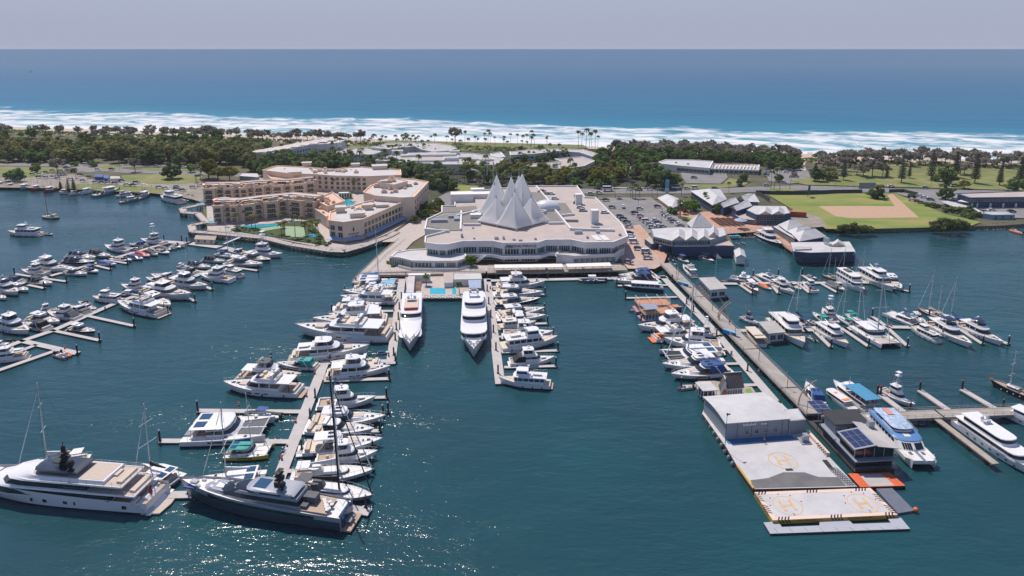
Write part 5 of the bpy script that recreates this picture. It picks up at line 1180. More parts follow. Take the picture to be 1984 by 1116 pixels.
one(superyacht(50),'large white superyacht with black mast and terraced stern decks at left foreground',(-80,935),(308,972),50,dz=.88)
one(superyacht(42,True),'dark silver superyacht with black domes and long black window band in foreground',(350,958),(672,1010),42)
one(mega(46,1,BLACK,9.0),'bow-on white megayacht at left of the pool with broad sloping foredeck',(794,683),(800,590),46)
one(mega(46,0,NAVY,9.2),'bow-on white megayacht at right of the pool with three curved window bands',(918,696),(919,592),46)
one(mega(36,2,NAVY),'large white motor yacht beside the leaning-pile walkway at lower right',(2030,935),(1858,820),36)
one(mega(36,1,NAVY),'white motor yacht partly cut off at the right edge behind another',(2130,880),(1950,800),36)
one(ferry_cat(30),'blue and white catamaran ferry with crest on its blue deck',(1792,905),(1702,815),30,'ferry')
one(deck_ferry(26),'double-deck white ferry with turquoise blue roof',(1614,742),(1690,800),26,'ferry')
one(low_ferry(22),'low white ferry with orange roof panels beside the double-deck ferry',(1600,755),(1655,795),22,'ferry')
one(tall_ship(34),'black-hulled tall ship with two masts at the right edge',(1918,740),(2040,790),34,'tall ship')
one(yacht(13,cover=WHITE),'white sailing boat far out at sea at left',(54,139.5),(64,139.5),13,'sailboat')
# ================================================================== BUILDINGS
CREAMW=mat('cream_render',(.74,.58,.45),.85,.10,.25)
SALMON=mat('salmon_terrace',(.66,.44,.32),.85,.15,.5)
ROOFW=mat('pale_roof_membrane',(.52,.505,.50),.8,.16,.15)
ROOFP=mat('pinkish_roof_deck',(.44,.375,.345),.85,.14,.12)
ROOFD=mat('dark_grey_roof',(.20,.185,.17),.85,.15,.3,stretch=(6,.3,1))
ROOFM=mat('white_metal_roof',(.54,.53,.53),.55,.2,.2)
ROOFG=mat('greyish_roof',(.46,.44,.42),.8,.28,.15)
MALLW=mat('white_render',(.70,.69,.68),.75,.1,.25)
NAVYW=mat('navy_weatherboard',(.035,.065,.135),.7,.2,.6)
BLUEW=mat('blue_grey_cladding',(.24,.27,.31),.65,.1,.4)
WINF=mat('window_frame_white',(.62,.61,.6),.6)
WINC=mat('window_frame_cream',(.62,.48,.37),.7)
WGL=mat('window_pane_glass',(.015,.03,.035),.08,.6,.5,col2=(.05,.09,.10),spec=.7)
WGG=mat('green_window_glass',(.03,.10,.085),.08,.5,.5,spec=.7)
RAILD=mat('dark_balustrade',(.03,.05,.055),.3)
def wmesh(name,frame,glass,mull=0,sill=True):
    m=MB();m.box(-.5,-.06,-.5,.5,.04,.5,1)
    t=.045
    for x0,z0,x1,z1 in((-.5,-.5,.5,-.5+t),(-.5,.5-t,.5,.5),(-.5,-.5,-.5+t,.5),(.5-t,-.5,.5,.5)):m.box(x0,-.10,z0,x1,.0,z1)
    for k in range(mull):x=-.5+(k+1)/(mull+1);m.box(x-.018,-.09,-.5,x+.018,0,.5)
    return m.mesh(name,[frame,glass])
WM={'hotel':wmesh('window',WINC,WGL,1),'bay':wmesh('window',WINC,WGL,3),'shop':wmesh('window',WINF,WGL,4),'plain':wmesh('window',WINF,WGL,1),'green':wmesh('window',WINF,WGG,3)}
m=MB();m.box(-.5,-1.0,-.08,.5,0,.08,0);m.box(-.5,-1.0,.08,.5,-.94,.95,1);m.box(-.5,-1.0,.95,.5,-.92,1.02,0);BALM=m.mesh('balcony',[CREAMW,RAILD])
def facade(root,a,b,rows,n,w_,h,key='plain',out=.04,m0=.0,balc=False):
    a,b=Vector(a),Vector(b);d=b-a;L=d.length;ang=math.atan2(d.y,d.x);nn=Vector((d.y,-d.x)).normalized()
    for z in rows:
        for i in range(n):
            t=m0+(1-2*m0)*(i+.5)/n;p=a+d*t+nn*out
            wo=link('window',WM[key],root,(p.x,p.y,z),(0,0,ang),(w_,1,h))
            if balc:link('balcony',BALM,root,(p.x,p.y,z-h/2-.05),(0,0,ang),(w_*1.1,1.3,1))
def block(root,pts,z0,z1,wall,roofm,par=.6,nw='wall',nr='roof',cornice=0):
    pts=ccw(pts);mb=MB();n=len(pts);mb.prism(pts,z0,z1-.02,bottom=False);part(nw,mb,wall,root)
    ip=inset(pts,.35)
    mb=MB();mb.prism(ip,z1-.015,z1+.03,bottom=False);part(nr,mb,roofm,root)
    if par:
        mb=MB();o=len(mb.v);mb.v+=[(*p,z1-.05)for p in inset(pts,-.06-cornice)]+[(*p,z1+par)for p in inset(pts,-.06-cornice)]+[(*p,z1+par)for p in ip]+[(*p,z1-.05)for p in ip]
        for i in range(n):
            j=(i+1)%n
            for k in range(4):q=(k+1)%4;mb.f.append([k*n+i,k*n+j,q*n+j,q*n+i]);mb.m.append(0)
        part('parapet',mb,wall,root)
    return pts
def roof_units(root,pts,z,n,seed,m=None,sz=1.6):
    rr=random.Random(seed);xs=[p[0]for p in pts];ys=[p[1]for p in pts];c=(sum(xs)/len(xs),sum(ys)/len(ys))
    for _ in range(n):
        p=pts[rr.randrange(len(pts))];q=pts[rr.randrange(len(pts))];t=rr.uniform(.15,.85);k=rr.uniform(.2,.75)
        x=lerp(c[0],lerp(p[0],q[0],t),k);y=lerp(c[1],lerp(p[1],q[1],t),k);s=rr.uniform(.5,1)*sz
        mb=MB();mb.obox((x,y),s*1.3,s,s*.7,rr.uniform(0,.5),z);mb.obox((x,y),s*.7,s*.5,s*.25,0,z+s*.7);part('roof_unit',mb,m or SILVER,root)
def gable(root,pts,ze,zr,wall=NAVYW,roofm=ROOFM,z0=2.0,over=.7,along=0,hip=0.0,infill=CREAMW,overlap=.3):
    """pts: 4 eave corners; along=0 ridge parallel to edge 0-1, along=1 ridge parallel to edge 1-2"""
    p=ccw(pts);p=p[along:]+p[:along];v=[Vector(q)for q in p]
    ip=inset(p,over);mb=MB();mb.prism(ip,z0,ze,bottom=False);part('wall',mb,wall,root)
    m0,m1=(v[0]+v[3])/2,(v[1]+v[2])/2;d=m1-m0;r0,r1=m0+d*hip,m1-d*hip;th=.22
    top=[(*v[0],ze),(*v[1],ze),(*v[2],ze),(*v[3],ze),(*r0,zr),(*r1,zr)];bot=[(x,y,z-th)for x,y,z in top]
    mb=MB();mb.add(top+bot,[(0,1,5,4),(2,3,4,5),(6,7,11,10),(8,9,10,11),(0,6,7,1),(2,8,9,3)]+([(3,0,4),(1,2,5),(3,9,6,0),(1,7,8,2)]if hip else[(0,4,10,6),(4,3,9,10),(1,7,11,5),(5,11,8,2)]));part('roof',mb,roofm,root)
    mb=MB();mb.tube((*r0,zr+.04),(*r1,zr+.04),.14,n=5);part('ridge_cap',mb,WINF,root)
    if not hip:
        for e,q0,q1 in((m0,ip[0],ip[3]),(m1,ip[1],ip[2])):
            mb=MB();q0,q1=Vector(q0),Vector(q1);c=(q0+q1)/2;mb.add([(*q0,ze-.05),(*q1,ze-.05),(*c,zr-.35)],[(0,1,2)]);part('gable_infill',mb,infill,root)
    return ip
def bld_root(name,label,cat='building',at=(0,0,0),group=None):return thing(name,label,cat,at,group=group)
def offset_line(pts,d):
    v=[Vector(p)for p in pts];out=[]
    for i,p in enumerate(v):
        e=(v[min(i+1,len(v)-1)]-v[max(i-1,0)]).normalized();out.append(tuple(p+Vector((-e.y,e.x))*d))
    return out
# ---------------------------------------------------------------- cream waterfront hotel and apartments
def zig(pts):
    out=[pts[0]]
    for a,b in zip(pts,pts[1:]):
        a,b=Vector(a),Vector(b);d=b-a;L=d.length;d.normalize();nn=Vector((-d.y,d.x));n=max(1,round(L/13))
        for i in range(n):t0,t1=i/n*L,(i+1)/n*L;m_=lerp(t0,t1,.55);out+=[tuple(a+d*m_-nn*.2),tuple(a+d*(m_+.6)+nn*1.9),tuple(a+d*(t1-.5)+nn*1.9),tuple(a+d*t1)]
    return out
def condo(label,front,z1,depth,seed,rows,setback=3.5):
    r=bld_root('apartment_building',label);f=zig(QL('J',front,z1));bk=offset_line(QL('J',front,z1),depth)
    block(r,f+bk[::-1],2.0,z1,CREAMW,SALMON,.9,cornice=.2)
    for i,(a,b)in enumerate(zip(f,f[1:])):
        L=(Vector(b)-Vector(a)).length;n=max(1,int(L/6.2));w_=L/n*.62
        if L>3:facade(r,a,b,rows,n,w_,2.3,'bay',balc=(i%2==0))
    f0=QL('J',front,z1);p0,p1=offset_line(f0,setback+1.5),offset_line(f0,depth-4.0)
    rr=random.Random(seed);n=len(p0)
    q0=[];q1=[]
    for i in range(n):q0.append(p0[i]);q1.append(p1[i])
    block(r,q0+q1[::-1],z1,z1+2.9,SALMON,ROOFW,.35,'penthouse_wall','penthouse_roof')
    for a,b in zip(q0,q0[1:]):
        L=(Vector(b)-Vector(a)).length;k=max(1,int(L/6));facade(r,a,b,[z1+1.4],k,L/k*.6,1.9,'bay')
        d=Vector(b)-Vector(a);ang=math.atan2(d.y,d.x);nn=Vector((d.y,-d.x)).normalized()
        for i in range(k):
            c=Vector(a)+d*((i+.02)/k)+nn*1.4;mb=MB();mb.obox(c,.35,2.8,2.4,ang,z1+.05);part('terrace_wall',mb,SALMON,r)
            if i%2==0:
                c=Vector(a)+d*((i+.5)/k)+nn*1.2;mb=MB();mb.obox(c,L/k*.9,2.6,.14,ang,z1+2.45);part('pergola',mb,SALMON if i%4==0 else CREAMW,r)
    return r,f,bk
def clutter(r,front,z,d0,d1,n,seed):
    rr=random.Random(seed);pts=QL('J',front,z);a_,b_=offset_line(pts,d0),offset_line(pts,d1)
    for k in range(n):
        t=rr.uniform(0,len(pts)-1.001);i=int(t);u=t-i;v=rr.random();p=Vector(a_[i]).lerp(Vector(a_[i+1]),u).lerp(Vector(b_[i]).lerp(Vector(b_[i+1]),u),v);w_,d_,h=rr.uniform(1.2,4),rr.uniform(.8,2.6),rr.uniform(.6,1.9)
        mb=MB();mb.obox(p,w_,d_,h,rr.uniform(-.2,.3),z);part('roof_structure',mb,rr.choice([CREAMW,SALMON,ROOFW,SALMON,TAN]),r)
rA,fA,bA=condo('cream terraced apartment block facing the boardwalk gardens, nearest the water',[(245,402),(380,399),(470,397),(640,374),(830,352),(1015,372)],12.4,15,3,[4.4,7.4,10.5])
rB,fB,bB=condo('cream terraced apartment block behind the waterfront one with rooftop spa pools',[(170,268),(330,264),(450,262),(560,250),(700,242),(850,236),(1045,214)],12.4,14,5,[4.4,7.4,10.5])
clutter(rA,[(245,402),(470,397),(640,374),(830,352),(1015,372)],12.45,1.5,4.5,46,1);clutter(rB,[(170,268),(450,262),(700,242),(1045,214)],12.45,1.5,4.5,46,2)
clutter(rA,[(300,398),(640,374),(830,352),(1000,370)],15.3,6,10,26,3);clutter(rB,[(220,266),(560,250),(1000,220)],15.3,6,9,26,4)
POOLW=mat('pool_water',(.03,.42,.55),.08,.2,.5,bump=.05)
def disc(c,rx,ry,n=20,a=0):return[(c[0]+rx*math.cos(2*math.pi*i/n),c[1]+ry*math.sin(2*math.pi*i/n))for i in range(n)]
for lab,u,v,z,rt in(('round',320,350,12.4,rA),('upper',232,232,12.4,rB)):
    c=Q('J',u,v,z);mb=MB();mb.prism(disc(c,5.5,5.5),z-.3,z+.9);part('terrace_drum',mb,CREAMW,rt)
    mb=MB();mb.prism(disc(c,3.6,3.6),z+.9,z+.93);part('spa_water',mb,POOLW,rt)
for u,v,z in((1640-1480,380,3),(240,515,4)):
    c=Q('J',u,v,z);mb=MB();mb.prism(disc(c,3.4,3.0),2,z+.2);p_=single('plunge_pool',mb,CREAMW,f'round turquoise plunge pool at the {"upper" if v < 450 else "lower"} corner of the cream apartments','pool')
    mb=MB();mb.prism(disc(c,2.9,2.5),z+.2,z+.24);part('pool_water',mb,POOLW,p_)
def membrane(r,p,z):
    mb=MB();q=inset(ccw(p),2.6);mb.prism(q,z-.1,z+.12,bottom=False);part('roof_membrane',mb,ROOFW,r)
rH=bld_root('hotel_building','cream hotel with white flat roofs, small square windows and blue street awnings')
pC=[P(637,429,13),P(666,432.5,13),P(702,427,13),P(801,384,13),P(768,381,13),P(708,393,13),P(640,412,13)]
membrane(rH,pC,13);block(rH,pC,2,13,CREAMW,SALMON,.8,'front_wing_wall','front_wing_roof',.25)
facade(rH,P(637,429,13),P(666,432.5,13),[6.2,9.8],2,3.0,2.7,'hotel');facade(rH,P(702,427,13),P(801,384,13),[6.2,9.8],15,2.7,2.7,'hotel',m0=.02)
pD=QL('J',[(1405,292),(1500,320),(1700,335),(1795,330),(1905,212),(1790,192),(1640,182),(1465,240)],16)
membrane(rH,pD,16);block(rH,pD,2,16,CREAMW,SALMON,.7,'middle_wing_wall','middle_wing_roof',.25)
facade(rH,Q('J',1795,330,16),Q('J',1905,212,16),[5.5,9,12.6],7,2.2,2.5,'hotel')
pT=QL('J',[(1515,212),(1640,232),(1745,205),(1620,180)],19.5);block(rH,pT,16,19.5,CREAMW,ROOFW,.5,'tower_wall','tower_roof',.2)
pE=QL('J',[(630,122),(740,88),(930,96),(1170,116),(1350,93),(1490,106),(1690,118),(1695,160),(1430,170),(1185,165),(1000,152),(860,150)],14)
membrane(rH,pE,14);block(rH,pE,2,14,CREAMW,SALMON,.7,'rear_wing_wall','rear_wing_roof',.25)
facade(rH,Q('J',1000,152,14),Q('J',1185,165,14),[5.5,8.8,12.0],4,2.4,2.3,'hotel');facade(rH,Q('J',1185,165,14),Q('J',1430,170,14),[5.5,8.8,12.0],6,2.4,2.3,'hotel')
for k,(u,v,z,w_,d_,h)in enumerate(((1360,475,13,8,6,2.4),(1440,420,13,5,4,3),(1550,400,13,7,5,1.6),(970,80,14,7,5,2.2),(1345,92,14,6,5,2.4),(1530,108,14,11,8,2.8),(1730,240,16,7,6,1.6),(1230,440,13,5,5,3.2),(880,150,14,9,5,2.0),(1570,215,19.5,5,3,1.4))):
    c=Q('J',u,v,z);mb=MB();mb.obox(c,w_,d_,h,.25,z);part('roof_pavilion',mb,CREAMW,rH);mb=MB();mb.obox(c,w_+.9,d_+.9,.3,.25,z+h);part('pavilion_cap',mb,ROOFW,rH)
for i in range(12):u,v=[(700,95),(800,110),(1080,130),(1280,128),(1310,118),(1260,140),(1480,355),(1330,495),(1280,505),(1560,370),(1620,350),(1700,240)][i];c=Q('J',u,v,14);mb=MB();mb.obox(c,.9,.7,.6,0,13.05 if v>300 else 14.05);part('roof_vent',mb,SILVER,rH)
AWN=mat('blue_grey_awning',(.28,.36,.48),.6,.1,1)
mb=MB()
for a,b,zt in((P(637,429,13),P(666,432.5,13),5.0),(P(666,432.5,13),P(702,427,13),5.0),(P(703,426.6,13),P(801,384,13),5.0)):
    a,b=Vector(a),Vector(b);d=(b-a).normalized();nn=Vector((d.y,-d.x));mb.add([(*a,zt),(*b,zt),(*(b+nn*3.2),zt-1.1),(*(a+nn*3.2),zt-1.1),(*a,zt-.1),(*b,zt-.1),(*(b+nn*3.2),zt-1.2),(*(a+nn*3.2),zt-1.2)],[(0,1,2,3),(7,6,5,4),(2,6,7,3),(0,3,7,4),(1,5,6,2)])
part('street_awning',mb,AWN,rH)
m4=Matrix.Translation((*P(681,444,8),0))
a=Vector(P(666,432.5,13));b=Vector(P(702,427,13));d=(b-a).normalized();nn=Vector((d.y,-d.x));c=(a+b)/2+nn*.12
mb=MB();mb.ball((0,0,0),.45,.1,.9);mb.ball((0,0,1.3),.28,.1,.35);e_=part('wall_emblem',mb,BLACK,rH);e_.location=(*c,8.6);e_.rotation_euler=(0,0,math.atan2(d.y,d.x))
mb=MB()
for k in range(9):mb.box(-3.1+k*.7,-.05,-.25+.1*(k%3),-2.65+k*.7,.05,.2+.12*((k*2)%3))
e_=part('wall_lettering',mb,BLACK,rH);e_.location=(*c,6.3);e_.rotation_euler=(0,0,math.atan2(d.y,d.x))
for pts,z in(([(1018,376),(1130,398),(1200,445),(1120,482),(1030,420)],8.5),([(1030,352),(1165,292),(1262,362),(1130,402)],11.5),([(640,138),(830,152),(1000,158),(960,205),(700,190)],10.5)):
    block(rH,QL('J',pts,z),2,z,CREAMW,SALMON,.8,'terrace_block_wall','terrace_block_roof',.15);roof_units(rH,QL('J',pts,z),z+.1,7,int(z),SALMON,2.2)
for k_,(pp_,z_)in enumerate(((pC,13.1),(pD,16.1),(pE,14.1),(pT,19.6))):roof_units(rH,pp_,z_,(16,14,22,5)[k_],40+k_,SALMON if k_%2 else CREAMW,2.6)
# hotel grounds
COURT=mat('pale_green_court',(.26,.36,.22),.85,.12,.2)
def gsheet(name,crop,pts,m,z):return sheet(name,QL(crop,pts,z),m,z,True)
gsheet('garden','J',[(380,570),(520,540),(1000,510),(1090,620),(1130,690),(900,660),(640,615),(400,580)],mat('garden_bed',(.05,.085,.02),.95,.4,.15),2.9)
gsheet('garden_court','J',[(800,548),(945,552),(965,632),(805,628)],COURT,2.95);gsheet('garden_court','J',[(600,565),(760,545),(790,560),(640,585)],COURT,2.96)
gsheet('pool_water','J',[(455,545),(600,535),(760,530),(740,545),(560,562)],POOLW,3.0);gsheet('pool_water','J',[(975,612),(1030,608),(1050,630),(985,632)],POOLW,3.0);gsheet('pool_water','J',[(1265,338),(1300,345),(1365,395),(1290,402),(1225,350)],POOLW,3.0)
gsheet('court_paving','J',[(1215,290),(1330,290),(1420,360),(1380,405),(1270,410),(1200,345)],G_PAVE,2.9)
r=bld_root('pool_pavilion','white colonnade pavilion at the head of the turquoise courtyard pool');a,b=Q('J',1218,334,3),Q('J',1318,332,3)
mb=MB();dstrip(mb,a,b,3,6.6,7.1);part('roof',mb,MALLW,r);mb=MB()
for i in range(6):c=Vector(a).lerp(Vector(b),i/5);mb.obox(c,.6,.6,3.8,0,2.9)
part('column',mb,MALLW,r);mb=MB();dstrip(mb,Vector(a)+Vector((0,1.2)),Vector(b)+Vector((0,1.2)),.2,2.9,6.6);part('glass_wall',mb,WGG,r)
bw=[(385,397),(353,403.4),(356,411),(383,413),(399,430),(370,436),(374,448),(400,450),(511,460),(564,473),(640,485),(667,486),(703,476),(753,457.5),(768,449)]
pier('boardwalk','curving concrete boardwalk with bollards round the cream hotel','boardwalk',bw,4.2,2.9,.6,G_PAVE,6)
pier('boardwalk','grey promenade ramp down to the corner landing left of the mall','boardwalk',[(779,464),(742,494),(705,530),(690,547)],4.0,2.2,.5,G_PAVE,6)
r=bld_root('marina_office','small cream hut on the landing pontoon below the boardwalk','hut');ip=gable(r,QL('I',[(1335,180),(1480,186),(1490,158),(1345,152)],1),3.2,4.3,CREAMW,mat('tan_roof',(.42,.34,.26),.8,.1,.6),.6,.5,0,.2);facade(r,ip[0],ip[1],[2.0],3,1.2,1.2)
a,b=Q('I',1530,185,.7),Q('I',1640,140,2.9);mb=MB();mb.add([(a[0],a[1],.8),(b[0],b[1],3.0),(b[0]+1.4,b[1]-.8,3.0),(a[0]+1.4,a[1]-.8,.8)],[(0,1,2,3)])
for o_ in((0,0),(1.4,-.8)):mb.tube((a[0]+o_[0],a[1]+o_[1],1.8),(b[0]+o_[0],b[1]+o_[1],4),.08);mb.tube((a[0]+o_[0],a[1]+o_[1],.8),(b[0]+o_[0],b[1]+o_[1],3),.12)
single('gangway',mb,ALU,'sloping aluminium gangway from the boardwalk to the landing pontoon','gangway')
# ---------------------------------------------------------------- white shopping mall
rM=bld_root('shopping_mall','long white waterfront shopping mall with curved two-storey glass front and rooftop car park')
U=[(330,604),(430,619),(500,620),(620,594),(850,592),(930,608),(1200,604),(1262,584),(1450,582),(1560,604),(1780,601),(1890,556)]
Uw=QL('K',U,11.6);back=QL('K',[(1850,470),(1640,256),(1560,252),(1500,166),(1100,166),(860,190),(560,225),(560,318),(460,320),(460,370),(345,425),(330,500),(510,512),(335,556)],11.6)
outer=ccw(Uw+back)
mb=MB();mb.prism(inset(outer,1.4),2,9.2,bottom=False);part('wall',mb,MALLW,rM)
mb=MB();mb.prism(outer,9.2,11.55);part('fascia',mb,MALLW,rM)
mb=MB();mb.prism(inset(outer,.5),11.5,11.62,bottom=False);part('roof',mb,ROOFP,rM)
n=len(outer);ip_,op_=inset(outer,.45),inset(outer,-.25);mb=MB();mb.v+=[(*p,11.3)for p in op_]+[(*p,12.5)for p in op_]+[(*p,12.5)for p in ip_]+[(*p,11.3)for p in ip_]
for i in range(n):
    j=(i+1)%n
    for k in range(4):q=(k+1)%4;mb.f.append([k*n+i,k*n+j,q*n+j,q*n+i]);mb.m.append(0)
part('parapet',mb,MALLW,rM)
fr=ccw(Uw[:])if False else Uw
ins_=offset_line(Uw,1.4)
for i,(a,b)in enumerate(zip(ins_,ins_[1:])):
    L=(Vector(b)-Vector(a)).length;n=max(1,round(L/8.0));key='green' if i<2 else 'shop'
    facade(rM,a,b,[7.45],n,L/n*.88,3.1,key,m0=.0)
    if 1<i<8:facade(rM,a,b,[3.7],n,L/n*.86,2.6,'shop')
lo_,hi_=offset_line(Uw,-3.6),offset_line(Uw,1.3);k0,k1=2,9
mb=MB();mb.prism(ccw(lo_[k0:k1]+hi_[k0:k1][::-1]),5.0,5.6);part('balcony_slab',mb,MALLW,rM)
mb=MB();q0,q1=offset_line(Uw,-3.6),offset_line(Uw,-3.35)
for i in range(k0,k1-1):mb.add([(*q0[i],5.6),(*q0[i+1],5.6),(*q1[i+1],5.6),(*q1[i],5.6),(*q0[i],6.5),(*q0[i+1],6.5),(*q1[i+1],6.5),(*q1[i],6.5)],[(0,1,5,4),(3,2,6,7),(4,5,6,7)])
part('balcony_parapet',mb,MALLW,rM)
# lower wings in front
pw=QL('K',[(72,706),(110,675),(220,655),(340,650),(640,690),(652,716),(575,738),(400,740),(235,737),(150,715)],6.4);pw=ccw(pw)
block(rM,pw,2,6.4,MALLW,ROOFW,.5,'terrace_wing_wall','terrace_wing_roof',.3)
lw=QL('K',[(150,715),(235,737),(400,740),(575,738),(652,716)],6.4)
facade(rM,Q('K',72,706,6.4),Q('K',150,715,6.4),[4.2],3,4.0,3.6,'green');facade(rM,Q('K',150,715,6.4),lw[1],[4.2],3,4.0,3.6,'green')
for a,b in zip(lw[1:],lw[2:]):L=(Vector(b)-Vector(a)).length;n=max(1,round(L/7));facade(rM,a,b,[4.6],n,L/n*.84,2.2,'shop')
mb=MB();q=[Vector(p)for p in offset_line(lw,-2.2)]
for a,b in zip(q,q[1:]):d=b-a;mb.obox((a+b)/2,d.length+.1,.3,1.6,math.atan2(d.y,d.x),2.0)
part('garden_wall',mb,MALLW,rM)
pr_=ccw(QL('K',[(1340,690),(1480,705),(1790,690),(1830,655),(1780,605),(1450,590)],6.2));block(rM,pr_,2,6.2,MALLW,ROOFG,.7,'terrace_wing_wall','terrace_wing_roof',.2)
facade(rM,Q('K',1480,705,6.2),Q('K',1790,690,6.2),[3.9],8,3.6,2.8,'shop')
for zone,pts,m_,z in(('dark_roof',[(350,430),(470,378),(740,352),(800,380),(610,455),(600,500),(515,503),(345,470)],ROOFD,11.9),('dark_roof',[(470,325),(560,320),(720,312),(745,345),(470,368)],ROOFD,11.92),('dark_roof',[(625,450),(760,385),(800,420),(750,458)],ROOFD,11.94),('dark_roof',[(1235,368),(1310,290),(1410,290),(1475,380),(1390,390),(1400,445),(1280,448)],ROOFD,11.9),('dark_roof',[(1140,205),(1230,210),(1285,272),(1190,280)],ROOFD,11.9)):
    mb=MB();mb.add([(*p,z)for p in ccw(QL('K',pts,z))],[list(range(len(pts)))]);part(zone,mb,m_,rM)
for a,b in(((610,360),(605,500)),((570,395),(760,345)),((345,500),(515,512)),((1290,300),(1450,495)),((1185,165),(1300,300)),((1450,495),(1790,505)),((1380,390),(1480,380)),((625,460),(760,460)),((1280,450),(1400,448))):
    mb=MB();dstrip(mb,Q('K',*a,12),Q('K',*b,12),.9,11.6,12.9);part('roof_upstand',mb,MALLW,rM)
for u,v,w_,d_,h in((440,437,9,3,1.8),(720,405,6,4,2.5),(575,420,3,6,1.6),(545,405,5,2,1.6),(615,270,14,9,5),(750,245,16,8,3),(735,205,9,5,2.5),(880,565,2,2,1.2),(935,565,1,2,1.5),(615,550,1.2,2,1.8),(1015,575,1.5,1,.8),(1065,580,1.8,1,.8),(1180,570,1.2,1,1),(1510,525,4,2,1.6),(1580,560,1.2,1.4,1.2),(1640,490,4,3,1.6),(1200,205,1,1,1),(700,485,1,1,.8),(1660,520,2,1.5,1.2),(1830,540,1.4,1,1.2),(710,565,1,.8,.8)):
    c=Q('K',u,v,11.8);mb=MB();mb.obox(c,w_,d_,h,.1,11.6);part('roof_unit',mb,SILVER if h<2 else MALLW,rM)
for u,v in((1510,300),(1632,445)):
    c=Q('K',u,v,11.6);mb=MB();mb.obox(c,4,4,7.5 if v>400 else 6.5,.1,11.6);part('lift_tower',mb,MALLW,rM)
c=Q('K',1440,430,11.6);mb=MB();mb.obox(c,10,5.5,.12,-.05,11.65);part('ramp_opening',mb,BLACK,rM)
c=Q('K',1265,335,12);mb=MB();mb.ball((c[0],c[1],12),8.2,6.2,5.4,20,12);part('glass_dome',mb,mat('translucent_dome',(.62,.64,.66),.3,.08,.6),rM,40)
mb=MB()
for k in range(2):c=Q('K',1650+k*60,560,11.65);mb.obox(c,3.2,9,.25,.2,11.63)
part('skylight',mb,WINF,rM)
# lettering on the fascia
i0=5;a,b=Vector(Uw[5]),Vector(Uw[6]);d=(b-a).normalized();nn=Vector((d.y,-d.x));ang=math.atan2(d.y,d.x)
def wallM(c,z,off=.3):return Matrix.Translation((c.x+nn.x*off,c.y+nn.y*off,z))@Matrix.Rotation(ang,4,'Z')@Matrix.Rotation(math.pi/2,4,'X')
SIGND=mat('dark_sign_letters',(.05,.05,.09),.6)
text_mesh('MARINA MIRAGE',2.0,SIGND,rM,'sign_lettering',wallM(a.lerp(b,.52),10.5))
mb=MB();lg=a.lerp(b,.18)+nn*.3
for q0,q1 in(((-2,-.6),(-1.1,.9)),((-1.1,.9),(-.3,-.3)),((-.3,-.3),(.4,.9)),((.4,.9),(1.4,-.6)),((-2.4,-.8),(1.9,-.8))):
    mb.tube((lg.x+d.x*q0[0],lg.y+d.y*q0[0],10.5+q0[1]),(lg.x+d.x*q1[0],lg.y+d.y*q1[0],10.5+q1[1]),.13,n=4)
part('sign_emblem',mb,SIGND,rM)
# escalator stair and street awnings
STRAW=mat('white_canvas_awning',(.72,.69,.66),.75,.08,.8)
r=bld_root('awning','long white canvas awning over the mall boardwalk cafe, left half','awning');mb=MB();a,b=Q('K',865,775,5),Q('K',1390,768,5);dstrip(mb,a,b,5,4.7,4.85);part('canvas',mb,STRAW,r);mb=MB()
for i in range(9):c=Vector(a).lerp(Vector(b),i/8);mb.tube((c.x,c.y-2,1.5),(c.x,c.y-2,4.7),.1);mb.tube((c.x,c.y+2,1.5),(c.x,c.y+2,4.7),.1)
part('awning_posts',mb,STEEL,r)
r=bld_root('awning','long white canvas awning over the mall boardwalk cafe, right half','awning');mb=MB();a,b=Q('K',1420,768,5),Q('K',1760,758,5);dstrip(mb,a,b,5,4.7,4.85);part('canvas',mb,STRAW,r);mb=MB()
for i in range(6):c=Vector(a).lerp(Vector(b),i/5);mb.tube((c.x,c.y-2,1.5),(c.x,c.y-2,4.7),.1);mb.tube((c.x,c.y+2,1.5),(c.x,c.y+2,4.7),.1)
part('awning_posts',mb,STEEL,r)
pier('boardwalk','timber cafe deck on dark piles along the mall front','boardwalk',[(945,524),(1060,523),(1130,521),(1212,519)],6.5,2.5,.8,TIMBER,4)
pier('boardwalk','narrow timber deck behind the pool pontoon in front of the mall','boardwalk',[(706,531),(786,530),(940,526)],3.0,2.3,.8,TIMBER,4)
a,b=Q('K',790,690,6),Q('K',720,745,2.2)
for(a,b,nm)in((Q('K',790,690,6),Q('K',720,748,2.4),'left'),(Q('K',1340,690,6),Q('K',1410,745,2.4),'right')):
    mb=MB();n=12
    for i in range(n):t=i/n;c=Vector(a).lerp(Vector(b),t);mb.obox(c,1.0,3.2,.4,math.atan2(b[1]-a[1],b[0]-a[0]),lerp(5.6,2.3,t))
    for s in(-1.6,1.6):mb.tube((a[0],a[1]+s,7),(b[0],b[1]+s,3.4),.2)
    single('staircase',mb,MALLW,f'white outdoor staircase down from the {nm} end of the mall balcony','staircase')
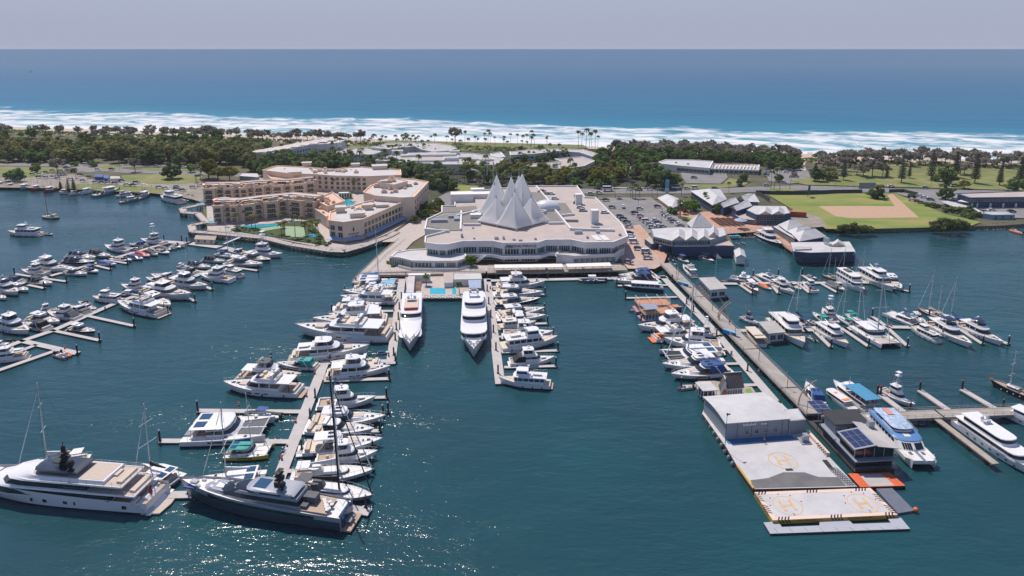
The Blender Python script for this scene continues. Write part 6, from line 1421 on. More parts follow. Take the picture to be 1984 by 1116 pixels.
# ---------------------------------------------------------------- tensile sails
SAILM=mat('white_tensile_membrane',(.88,.88,.88),.55,.05,.4)
n_,l_=SAILM.node_tree.nodes,SAILM.node_tree.links;t_=n_.new('ShaderNodeBsdfTranslucent');x_=n_.new('ShaderNodeMixShader');x_.inputs[0].default_value=.5;t_.inputs[0].default_value=(.78,.78,.78,1)
l_.new(n_['Principled BSDF'].outputs[0],x_.inputs[1]);l_.new(t_.outputs[0],x_.inputs[2]);l_.new(x_.outputs[0],n_['Material Output'].inputs[0])
rS=thing('tensile_canopy','white tensile canopy of pointed tent peaks on the mall roof','canopy',(*Q('d7',640,975,13),11.6));oS=Vector((rS.location.x,rS.location.y))
F_,R_,L_=Vector(Q('d7',640,975,13)),Vector(Q('d7',1130,850,13)),Vector(Q('d7',65,860,13));e1,e2=(R_-F_)/2,(L_-F_)/2
for i,j,zt,s in((.5,.5,31,1),(.5,1.5,26,1),(1.5,.5,26,1),(1.5,2.5,30,1),(1.9,1.9,35,.9),(2.2,3.0,34,.9),(2.6,1.9,35.5,1.1),(3.1,2.5,33,.9),(1.4,1.4,25,.8)):
    c=F_+e1*i+e2*j-oS;rg=[];nR,nA=12,8
    for k in range(nR+1):
        t=k/nR;q=1-t;q=max(q,.025);z=1.8+(zt-13.4)*(1-q)**1.25;loop=[]
        for sd_ in range(4):
            c0=[(-.5,-.5),(.5,-.5),(.5,.5),(-.5,.5)][sd_];c1=[(-.5,-.5),(.5,-.5),(.5,.5),(-.5,.5)][(sd_+1)%4]
            for u in range(nA):
                w_=u/nA;x,y=lerp(c0[0],c1[0],w_),lerp(c0[1],c1[1],w_);scal=1-.16*math.sin(math.pi*w_)*q*(1-q)*4
                pnt=c+(e1*x+e2*y)*s*1.12*q*scal;loop.append((pnt.x,pnt.y,z+.9*q*math.sin(math.pi*w_)*(1 if q<1 else.0)))
        rg.append(loop)
    mb=MB();mb.loft(rg,c0=False,c1=True);sl=part('sail',mb,SAILM,rS,179)
    mb=MB();mb.tube((c.x,c.y,zt-12),(c.x,c.y,zt-10.2),.35,.2);part('mast_tip',mb,SILVER,sl)
mb=MB();cr=[F_-oS,R_-oS,R_+e2*2-oS,L_+e1*.0-oS]
ringp=[F_-oS,F_+e1*2-oS,F_+e1*2+e2*1-oS,F_+e1*3.4+e2*1.2-oS,F_+e1*3.4+e2*3.2-oS,F_+e1+e2*3.4-oS,F_+e1+e2*2-oS,F_+e2*2-oS]
for a,b in zip(ringp,ringp[1:]+ringp[:1]):dv=b-a;mb.obox((a+b)/2,dv.length+.4,.6,1.0,math.atan2(dv.y,dv.x),1.0)
part('ring_beam',mb,MALLW,rS);mb=MB()
for p in ringp:mb.tube((p.x,p.y,-.05),(p.x,p.y,1.2),.45,n=6)
for a,b in zip(ringp,ringp[1:]+ringp[:1]):p=(a+b)/2;mb.tube((p.x,p.y,-.05),(p.x,p.y,1.2),.35,n=6)
part('ring_posts',mb,MALLW,rS);mb=MB();q=inset(ccw([tuple(p)for p in ringp]),1.5);mb.prism(q,.35,1.0,bottom=False);part('clerestory',mb,GLASS,rS)
# ---------------------------------------------------------------- pool pontoon club
rP=bld_root('pool_club','white pool club pontoon with blue pool between the two bow-on megayachts','pool club')
z=1.3;pd=ccw(QL('s',[(785,533),(790,578),(936,577.5),(933,532)],z));mb=MB();mb.prism(pd,.1,z,1,0);part('pontoon_deck',mb,[G_PAVE,DOCKD],rP)
mb=MB();mb.add([(*p,z+.03)for p in ccw(QL('b4',[(1015,515),(1210,520),(1210,597),(1010,592)],z))],[(0,1,2,3)]);part('pool_water',mb,POOLW,rP)
mb=MB();mb.add([(*p,z+.03)for p in ccw(QL('b4',[(1300,520),(1350,520),(1350,600),(1295,598)],z))],[(0,1,2,3)]);part('pool_water',mb,POOLW,rP)
def boxy(root,crop,pts,z0,z1,wm,rm,nm):p=ccw(QL(crop,pts,z1));mb=MB();mb.prism(p,z0,z1,0,1);return part(nm,mb,[wm,rm],root)
boxy(rP,'b4',[(735,352),(820,352),(800,575),(705,575)],z,4.4,MALLW,ROOFW,'side_cabana_roof');boxy(rP,'b4',[(735,330),(1015,325),(1015,347),(735,350)],z,4.8,MALLW,MALLW,'rear_wall')
boxy(rP,'b4',[(1320,330),(1665,325),(1672,400),(1320,405)],z,4.6,MALLW,ROOFW,'bar_pavilion');boxy(rP,'b4',[(1500,408),(1665,408),(1668,515),(1515,515)],z+2.8,4.3,SILVER,AWN,'louvre_roof')
boxy(rP,'b4',[(1185,320),(1315,318),(1310,445),(1195,450)],z,3.6,MALLW,ROOFP,'kiosk');boxy(rP,'b4',[(1520,520),(1660,520),(1660,600),(1520,605)],z,2.6,mat('stone_wall',(.16,.14,.12),.9,.4,2),ROOFG,'bar_counter')
mb=MB()
for i in range(22):c=Q('b4',940+i*34,628+(i%3)*6,z);mb.obox(c,1.8,.7,.35,1.4,z);mb.obox((c[0],c[1]+.8),.7,.4,.8,1.4,z)
part('sun_lounger_row',mb,OFFW,rP);mb=MB()
for i in range(6):c=Q('b4',860-i*4,455+i*18,z);mb.obox(c,3.4,1.1,.5,0,z);mb.obox(c,3.4,.25,1.1,0,z)
part('daybed_row',mb,mat('peach_cushion',(.60,.42,.33),.8),rP)
# ---------------------------------------------------------------- resort behind
def resort(label,crop,pts,z1,roofm,win=None,units=6,seed=1,wall=MALLW,over=.5,nm='resort_building',key='plain'):
    r=bld_root(nm,label);p=block(r,QL(crop,pts,z1),2,z1,wall,roofm,.6,cornice=over);roof_units(r,p,z1,units,seed)
    for(a,b,n,rows,w_,h)in(win or[]):facade(r,Q(crop,*a,z1),Q(crop,*b,z1),rows,n,w_,h,key)
    return r
r=resort('long white four-storey block with stepped pavilion roofs running back to the beach','c1',[(135,465),(345,478),(1000,345),(1480,308),(1575,245),(1400,218),(1160,248),(700,335)],15,mat('pinkish_white_roof',(.60,.54,.51),.8,.1,.2),[((135,465),(345,478),4,[4.5,8,11.5],1.8,1.6),((345,478),(1000,345),14,[4.5,8,11.5],2.4,1.8)],0)
for i in range(9):
    c=Q('c1',240+i*150,440-i*26,16);mb=MB();mb.obox(c,13,9,1.2,.55,15);mb.loft([[(c[0]+dx,c[1]+dy,16.2)for dx,dy in((-8,-5),(8,-5),(8,5),(-8,5))],[(c[0]+dx,c[1]+dy,17.6)for dx,dy in((-2,-1),(2,-1),(2,1),(-2,1))]]);part('roof_pavilion',mb,MATS['pinkish_white_roof'],r)
resort('round white resort building with oval grey roof near the beach','c2',[(150,350),(400,292),(760,282),(1100,290),(1300,325),(1405,370),(1300,400),(1050,415),(900,385),(800,335),(400,380)],10,ROOFG,[((900,385),(1050,415),6,[4.5,7.8],2.2,1.8),((1050,415),(1300,400),9,[4.5,7.8],2.2,1.8)],4,2)
resort('low white resort wing with grey roof among palms left of the lobby','c1',[(1330,465),(1560,405),(1980,385),(2300,400),(1980,500),(1850,490),(1560,520),(1400,525)],8,ROOFG,[((1400,525),(1560,520),5,[5],2.4,2)],3,3)
r=resort('wide white resort lobby building with flat stepped roofs and tall columns','c2',[(215,545),(480,462),(800,450),(1100,422),(1600,440),(1900,472),(2100,520),(1990,610),(1790,612),(1440,604),(1260,606),(820,584),(460,562)],10,ROOFG,[((460,562),(820,584),8,[5,8],2.6,1.9),((820,584),(1260,606),10,[4.5,7.6],2.8,2.2),((1440,604),(1790,612),9,[5,8.2],2.6,1.6)],14,4)
for u,v,w_,d_,h,z in((535,455,10,8,4,10),(700,480,14,10,1.5,10),(900,470,26,14,1.8,10),(1000,545,26,16,1.6,10),(1380,450,9,6,3.4,10),(1330,540,12,9,2.8,10),(1560,500,16,12,1.6,10),(1700,520,18,16,1.4,10),(1850,540,12,10,1.8,10),(1240,470,20,12,2.0,10)):
    c=Q('c2',u,v,z);mb=MB();mb.obox(c,w_,d_,h,.12,z);part('roof_storey',mb,MALLW,r);mb=MB();mb.obox(c,w_-.8,d_-.8,.06,.12,z+h);part('roof_storey_top',mb,ROOFP if u in(1000,700)else ROOFG,r)
resort('curved white resort wing with colonnade front behind the tent peaks','c3',[(530,712),(600,672),(830,662),(1060,640),(960,600),(1350,570),(1535,632),(1385,702),(1150,742),(930,742),(780,715)],11,ROOFP,[((930,742),(1150,742),6,[4.2,8],3,2),((1150,742),(1385,702),8,[4.2,8],3,2),((1385,702),(1535,632),8,[4.2,8],3,2)],7,5)
resort('low grey-roofed resort wing nearest the beach at right','c3',[(290,495),(600,462),(1000,450),(1360,460),(1640,540),(1550,575),(1330,505),(1000,482),(640,525),(300,542)],8,ROOFG,[((640,525),(300,542),8,[5],2.6,2)],5,6)
resort('small white pavilion roof beside the resort lawns','c3',[(0,525),(150,500),(215,570),(60,585)],6,ROOFM,None,0,7)
resort('white spa lodge with pale ribbed roof beside the beach scrub','c4',[(510,362),(600,332),(920,335),(1195,352),(1150,440),(740,405),(560,385)],7.5,ROOFM,[((740,405),(1150,440),8,[4.6],3.4,2.6)],2,8,nm='lodge')
r=resort('white pergola wing with open slatted roof beside the ribbed-roof lodge','c4',[(1195,385),(1790,400),(1780,470),(1160,445)],5.2,ROOFP,[((1160,445),(1780,470),10,[3.6],3.6,2)],0,9,nm='pergola_wing')
mb=MB()
for i in range(14):a,b=Q('c4',1200+i*45,388+i,6.6),Q('c4',1180+i*45,440+i,6.6);dstrip(mb,a,b,.7,6.3,6.6)
part('pergola_slats',mb,MALLW,r)
resort('grey flat-roofed sports pavilion left of the big fig tree','c4',[(85,415),(560,455),(570,490),(30,470)],4.5,ROOFG,[((30,470),(570,490),9,[3.2],3,1.2)],2,10,nm='sports_pavilion')
for i in range(9):
    x=780+i*11;c=P(x*.27+652,356,2)
r=bld_root('entrance_gateway','white curved gateway portal between palms behind the tent peaks','gateway');c=Q('c2',1890,880,2);mb=MB()
for dx in(-4,-1.5,3.5):mb.obox((c[0]+dx,c[1]),1.1,1.6,17 if dx>-2 else 12,0,2)
for k in range(8):t0,t1=k/8*math.pi/2,(k+1)/8*math.pi/2;mb.tube((c[0]-14+10*math.sin(t0),c[1],2+10*math.cos(t0)+1),(c[0]-14+10*math.sin(t1),c[1],2+10*math.cos(t1)+1),.7,n=6)
part('portal',mb,MALLW,r)
# ---------------------------------------------------------------- wharf village
def house(label,crop,pts,ze,zr,along=0,hip=0,wall=NAVYW,roofm=ROOFM,win=None,z0=2.0,nm='wharf_building',over=.7):
    r=bld_root(nm,label);ip=gable(r,QL(crop,pts,ze),ze,zr,wall,roofm,z0,over,along,hip)
    for e,n,rows,w_,h in(win or[]):facade(r,ip[e],ip[(e+1)%4],rows,n,w_,h)
    return r,ip
house('white-roofed wharf shop at the back left beside the car park','L',[(480,252),(370,172),(450,140),(600,205)],5.5,8,0,.25,mat('cream_weatherboard',(.45,.40,.34),.8,.1,.5),win=[(0,4,[4],2,1.6),(3,6,[4],2,1.6)])
house('large white-roofed wharf hall at the back with ribbed roof','L',[(795,228),(625,118),(855,106),(908,182)],8,10.5,0,.2,win=[(0,4,[4,6.4],2,1.5),(1,6,[4,6.4],2,1.5)])
house('wharf building with tan gable, middle of the white-roofed row','L',[(880,247),(838,224),(940,176),(1002,206)],8,10,1,0,win=[(0,3,[4,6.5],2,1.5)])
house('wharf building with tan gable, next right in the white-roofed row','L',[(980,272),(932,246),(1040,196),(1102,232)],8,10,1,0,win=[(0,3,[4,6.5],2,1.5)])
house('white-roofed wharf house with grey gable behind the middle of the village','L',[(1050,200),(975,178),(1070,140),(1160,205)],7,9.8,1,0,wall=BLUEW,win=[(0,2,[4],2,1.5)])
r=bld_root('wharf_building','two-storey navy wharf pub with twin gables at the right end of the plaza');pp=QL('L',[(1130,300),(1345,298),(1396,288),(1362,236),(1110,232),(1055,265)],8.4);ip=block(r,pp,2,8.4,NAVYW,ROOFM,0)
a,b=Q('L',1135,300,8.4),Q('L',1345,298,8.4);facade(r,a,b,[3.8,6.6],8,2.2,1.9)
for u in(1200,1300):gable(r,QL('L',[(u-50,301),(u+50,300),(u+48,262),(u-40,262)],8.5),8.5,10.6,NAVYW,ROOFM,8.0,.3,1,0)
mb=MB();dstrip(mb,Q('L',1130,330,5.2),Q('L',1345,328,5.2),3,5.0,5.3);part('verandah_roof',mb,ROOFM,r)
r=bld_root('wharf_building','round-ended verandah pavilion with pale roof facing the outdoor tables');block(r,QL('L',[(960,300),(1050,290),(1140,330),(1135,348),(1010,335)],5),2,5,NAVYW,ROOFP,.2)
facade(r,Q('L',1010,335,5),Q('L',1135,348,5),[3.6],7,1.8,1.8)
# navy restaurant on the water
r=bld_root('waterfront_restaurant','long navy restaurant with white roof and three tan gables over the water')
pp=QL('b2',[(200,292),(470,356),(1040,342),(1160,305),(1280,268),(1245,165),(800,168),(590,152),(165,178)],9.0)
block(r,pp,5.9,9.0,BLUEW,ROOFM,0);facade(r,Q('b2',490,356,9),Q('b2',1030,343,9),[7.6],8,3.4,1.9);facade(r,Q('b2',200,292,9),Q('b2',470,356,9),[7.5],4,3,1.6)
for u in(575,765,945):gable(r,QL('b2',[(u-98,352),(u+98,346),(u+85,225),(u-85,230)],9.05),9.05,11.3,BLUEW,ROOFM,8.8,.3,1,0)
gable(r,QL('b2',[(1000,305),(1170,300),(1160,200),(1010,200)],9.1),9.1,11.9,BLUEW,ROOFM,8.8,.3,1,0)
boxy(r,'b2',[(470,432),(1030,430),(1390,430),(1280,330),(1030,350),(480,362)],.3,5.9,NAVYW,ROOFG,'navy_base');boxy(r,'b2',[(1030,412),(1390,428),(1300,335),(1100,340)],5.9,6.2,ROOFP,ROOFP,'terrace_deck')
boxy(r,'b2',[(70,325),(165,400),(235,395),(150,300)],2,5.4,NAVYW,ROOFP,'side_annex');boxy(r,'b2',[(245,380),(290,432),(460,428),(420,378)],1.5,5.2,NAVYW,ROOFW,'corner_annex')
mb=MB();a,b=Q('b2',285,434,5),Q('b2',455,430,5);dstrip(mb,(a[0],a[1]-.25),(b[0],b[1]-.25),.2,1.9,4.7);part('blank_sign_panel',mb,OFFW,r)
mb=MB();dstrip(mb,Q('b2',480,434,6.1),Q('b2',1030,430,6.1),.5,5.9,6.2);part('white_ledge',mb,MALLW,r)
house('tall white hip-roofed restaurant wing behind the three tan gables','b2',[(1100,160),(760,162),(690,95),(940,60)],8,14.5,0,.45,BLUEW)
# small floating house and jetty restaurants
r,ip=house('little white boathouse with gable roof on its own pontoon','b2',[(1415,600),(1570,600),(1540,495),(1385,495)],4.2,5.6,1,0,MALLW,ROOFM,[(0,2,[2.4],1.4,1.6)],.6,'boathouse',.4)
rJ=bld_root('jetty_restaurant','big pale-roofed restaurant on navy piles with a row of white umbrellas')
pj=QL('c7',[(800,718),(1060,742),(1800,726),(1700,566),(1110,575),(760,578)],6.4);block(rJ,inset(ccw(pj),.8),3.4,6.3,NAVYW,ROOFM,0);mb=MB();mb.prism(ccw(pj),6.3,6.55);part('main_roof',mb,ROOFM,rJ);(lambda*a:None)(rJ,pj,5.5,8.2,NAVYW,ROOFM,.15)
pb=ccw(QL('c7',[(830,745),(930,808),(1790,790),(1800,725),(1000,690),(790,710)],3.4));mb=MB();mb.prism(pb,.3,3.4,0,1);part('navy_base',mb,[NAVYW,TIMBER],rJ)
gable(rJ,QL('c7',[(1385,640),(1640,638),(1620,590),(1400,590)],6.7),6.7,9.0,CREAMW,ROOFM,6.4,.3,1,0)
mb=MB();p=Q('c7',1330,560,7.5);mb.obox(p,2,2,3,.2,6.5);mb.obox(Q('c7',1360,610,7),1.5,3.5,1.2,.3,6.5);part('kitchen_flue',mb,SILVER,rJ)
boxy(rJ,'c7',[(815,650),(1090,640),(1090,680),(830,690)],6.5,7.2,BLUEW,ROOFG,'roof_clerestory')
house('pale hip-roofed jetty restaurant, front of the row along the boardwalk','c7',[(900,560),(1340,480),(1190,380),(780,440)],6.5,10,0,.3,NAVYW)
house('pale hip-roofed jetty shop, middle of the row along the boardwalk','c7',[(830,465),(1180,395),(1010,340),(700,390)],6.2,9,0,.3,NAVYW)
house('tall cream hip-roofed jetty shop, back of the row along the boardwalk','c7',[(700,395),(980,330),(840,225),(560,290)],6.2,10,0,.35,NAVYW)
r=bld_root('wharf_building','long verandah with sloping white roof facing the navy motor yacht');block(r,QL('c7',[(465,322),(830,530),(890,515),(850,460),(560,295)],5.2),2,5.2,NAVYW,ROOFM,.1);facade(r,Q('c7',465,322,5.2),Q('c7',830,530,5.2),[3.6],12,2,1.7)
pier('boardwalk','pink boardwalk between the navy motor yacht and the jetty restaurants','boardwalk',[(1494,448),(1512,462),(1530,478),(1546,489)],4.5,2.3,.6,G_BRICK,5)
pier('boardwalk','pink timber bridge over the inlet behind the pedal boats','boardwalk',[(1404,449),(1440,446),(1492,447)],4.5,2.4,.5,G_BRICK,5)
# right edge buildings
r=bld_root('depot_building','long dark blue two-storey boat depot with pale flat roof at the right edge');pp=QL('c6',[(680,562),(820,608),(1500,600),(2200,620),(2200,560),(1430,535)],9);block(r,pp,2,9,NAVYW,ROOFP,.35,cornice=1.0)
mb=MB();e=ccw(QL('c6',[(680,645),(820,665),(1400,655),(2200,672),(2200,600),(820,600)],5.6));mb.prism(e,5.4,5.8);part('mid_canopy',mb,MALLW,r);facade(r,Q('c6',820,608,9),Q('c6',1500,600,9),[7.4],16,2.6,1.8,'plain',out=.15)
mb=MB()
for u in(830,890,1040,1185,1330):c=Q('c6',u,725,2);mb.obox((c[0],c[1]-.3),.9,.9,3.4,0,2)
part('white_pillar',mb,MALLW,r)
r=bld_root('carport','long low pale-roofed carport left of the dark blue depot','carport');p=ccw(QL('c6',[(490,650),(700,735),(970,790),(960,765),(860,715),(560,640)],4.2));mb=MB();mb.prism(p,4.0,4.25);part('roof',mb,ROOFM,r);mb=MB()
for q in inset(p,.6):mb.tube((*q,2),(*q,4.0),.12)
part('posts',mb,STEEL,r)
r=bld_root('shed','small light blue shed with grey roof by the right shore','shed');block(r,QL('c6',[(965,785),(1070,802),(1330,800),(1240,765),(990,762)],5),2,5,mat('pale_blue_cladding',(.16,.32,.45),.7,.1,.6),ROOFG,.15);a,b=Q('c6',1070,802,5),Q('c6',1330,800,5);facade(r,a,b,[3.3],3,1.6,2.4)
r=bld_root('kiosk','white and blue kiosk under awnings on the left waterfront yard','kiosk');boxy(r,'N',[(845,540),(925,538),(920,522),(850,520)],2,4.8,MALLW,TAN,'hut');boxy(r,'N',[(725,525),(790,527),(795,508),(730,503)],2,5,BLUE,BLUE,'blue_container');boxy(r,'N',[(795,535),(840,535),(840,512),(800,510)],2,4.6,BLUE,BLUE,'blue_container')
r=bld_root('boat_shed','grey-white boat shed beside the trees at the left end of the apartments','shed');block(r,QL('N',[(1840,520),(1990,530),(1985,500),(1860,500)],5),2,5,BLUEW,ROOFM,.1)
r=bld_root('toilet_block','small brick amenities block under the park trees at right','hut');block(r,QL('c5',[(835,420),(990,425),(985,385),(850,385)],5),2,5,mat('park_brick',(.25,.13,.10),.9,.2,1),ROOFG,.1)
# ================================================================== VEGETATION
def leafm(name,col,hue=.015,ov=.30,rough=.75):
    m=mat(name,col,rough,.45,.35,objvar=ov,hue=hue,spec=.25);
    n,l=m.node_tree.nodes,m.node_tree.links;b=n['Principled BSDF'];t=n.new('ShaderNodeBsdfTranslucent');x=n.new('ShaderNodeMixShader');x.inputs[0].default_value=.48
    l.new(b.inputs['Base Color'].links[0].from_socket,t.inputs[0]);l.new(b.outputs[0],x.inputs[1]);l.new(t.outputs[0],x.inputs[2]);l.new(x.outputs[0],n['Material Output'].inputs[0]);return m
L_DARK=leafm('dark_green_leaves',(.15,.225,.065));L_OLIVE=leafm('olive_leaves',(.30,.30,.10),.02);L_BRIGHT=leafm('bright_green_leaves',(.20,.31,.05),.02);L_GREY=leafm('grey_green_needles',(.32,.30,.24),.01,.2)
L_PALM=leafm('palm_fronds',(.18,.23,.085),.02);L_PALMY=leafm('yellow_palm_fronds',(.27,.235,.045),.02);L_RED=leafm('red_brown_leaves',(.18,.065,.045),.01);L_PINE=leafm('dark_pine_needles',(.075,.10,.05),.01);L_YEL=leafm('yellow_green_leaves',(.27,.26,.05),.015)
BARK=mat('grey_bark',(.14,.11,.09),.9,.3,2);BARKP=mat('palm_bark',(.24,.19,.15),.9,.25,2)
def crown_mesh(name,seed,rx,rz,z0,nclump,leaf,m,per=26,cl=.34,flat=.0,droop=0):
    rr=random.Random(seed);mb=MB()
    for c in range(nclump):
        while True:
            p=Vector((rr.uniform(-1,1),rr.uniform(-1,1),rr.uniform(-.8,1)))
            if.3<p.length<1:break
        p=p.normalized()*rr.uniform(.5,.95);cc=Vector((p.x*rx,p.y*rx,z0+rz+p.z*rz*(1-flat)))
        rc=rx*cl*rr.uniform(.6,1.15)
        for k in range(per):
            d=Vector((rr.gauss(0,1),rr.gauss(0,1),rr.gauss(0,.8))).normalized()*rr.uniform(.5,1.0);q=cc+Vector((d.x*rc,d.y*rc,d.z*rc*.75))
            nn=(d+Vector((rr.uniform(-.7,.7),rr.uniform(-.7,.7),rr.uniform(-.2,.9)))).normalized();u=nn.orthogonal().normalized();v=nn.cross(u);s=leaf*rr.uniform(.6,1.25);a=rr.uniform(0,6.28)
            u,v=u*math.cos(a)+v*math.sin(a),v*math.cos(a)-u*math.sin(a)
            mb.add([q-u*s-v*s*.5,q+u*s*.9-v*s*.55,q+u*s+v*s*.5-Vector((0,0,droop*s)),q-u*s*.8+v*s*.6],[(0,1,2,3)])
    me=bpy.data.meshes.new(name);me.from_pydata(mb.v,[],mb.f);me.materials.append(m);return me
def trunk_mesh(name,seed,h,r,top,limbs=5,spread=2.0):
    rr=random.Random(seed);mb=MB();mb.tube((0,0,-.3),(rr.uniform(-.3,.3),rr.uniform(-.3,.3),h),r,r*.55,7)
    for i in range(limbs):
        a=6.28*i/limbs+rr.uniform(-.4,.4);z=h*rr.uniform(.55,.98);mb.tube((0,0,z),(math.cos(a)*spread,math.sin(a)*spread,min(top,z+rr.uniform(1.5,3.2))),r*.45,r*.15,5)
    return mb.mesh(name,BARK)
TREES={}
def tree_kind(key,nm,m,variants,rx,rz,z0,nclump,leaf,tr,per=26,cl=.34,flat=0,limbs=5,droop=0,bark=None):
    TREES[key]=(nm,[(crown_mesh('crown',hash(key)%1000*0+i*17+len(key)*5,rx,rz,z0,nclump,leaf,m,per,cl,flat,droop),trunk_mesh('trunk',i*3+1,z0+rz*.7,tr,z0+rz*1.6,limbs,rx*.6))for i in range(variants)])
tree_kind('forest','forest_tree',L_OLIVE,4,5.4,5.6,1.2,34,.75,.35)
tree_kind('dark','broadleaf_tree',L_DARK,4,5.0,4.4,1.2,30,.72,.35)
tree_kind('bright','leafy_tree',L_BRIGHT,3,3.6,3.0,1.2,26,.55,.28)
tree_kind('she','coastal_oak',L_GREY,4,4.8,3.2,4.2,24,.62,.30,22,.36,.2)
tree_kind('bush','shrub',L_DARK,3,2.0,1.3,.0,14,.42,.1,22,.45)
tree_kind('bushb','shrub',L_BRIGHT,3,1.6,1.0,.0,12,.38,.1,20,.45)
tree_kind('red','flowering_tree',L_RED,2,3.0,2.6,1.5,20,.5,.22)
tree_kind('mangrove','mangrove',leafm('mangrove_leaves',(.16,.19,.06)),3,3.4,2.2,.2,26,.45,.15,26,.36)
tree_kind('fig','fig_tree',L_DARK,2,8.5,5.2,1.6,60,.8,.7,30,.3)
tree_kind('yel','leafy_tree',L_YEL,2,5.2,3.6,2.6,34,.6,.35)
def palm_mesh(seed,h,n,ln,m,lean=.6,rise=.55):
    rr=random.Random(seed);mb=MB();top=Vector((rr.uniform(-lean,lean),rr.uniform(-lean,lean),h))
    for i in range(n):
        a=6.28*i/n*1.0+rr.uniform(-.25,.25);el=rr.uniform(-.15,1.0)*rise+.15;l_=ln*rr.uniform(.8,1.1);d=Vector((math.cos(a),math.sin(a),0));sdv=Vector((-d.y,d.x,0));prev=None;o=len(mb.v);K=6
        for k in range(K+1):
            t=k/K;p=top+d*l_*t*(1-.12*t)+Vector((0,0,l_*(el*1.5*t-(1.05+el*.5)*t*t)));wd=.55*math.sin(math.pi*min(1,.12+t*.9))**.7*ln/3.2+.03
            mb.v+=[tuple(p-sdv*wd-Vector((0,0,wd*.45))),tuple(p),tuple(p+sdv*wd-Vector((0,0,wd*.45)))]
        for k in range(K):
            b=o+3*k;mb.f+=[[b,b+1,b+4,b+3],[b+1,b+2,b+5,b+4]];mb.m+=[0,0]
    me=bpy.data.meshes.new('crown');me.from_pydata(mb.v,[],mb.f);me.materials.append(m)
    t_=MB();t_.tube((0,0,-.3),tuple(top*.5),.24,.18,7);t_.tube(tuple(top*.5),tuple(top),.18,.13,7);return me,t_.mesh('trunk',BARKP)
TREES['palm']=('palm_tree',[palm_mesh(i,9+i*.9,17,3.0,L_PALM)for i in range(4)])
TREES['palmy']=('golden_palm',[palm_mesh(i+9,6.5+i*.6,15,2.9,L_PALMY,.3,.7)for i in range(2)])
TREES['tallpalm']=('coconut_palm',[palm_mesh(i+20,16+i*1.5,18,3.6,L_PALM,1.4,.5)for i in range(3)])
TREES['fan']=('fan_palm',[palm_mesh(i+30,5.2+i,26,2.6,L_DARK,.2,.95)for i in range(2)])
def norfolk(seed,h):
    rr=random.Random(seed);mb=MB();n=15
    for k in range(n):
        z=h*(.16+.82*k/n);rad=(1-k/n)**.8*h*.19+.3;m_=10
        for i in range(m_):
            a=6.28*i/m_+k*.4;d=Vector((math.cos(a),math.sin(a),0));s_=Vector((-d.y,d.x,0));r_=rad*rr.uniform(.75,1.1)
            for q in range(4):
                t0,t1=q/4,(q+1)/4;w0=.55;p0,p1=d*r_*t0+Vector((0,0,z+.25*t0)),d*r_*t1+Vector((0,0,z+.35*t1));mb.add([p0-s_*w0,p0+s_*w0,p1+s_*w0*.8+Vector((0,0,.35)),p1-s_*w0*.8+Vector((0,0,.35))],[(0,1,2,3)])
    me=bpy.data.meshes.new('crown');me.from_pydata(mb.v,[],mb.f);me.materials.append(L_PINE);t_=MB();t_.tube((0,0,-.3),(0,0,h),.38,.06,7);return me,t_.mesh('trunk',BARK)
TREES['norfolk']=('norfolk_pine',[norfolk(i,19+i*2)for i in range(3)])
def tree(key,x,y,label,group,s=1.0,z=LZ,cat='tree'):
    nm,vs=TREES[key];cr,tr=vs[rnd.randrange(len(vs))];r=thing(nm,label,cat,(x,y,z),rnd.uniform(0,6.28),group,(s*rnd.uniform(.9,1.1),s*rnd.uniform(.9,1.1),s*rnd.uniform(.85,1.15)))
    link('trunk',tr,r);link('crown',cr,r);return r
def inpoly(p,x,y):
    c=False;n=len(p)
    for i in range(n):
        a,b=p[i],p[(i+1)%n]
        if(a[1]>y)!=(b[1]>y)and x<(b[0]-a[0])*(y-a[1])/(b[1]-a[1])+a[0]:c=not c
    return c
def scatter(key,poly_px,n,label,group,s=(.8,1.2),mind=4.0,cat='tree',wpoly=None):
    p=wpoly or[P(x,y,LZ)for x,y in poly_px];xs=[q[0]for q in p];ys=[q[1]for q in p];got=[];tries=0
    while len(got)<n and tries<n*60:
        tries+=1;x,y=rnd.uniform(min(xs),max(xs)),rnd.uniform(min(ys),max(ys))
        if not inpoly(p,x,y)or any((x-a)**2+(y-b)**2<mind**2 for a,b in got):continue
        got.append((x,y));k=key if isinstance(key,str)else rnd.choice(key);tree(k,x,y,label,group,rnd.uniform(*s),cat=cat)
def at(key,pts,label,group,s=1.0,cat='tree',crop='s',z=LZ):
    for q in pts:
        x,y=Q(crop,q[0],q[1],z);tree(key,x,y,label,group,s if len(q)<3 else q[2],z,cat)
# left forest
scatter('forest',[(-260,316),(-60,316),(150,316),(260,317),(400,321),(490,326),(505,304),(430,300),(230,297),(0,294),(-260,294)],120,'tall olive green tree in the forest behind the left waterfront','left forest trees',(1.05,1.45),4.6)
scatter('dark',[(-200,318),(150,318),(380,323),(500,328),(490,304),(150,300),(-200,300)],44,'dark green tree in the forest behind the left waterfront','left forest trees',(1.0,1.45),6)
scatter(['bright','bright','dark'],[(-400,294),(0,293),(440,300),(520,300),(560,288),(440,272),(0,264),(-400,264)],150,'low green tree in the scrub belt between forest and left beach','left scrub trees',(.8,1.4),6)
scatter('she',[(-200,268),(0,262),(130,264),(130,257),(0,254),(-200,254)],26,'grey coastal oak at the far left above the beach','left coastal oaks',(.9,1.3),6)
scatter('she',[(140,268),(370,270),(480,272),(480,265),(370,262),(150,261)],44,'grey coastal oak along the beach behind the left forest','left coastal oaks',(.85,1.25),6)
scatter('she',[(480,274),(560,278),(700,278),(700,271),(560,269),(480,268)],26,'grey coastal oak beyond the long white resort block','left coastal oaks',(.85,1.3),6)
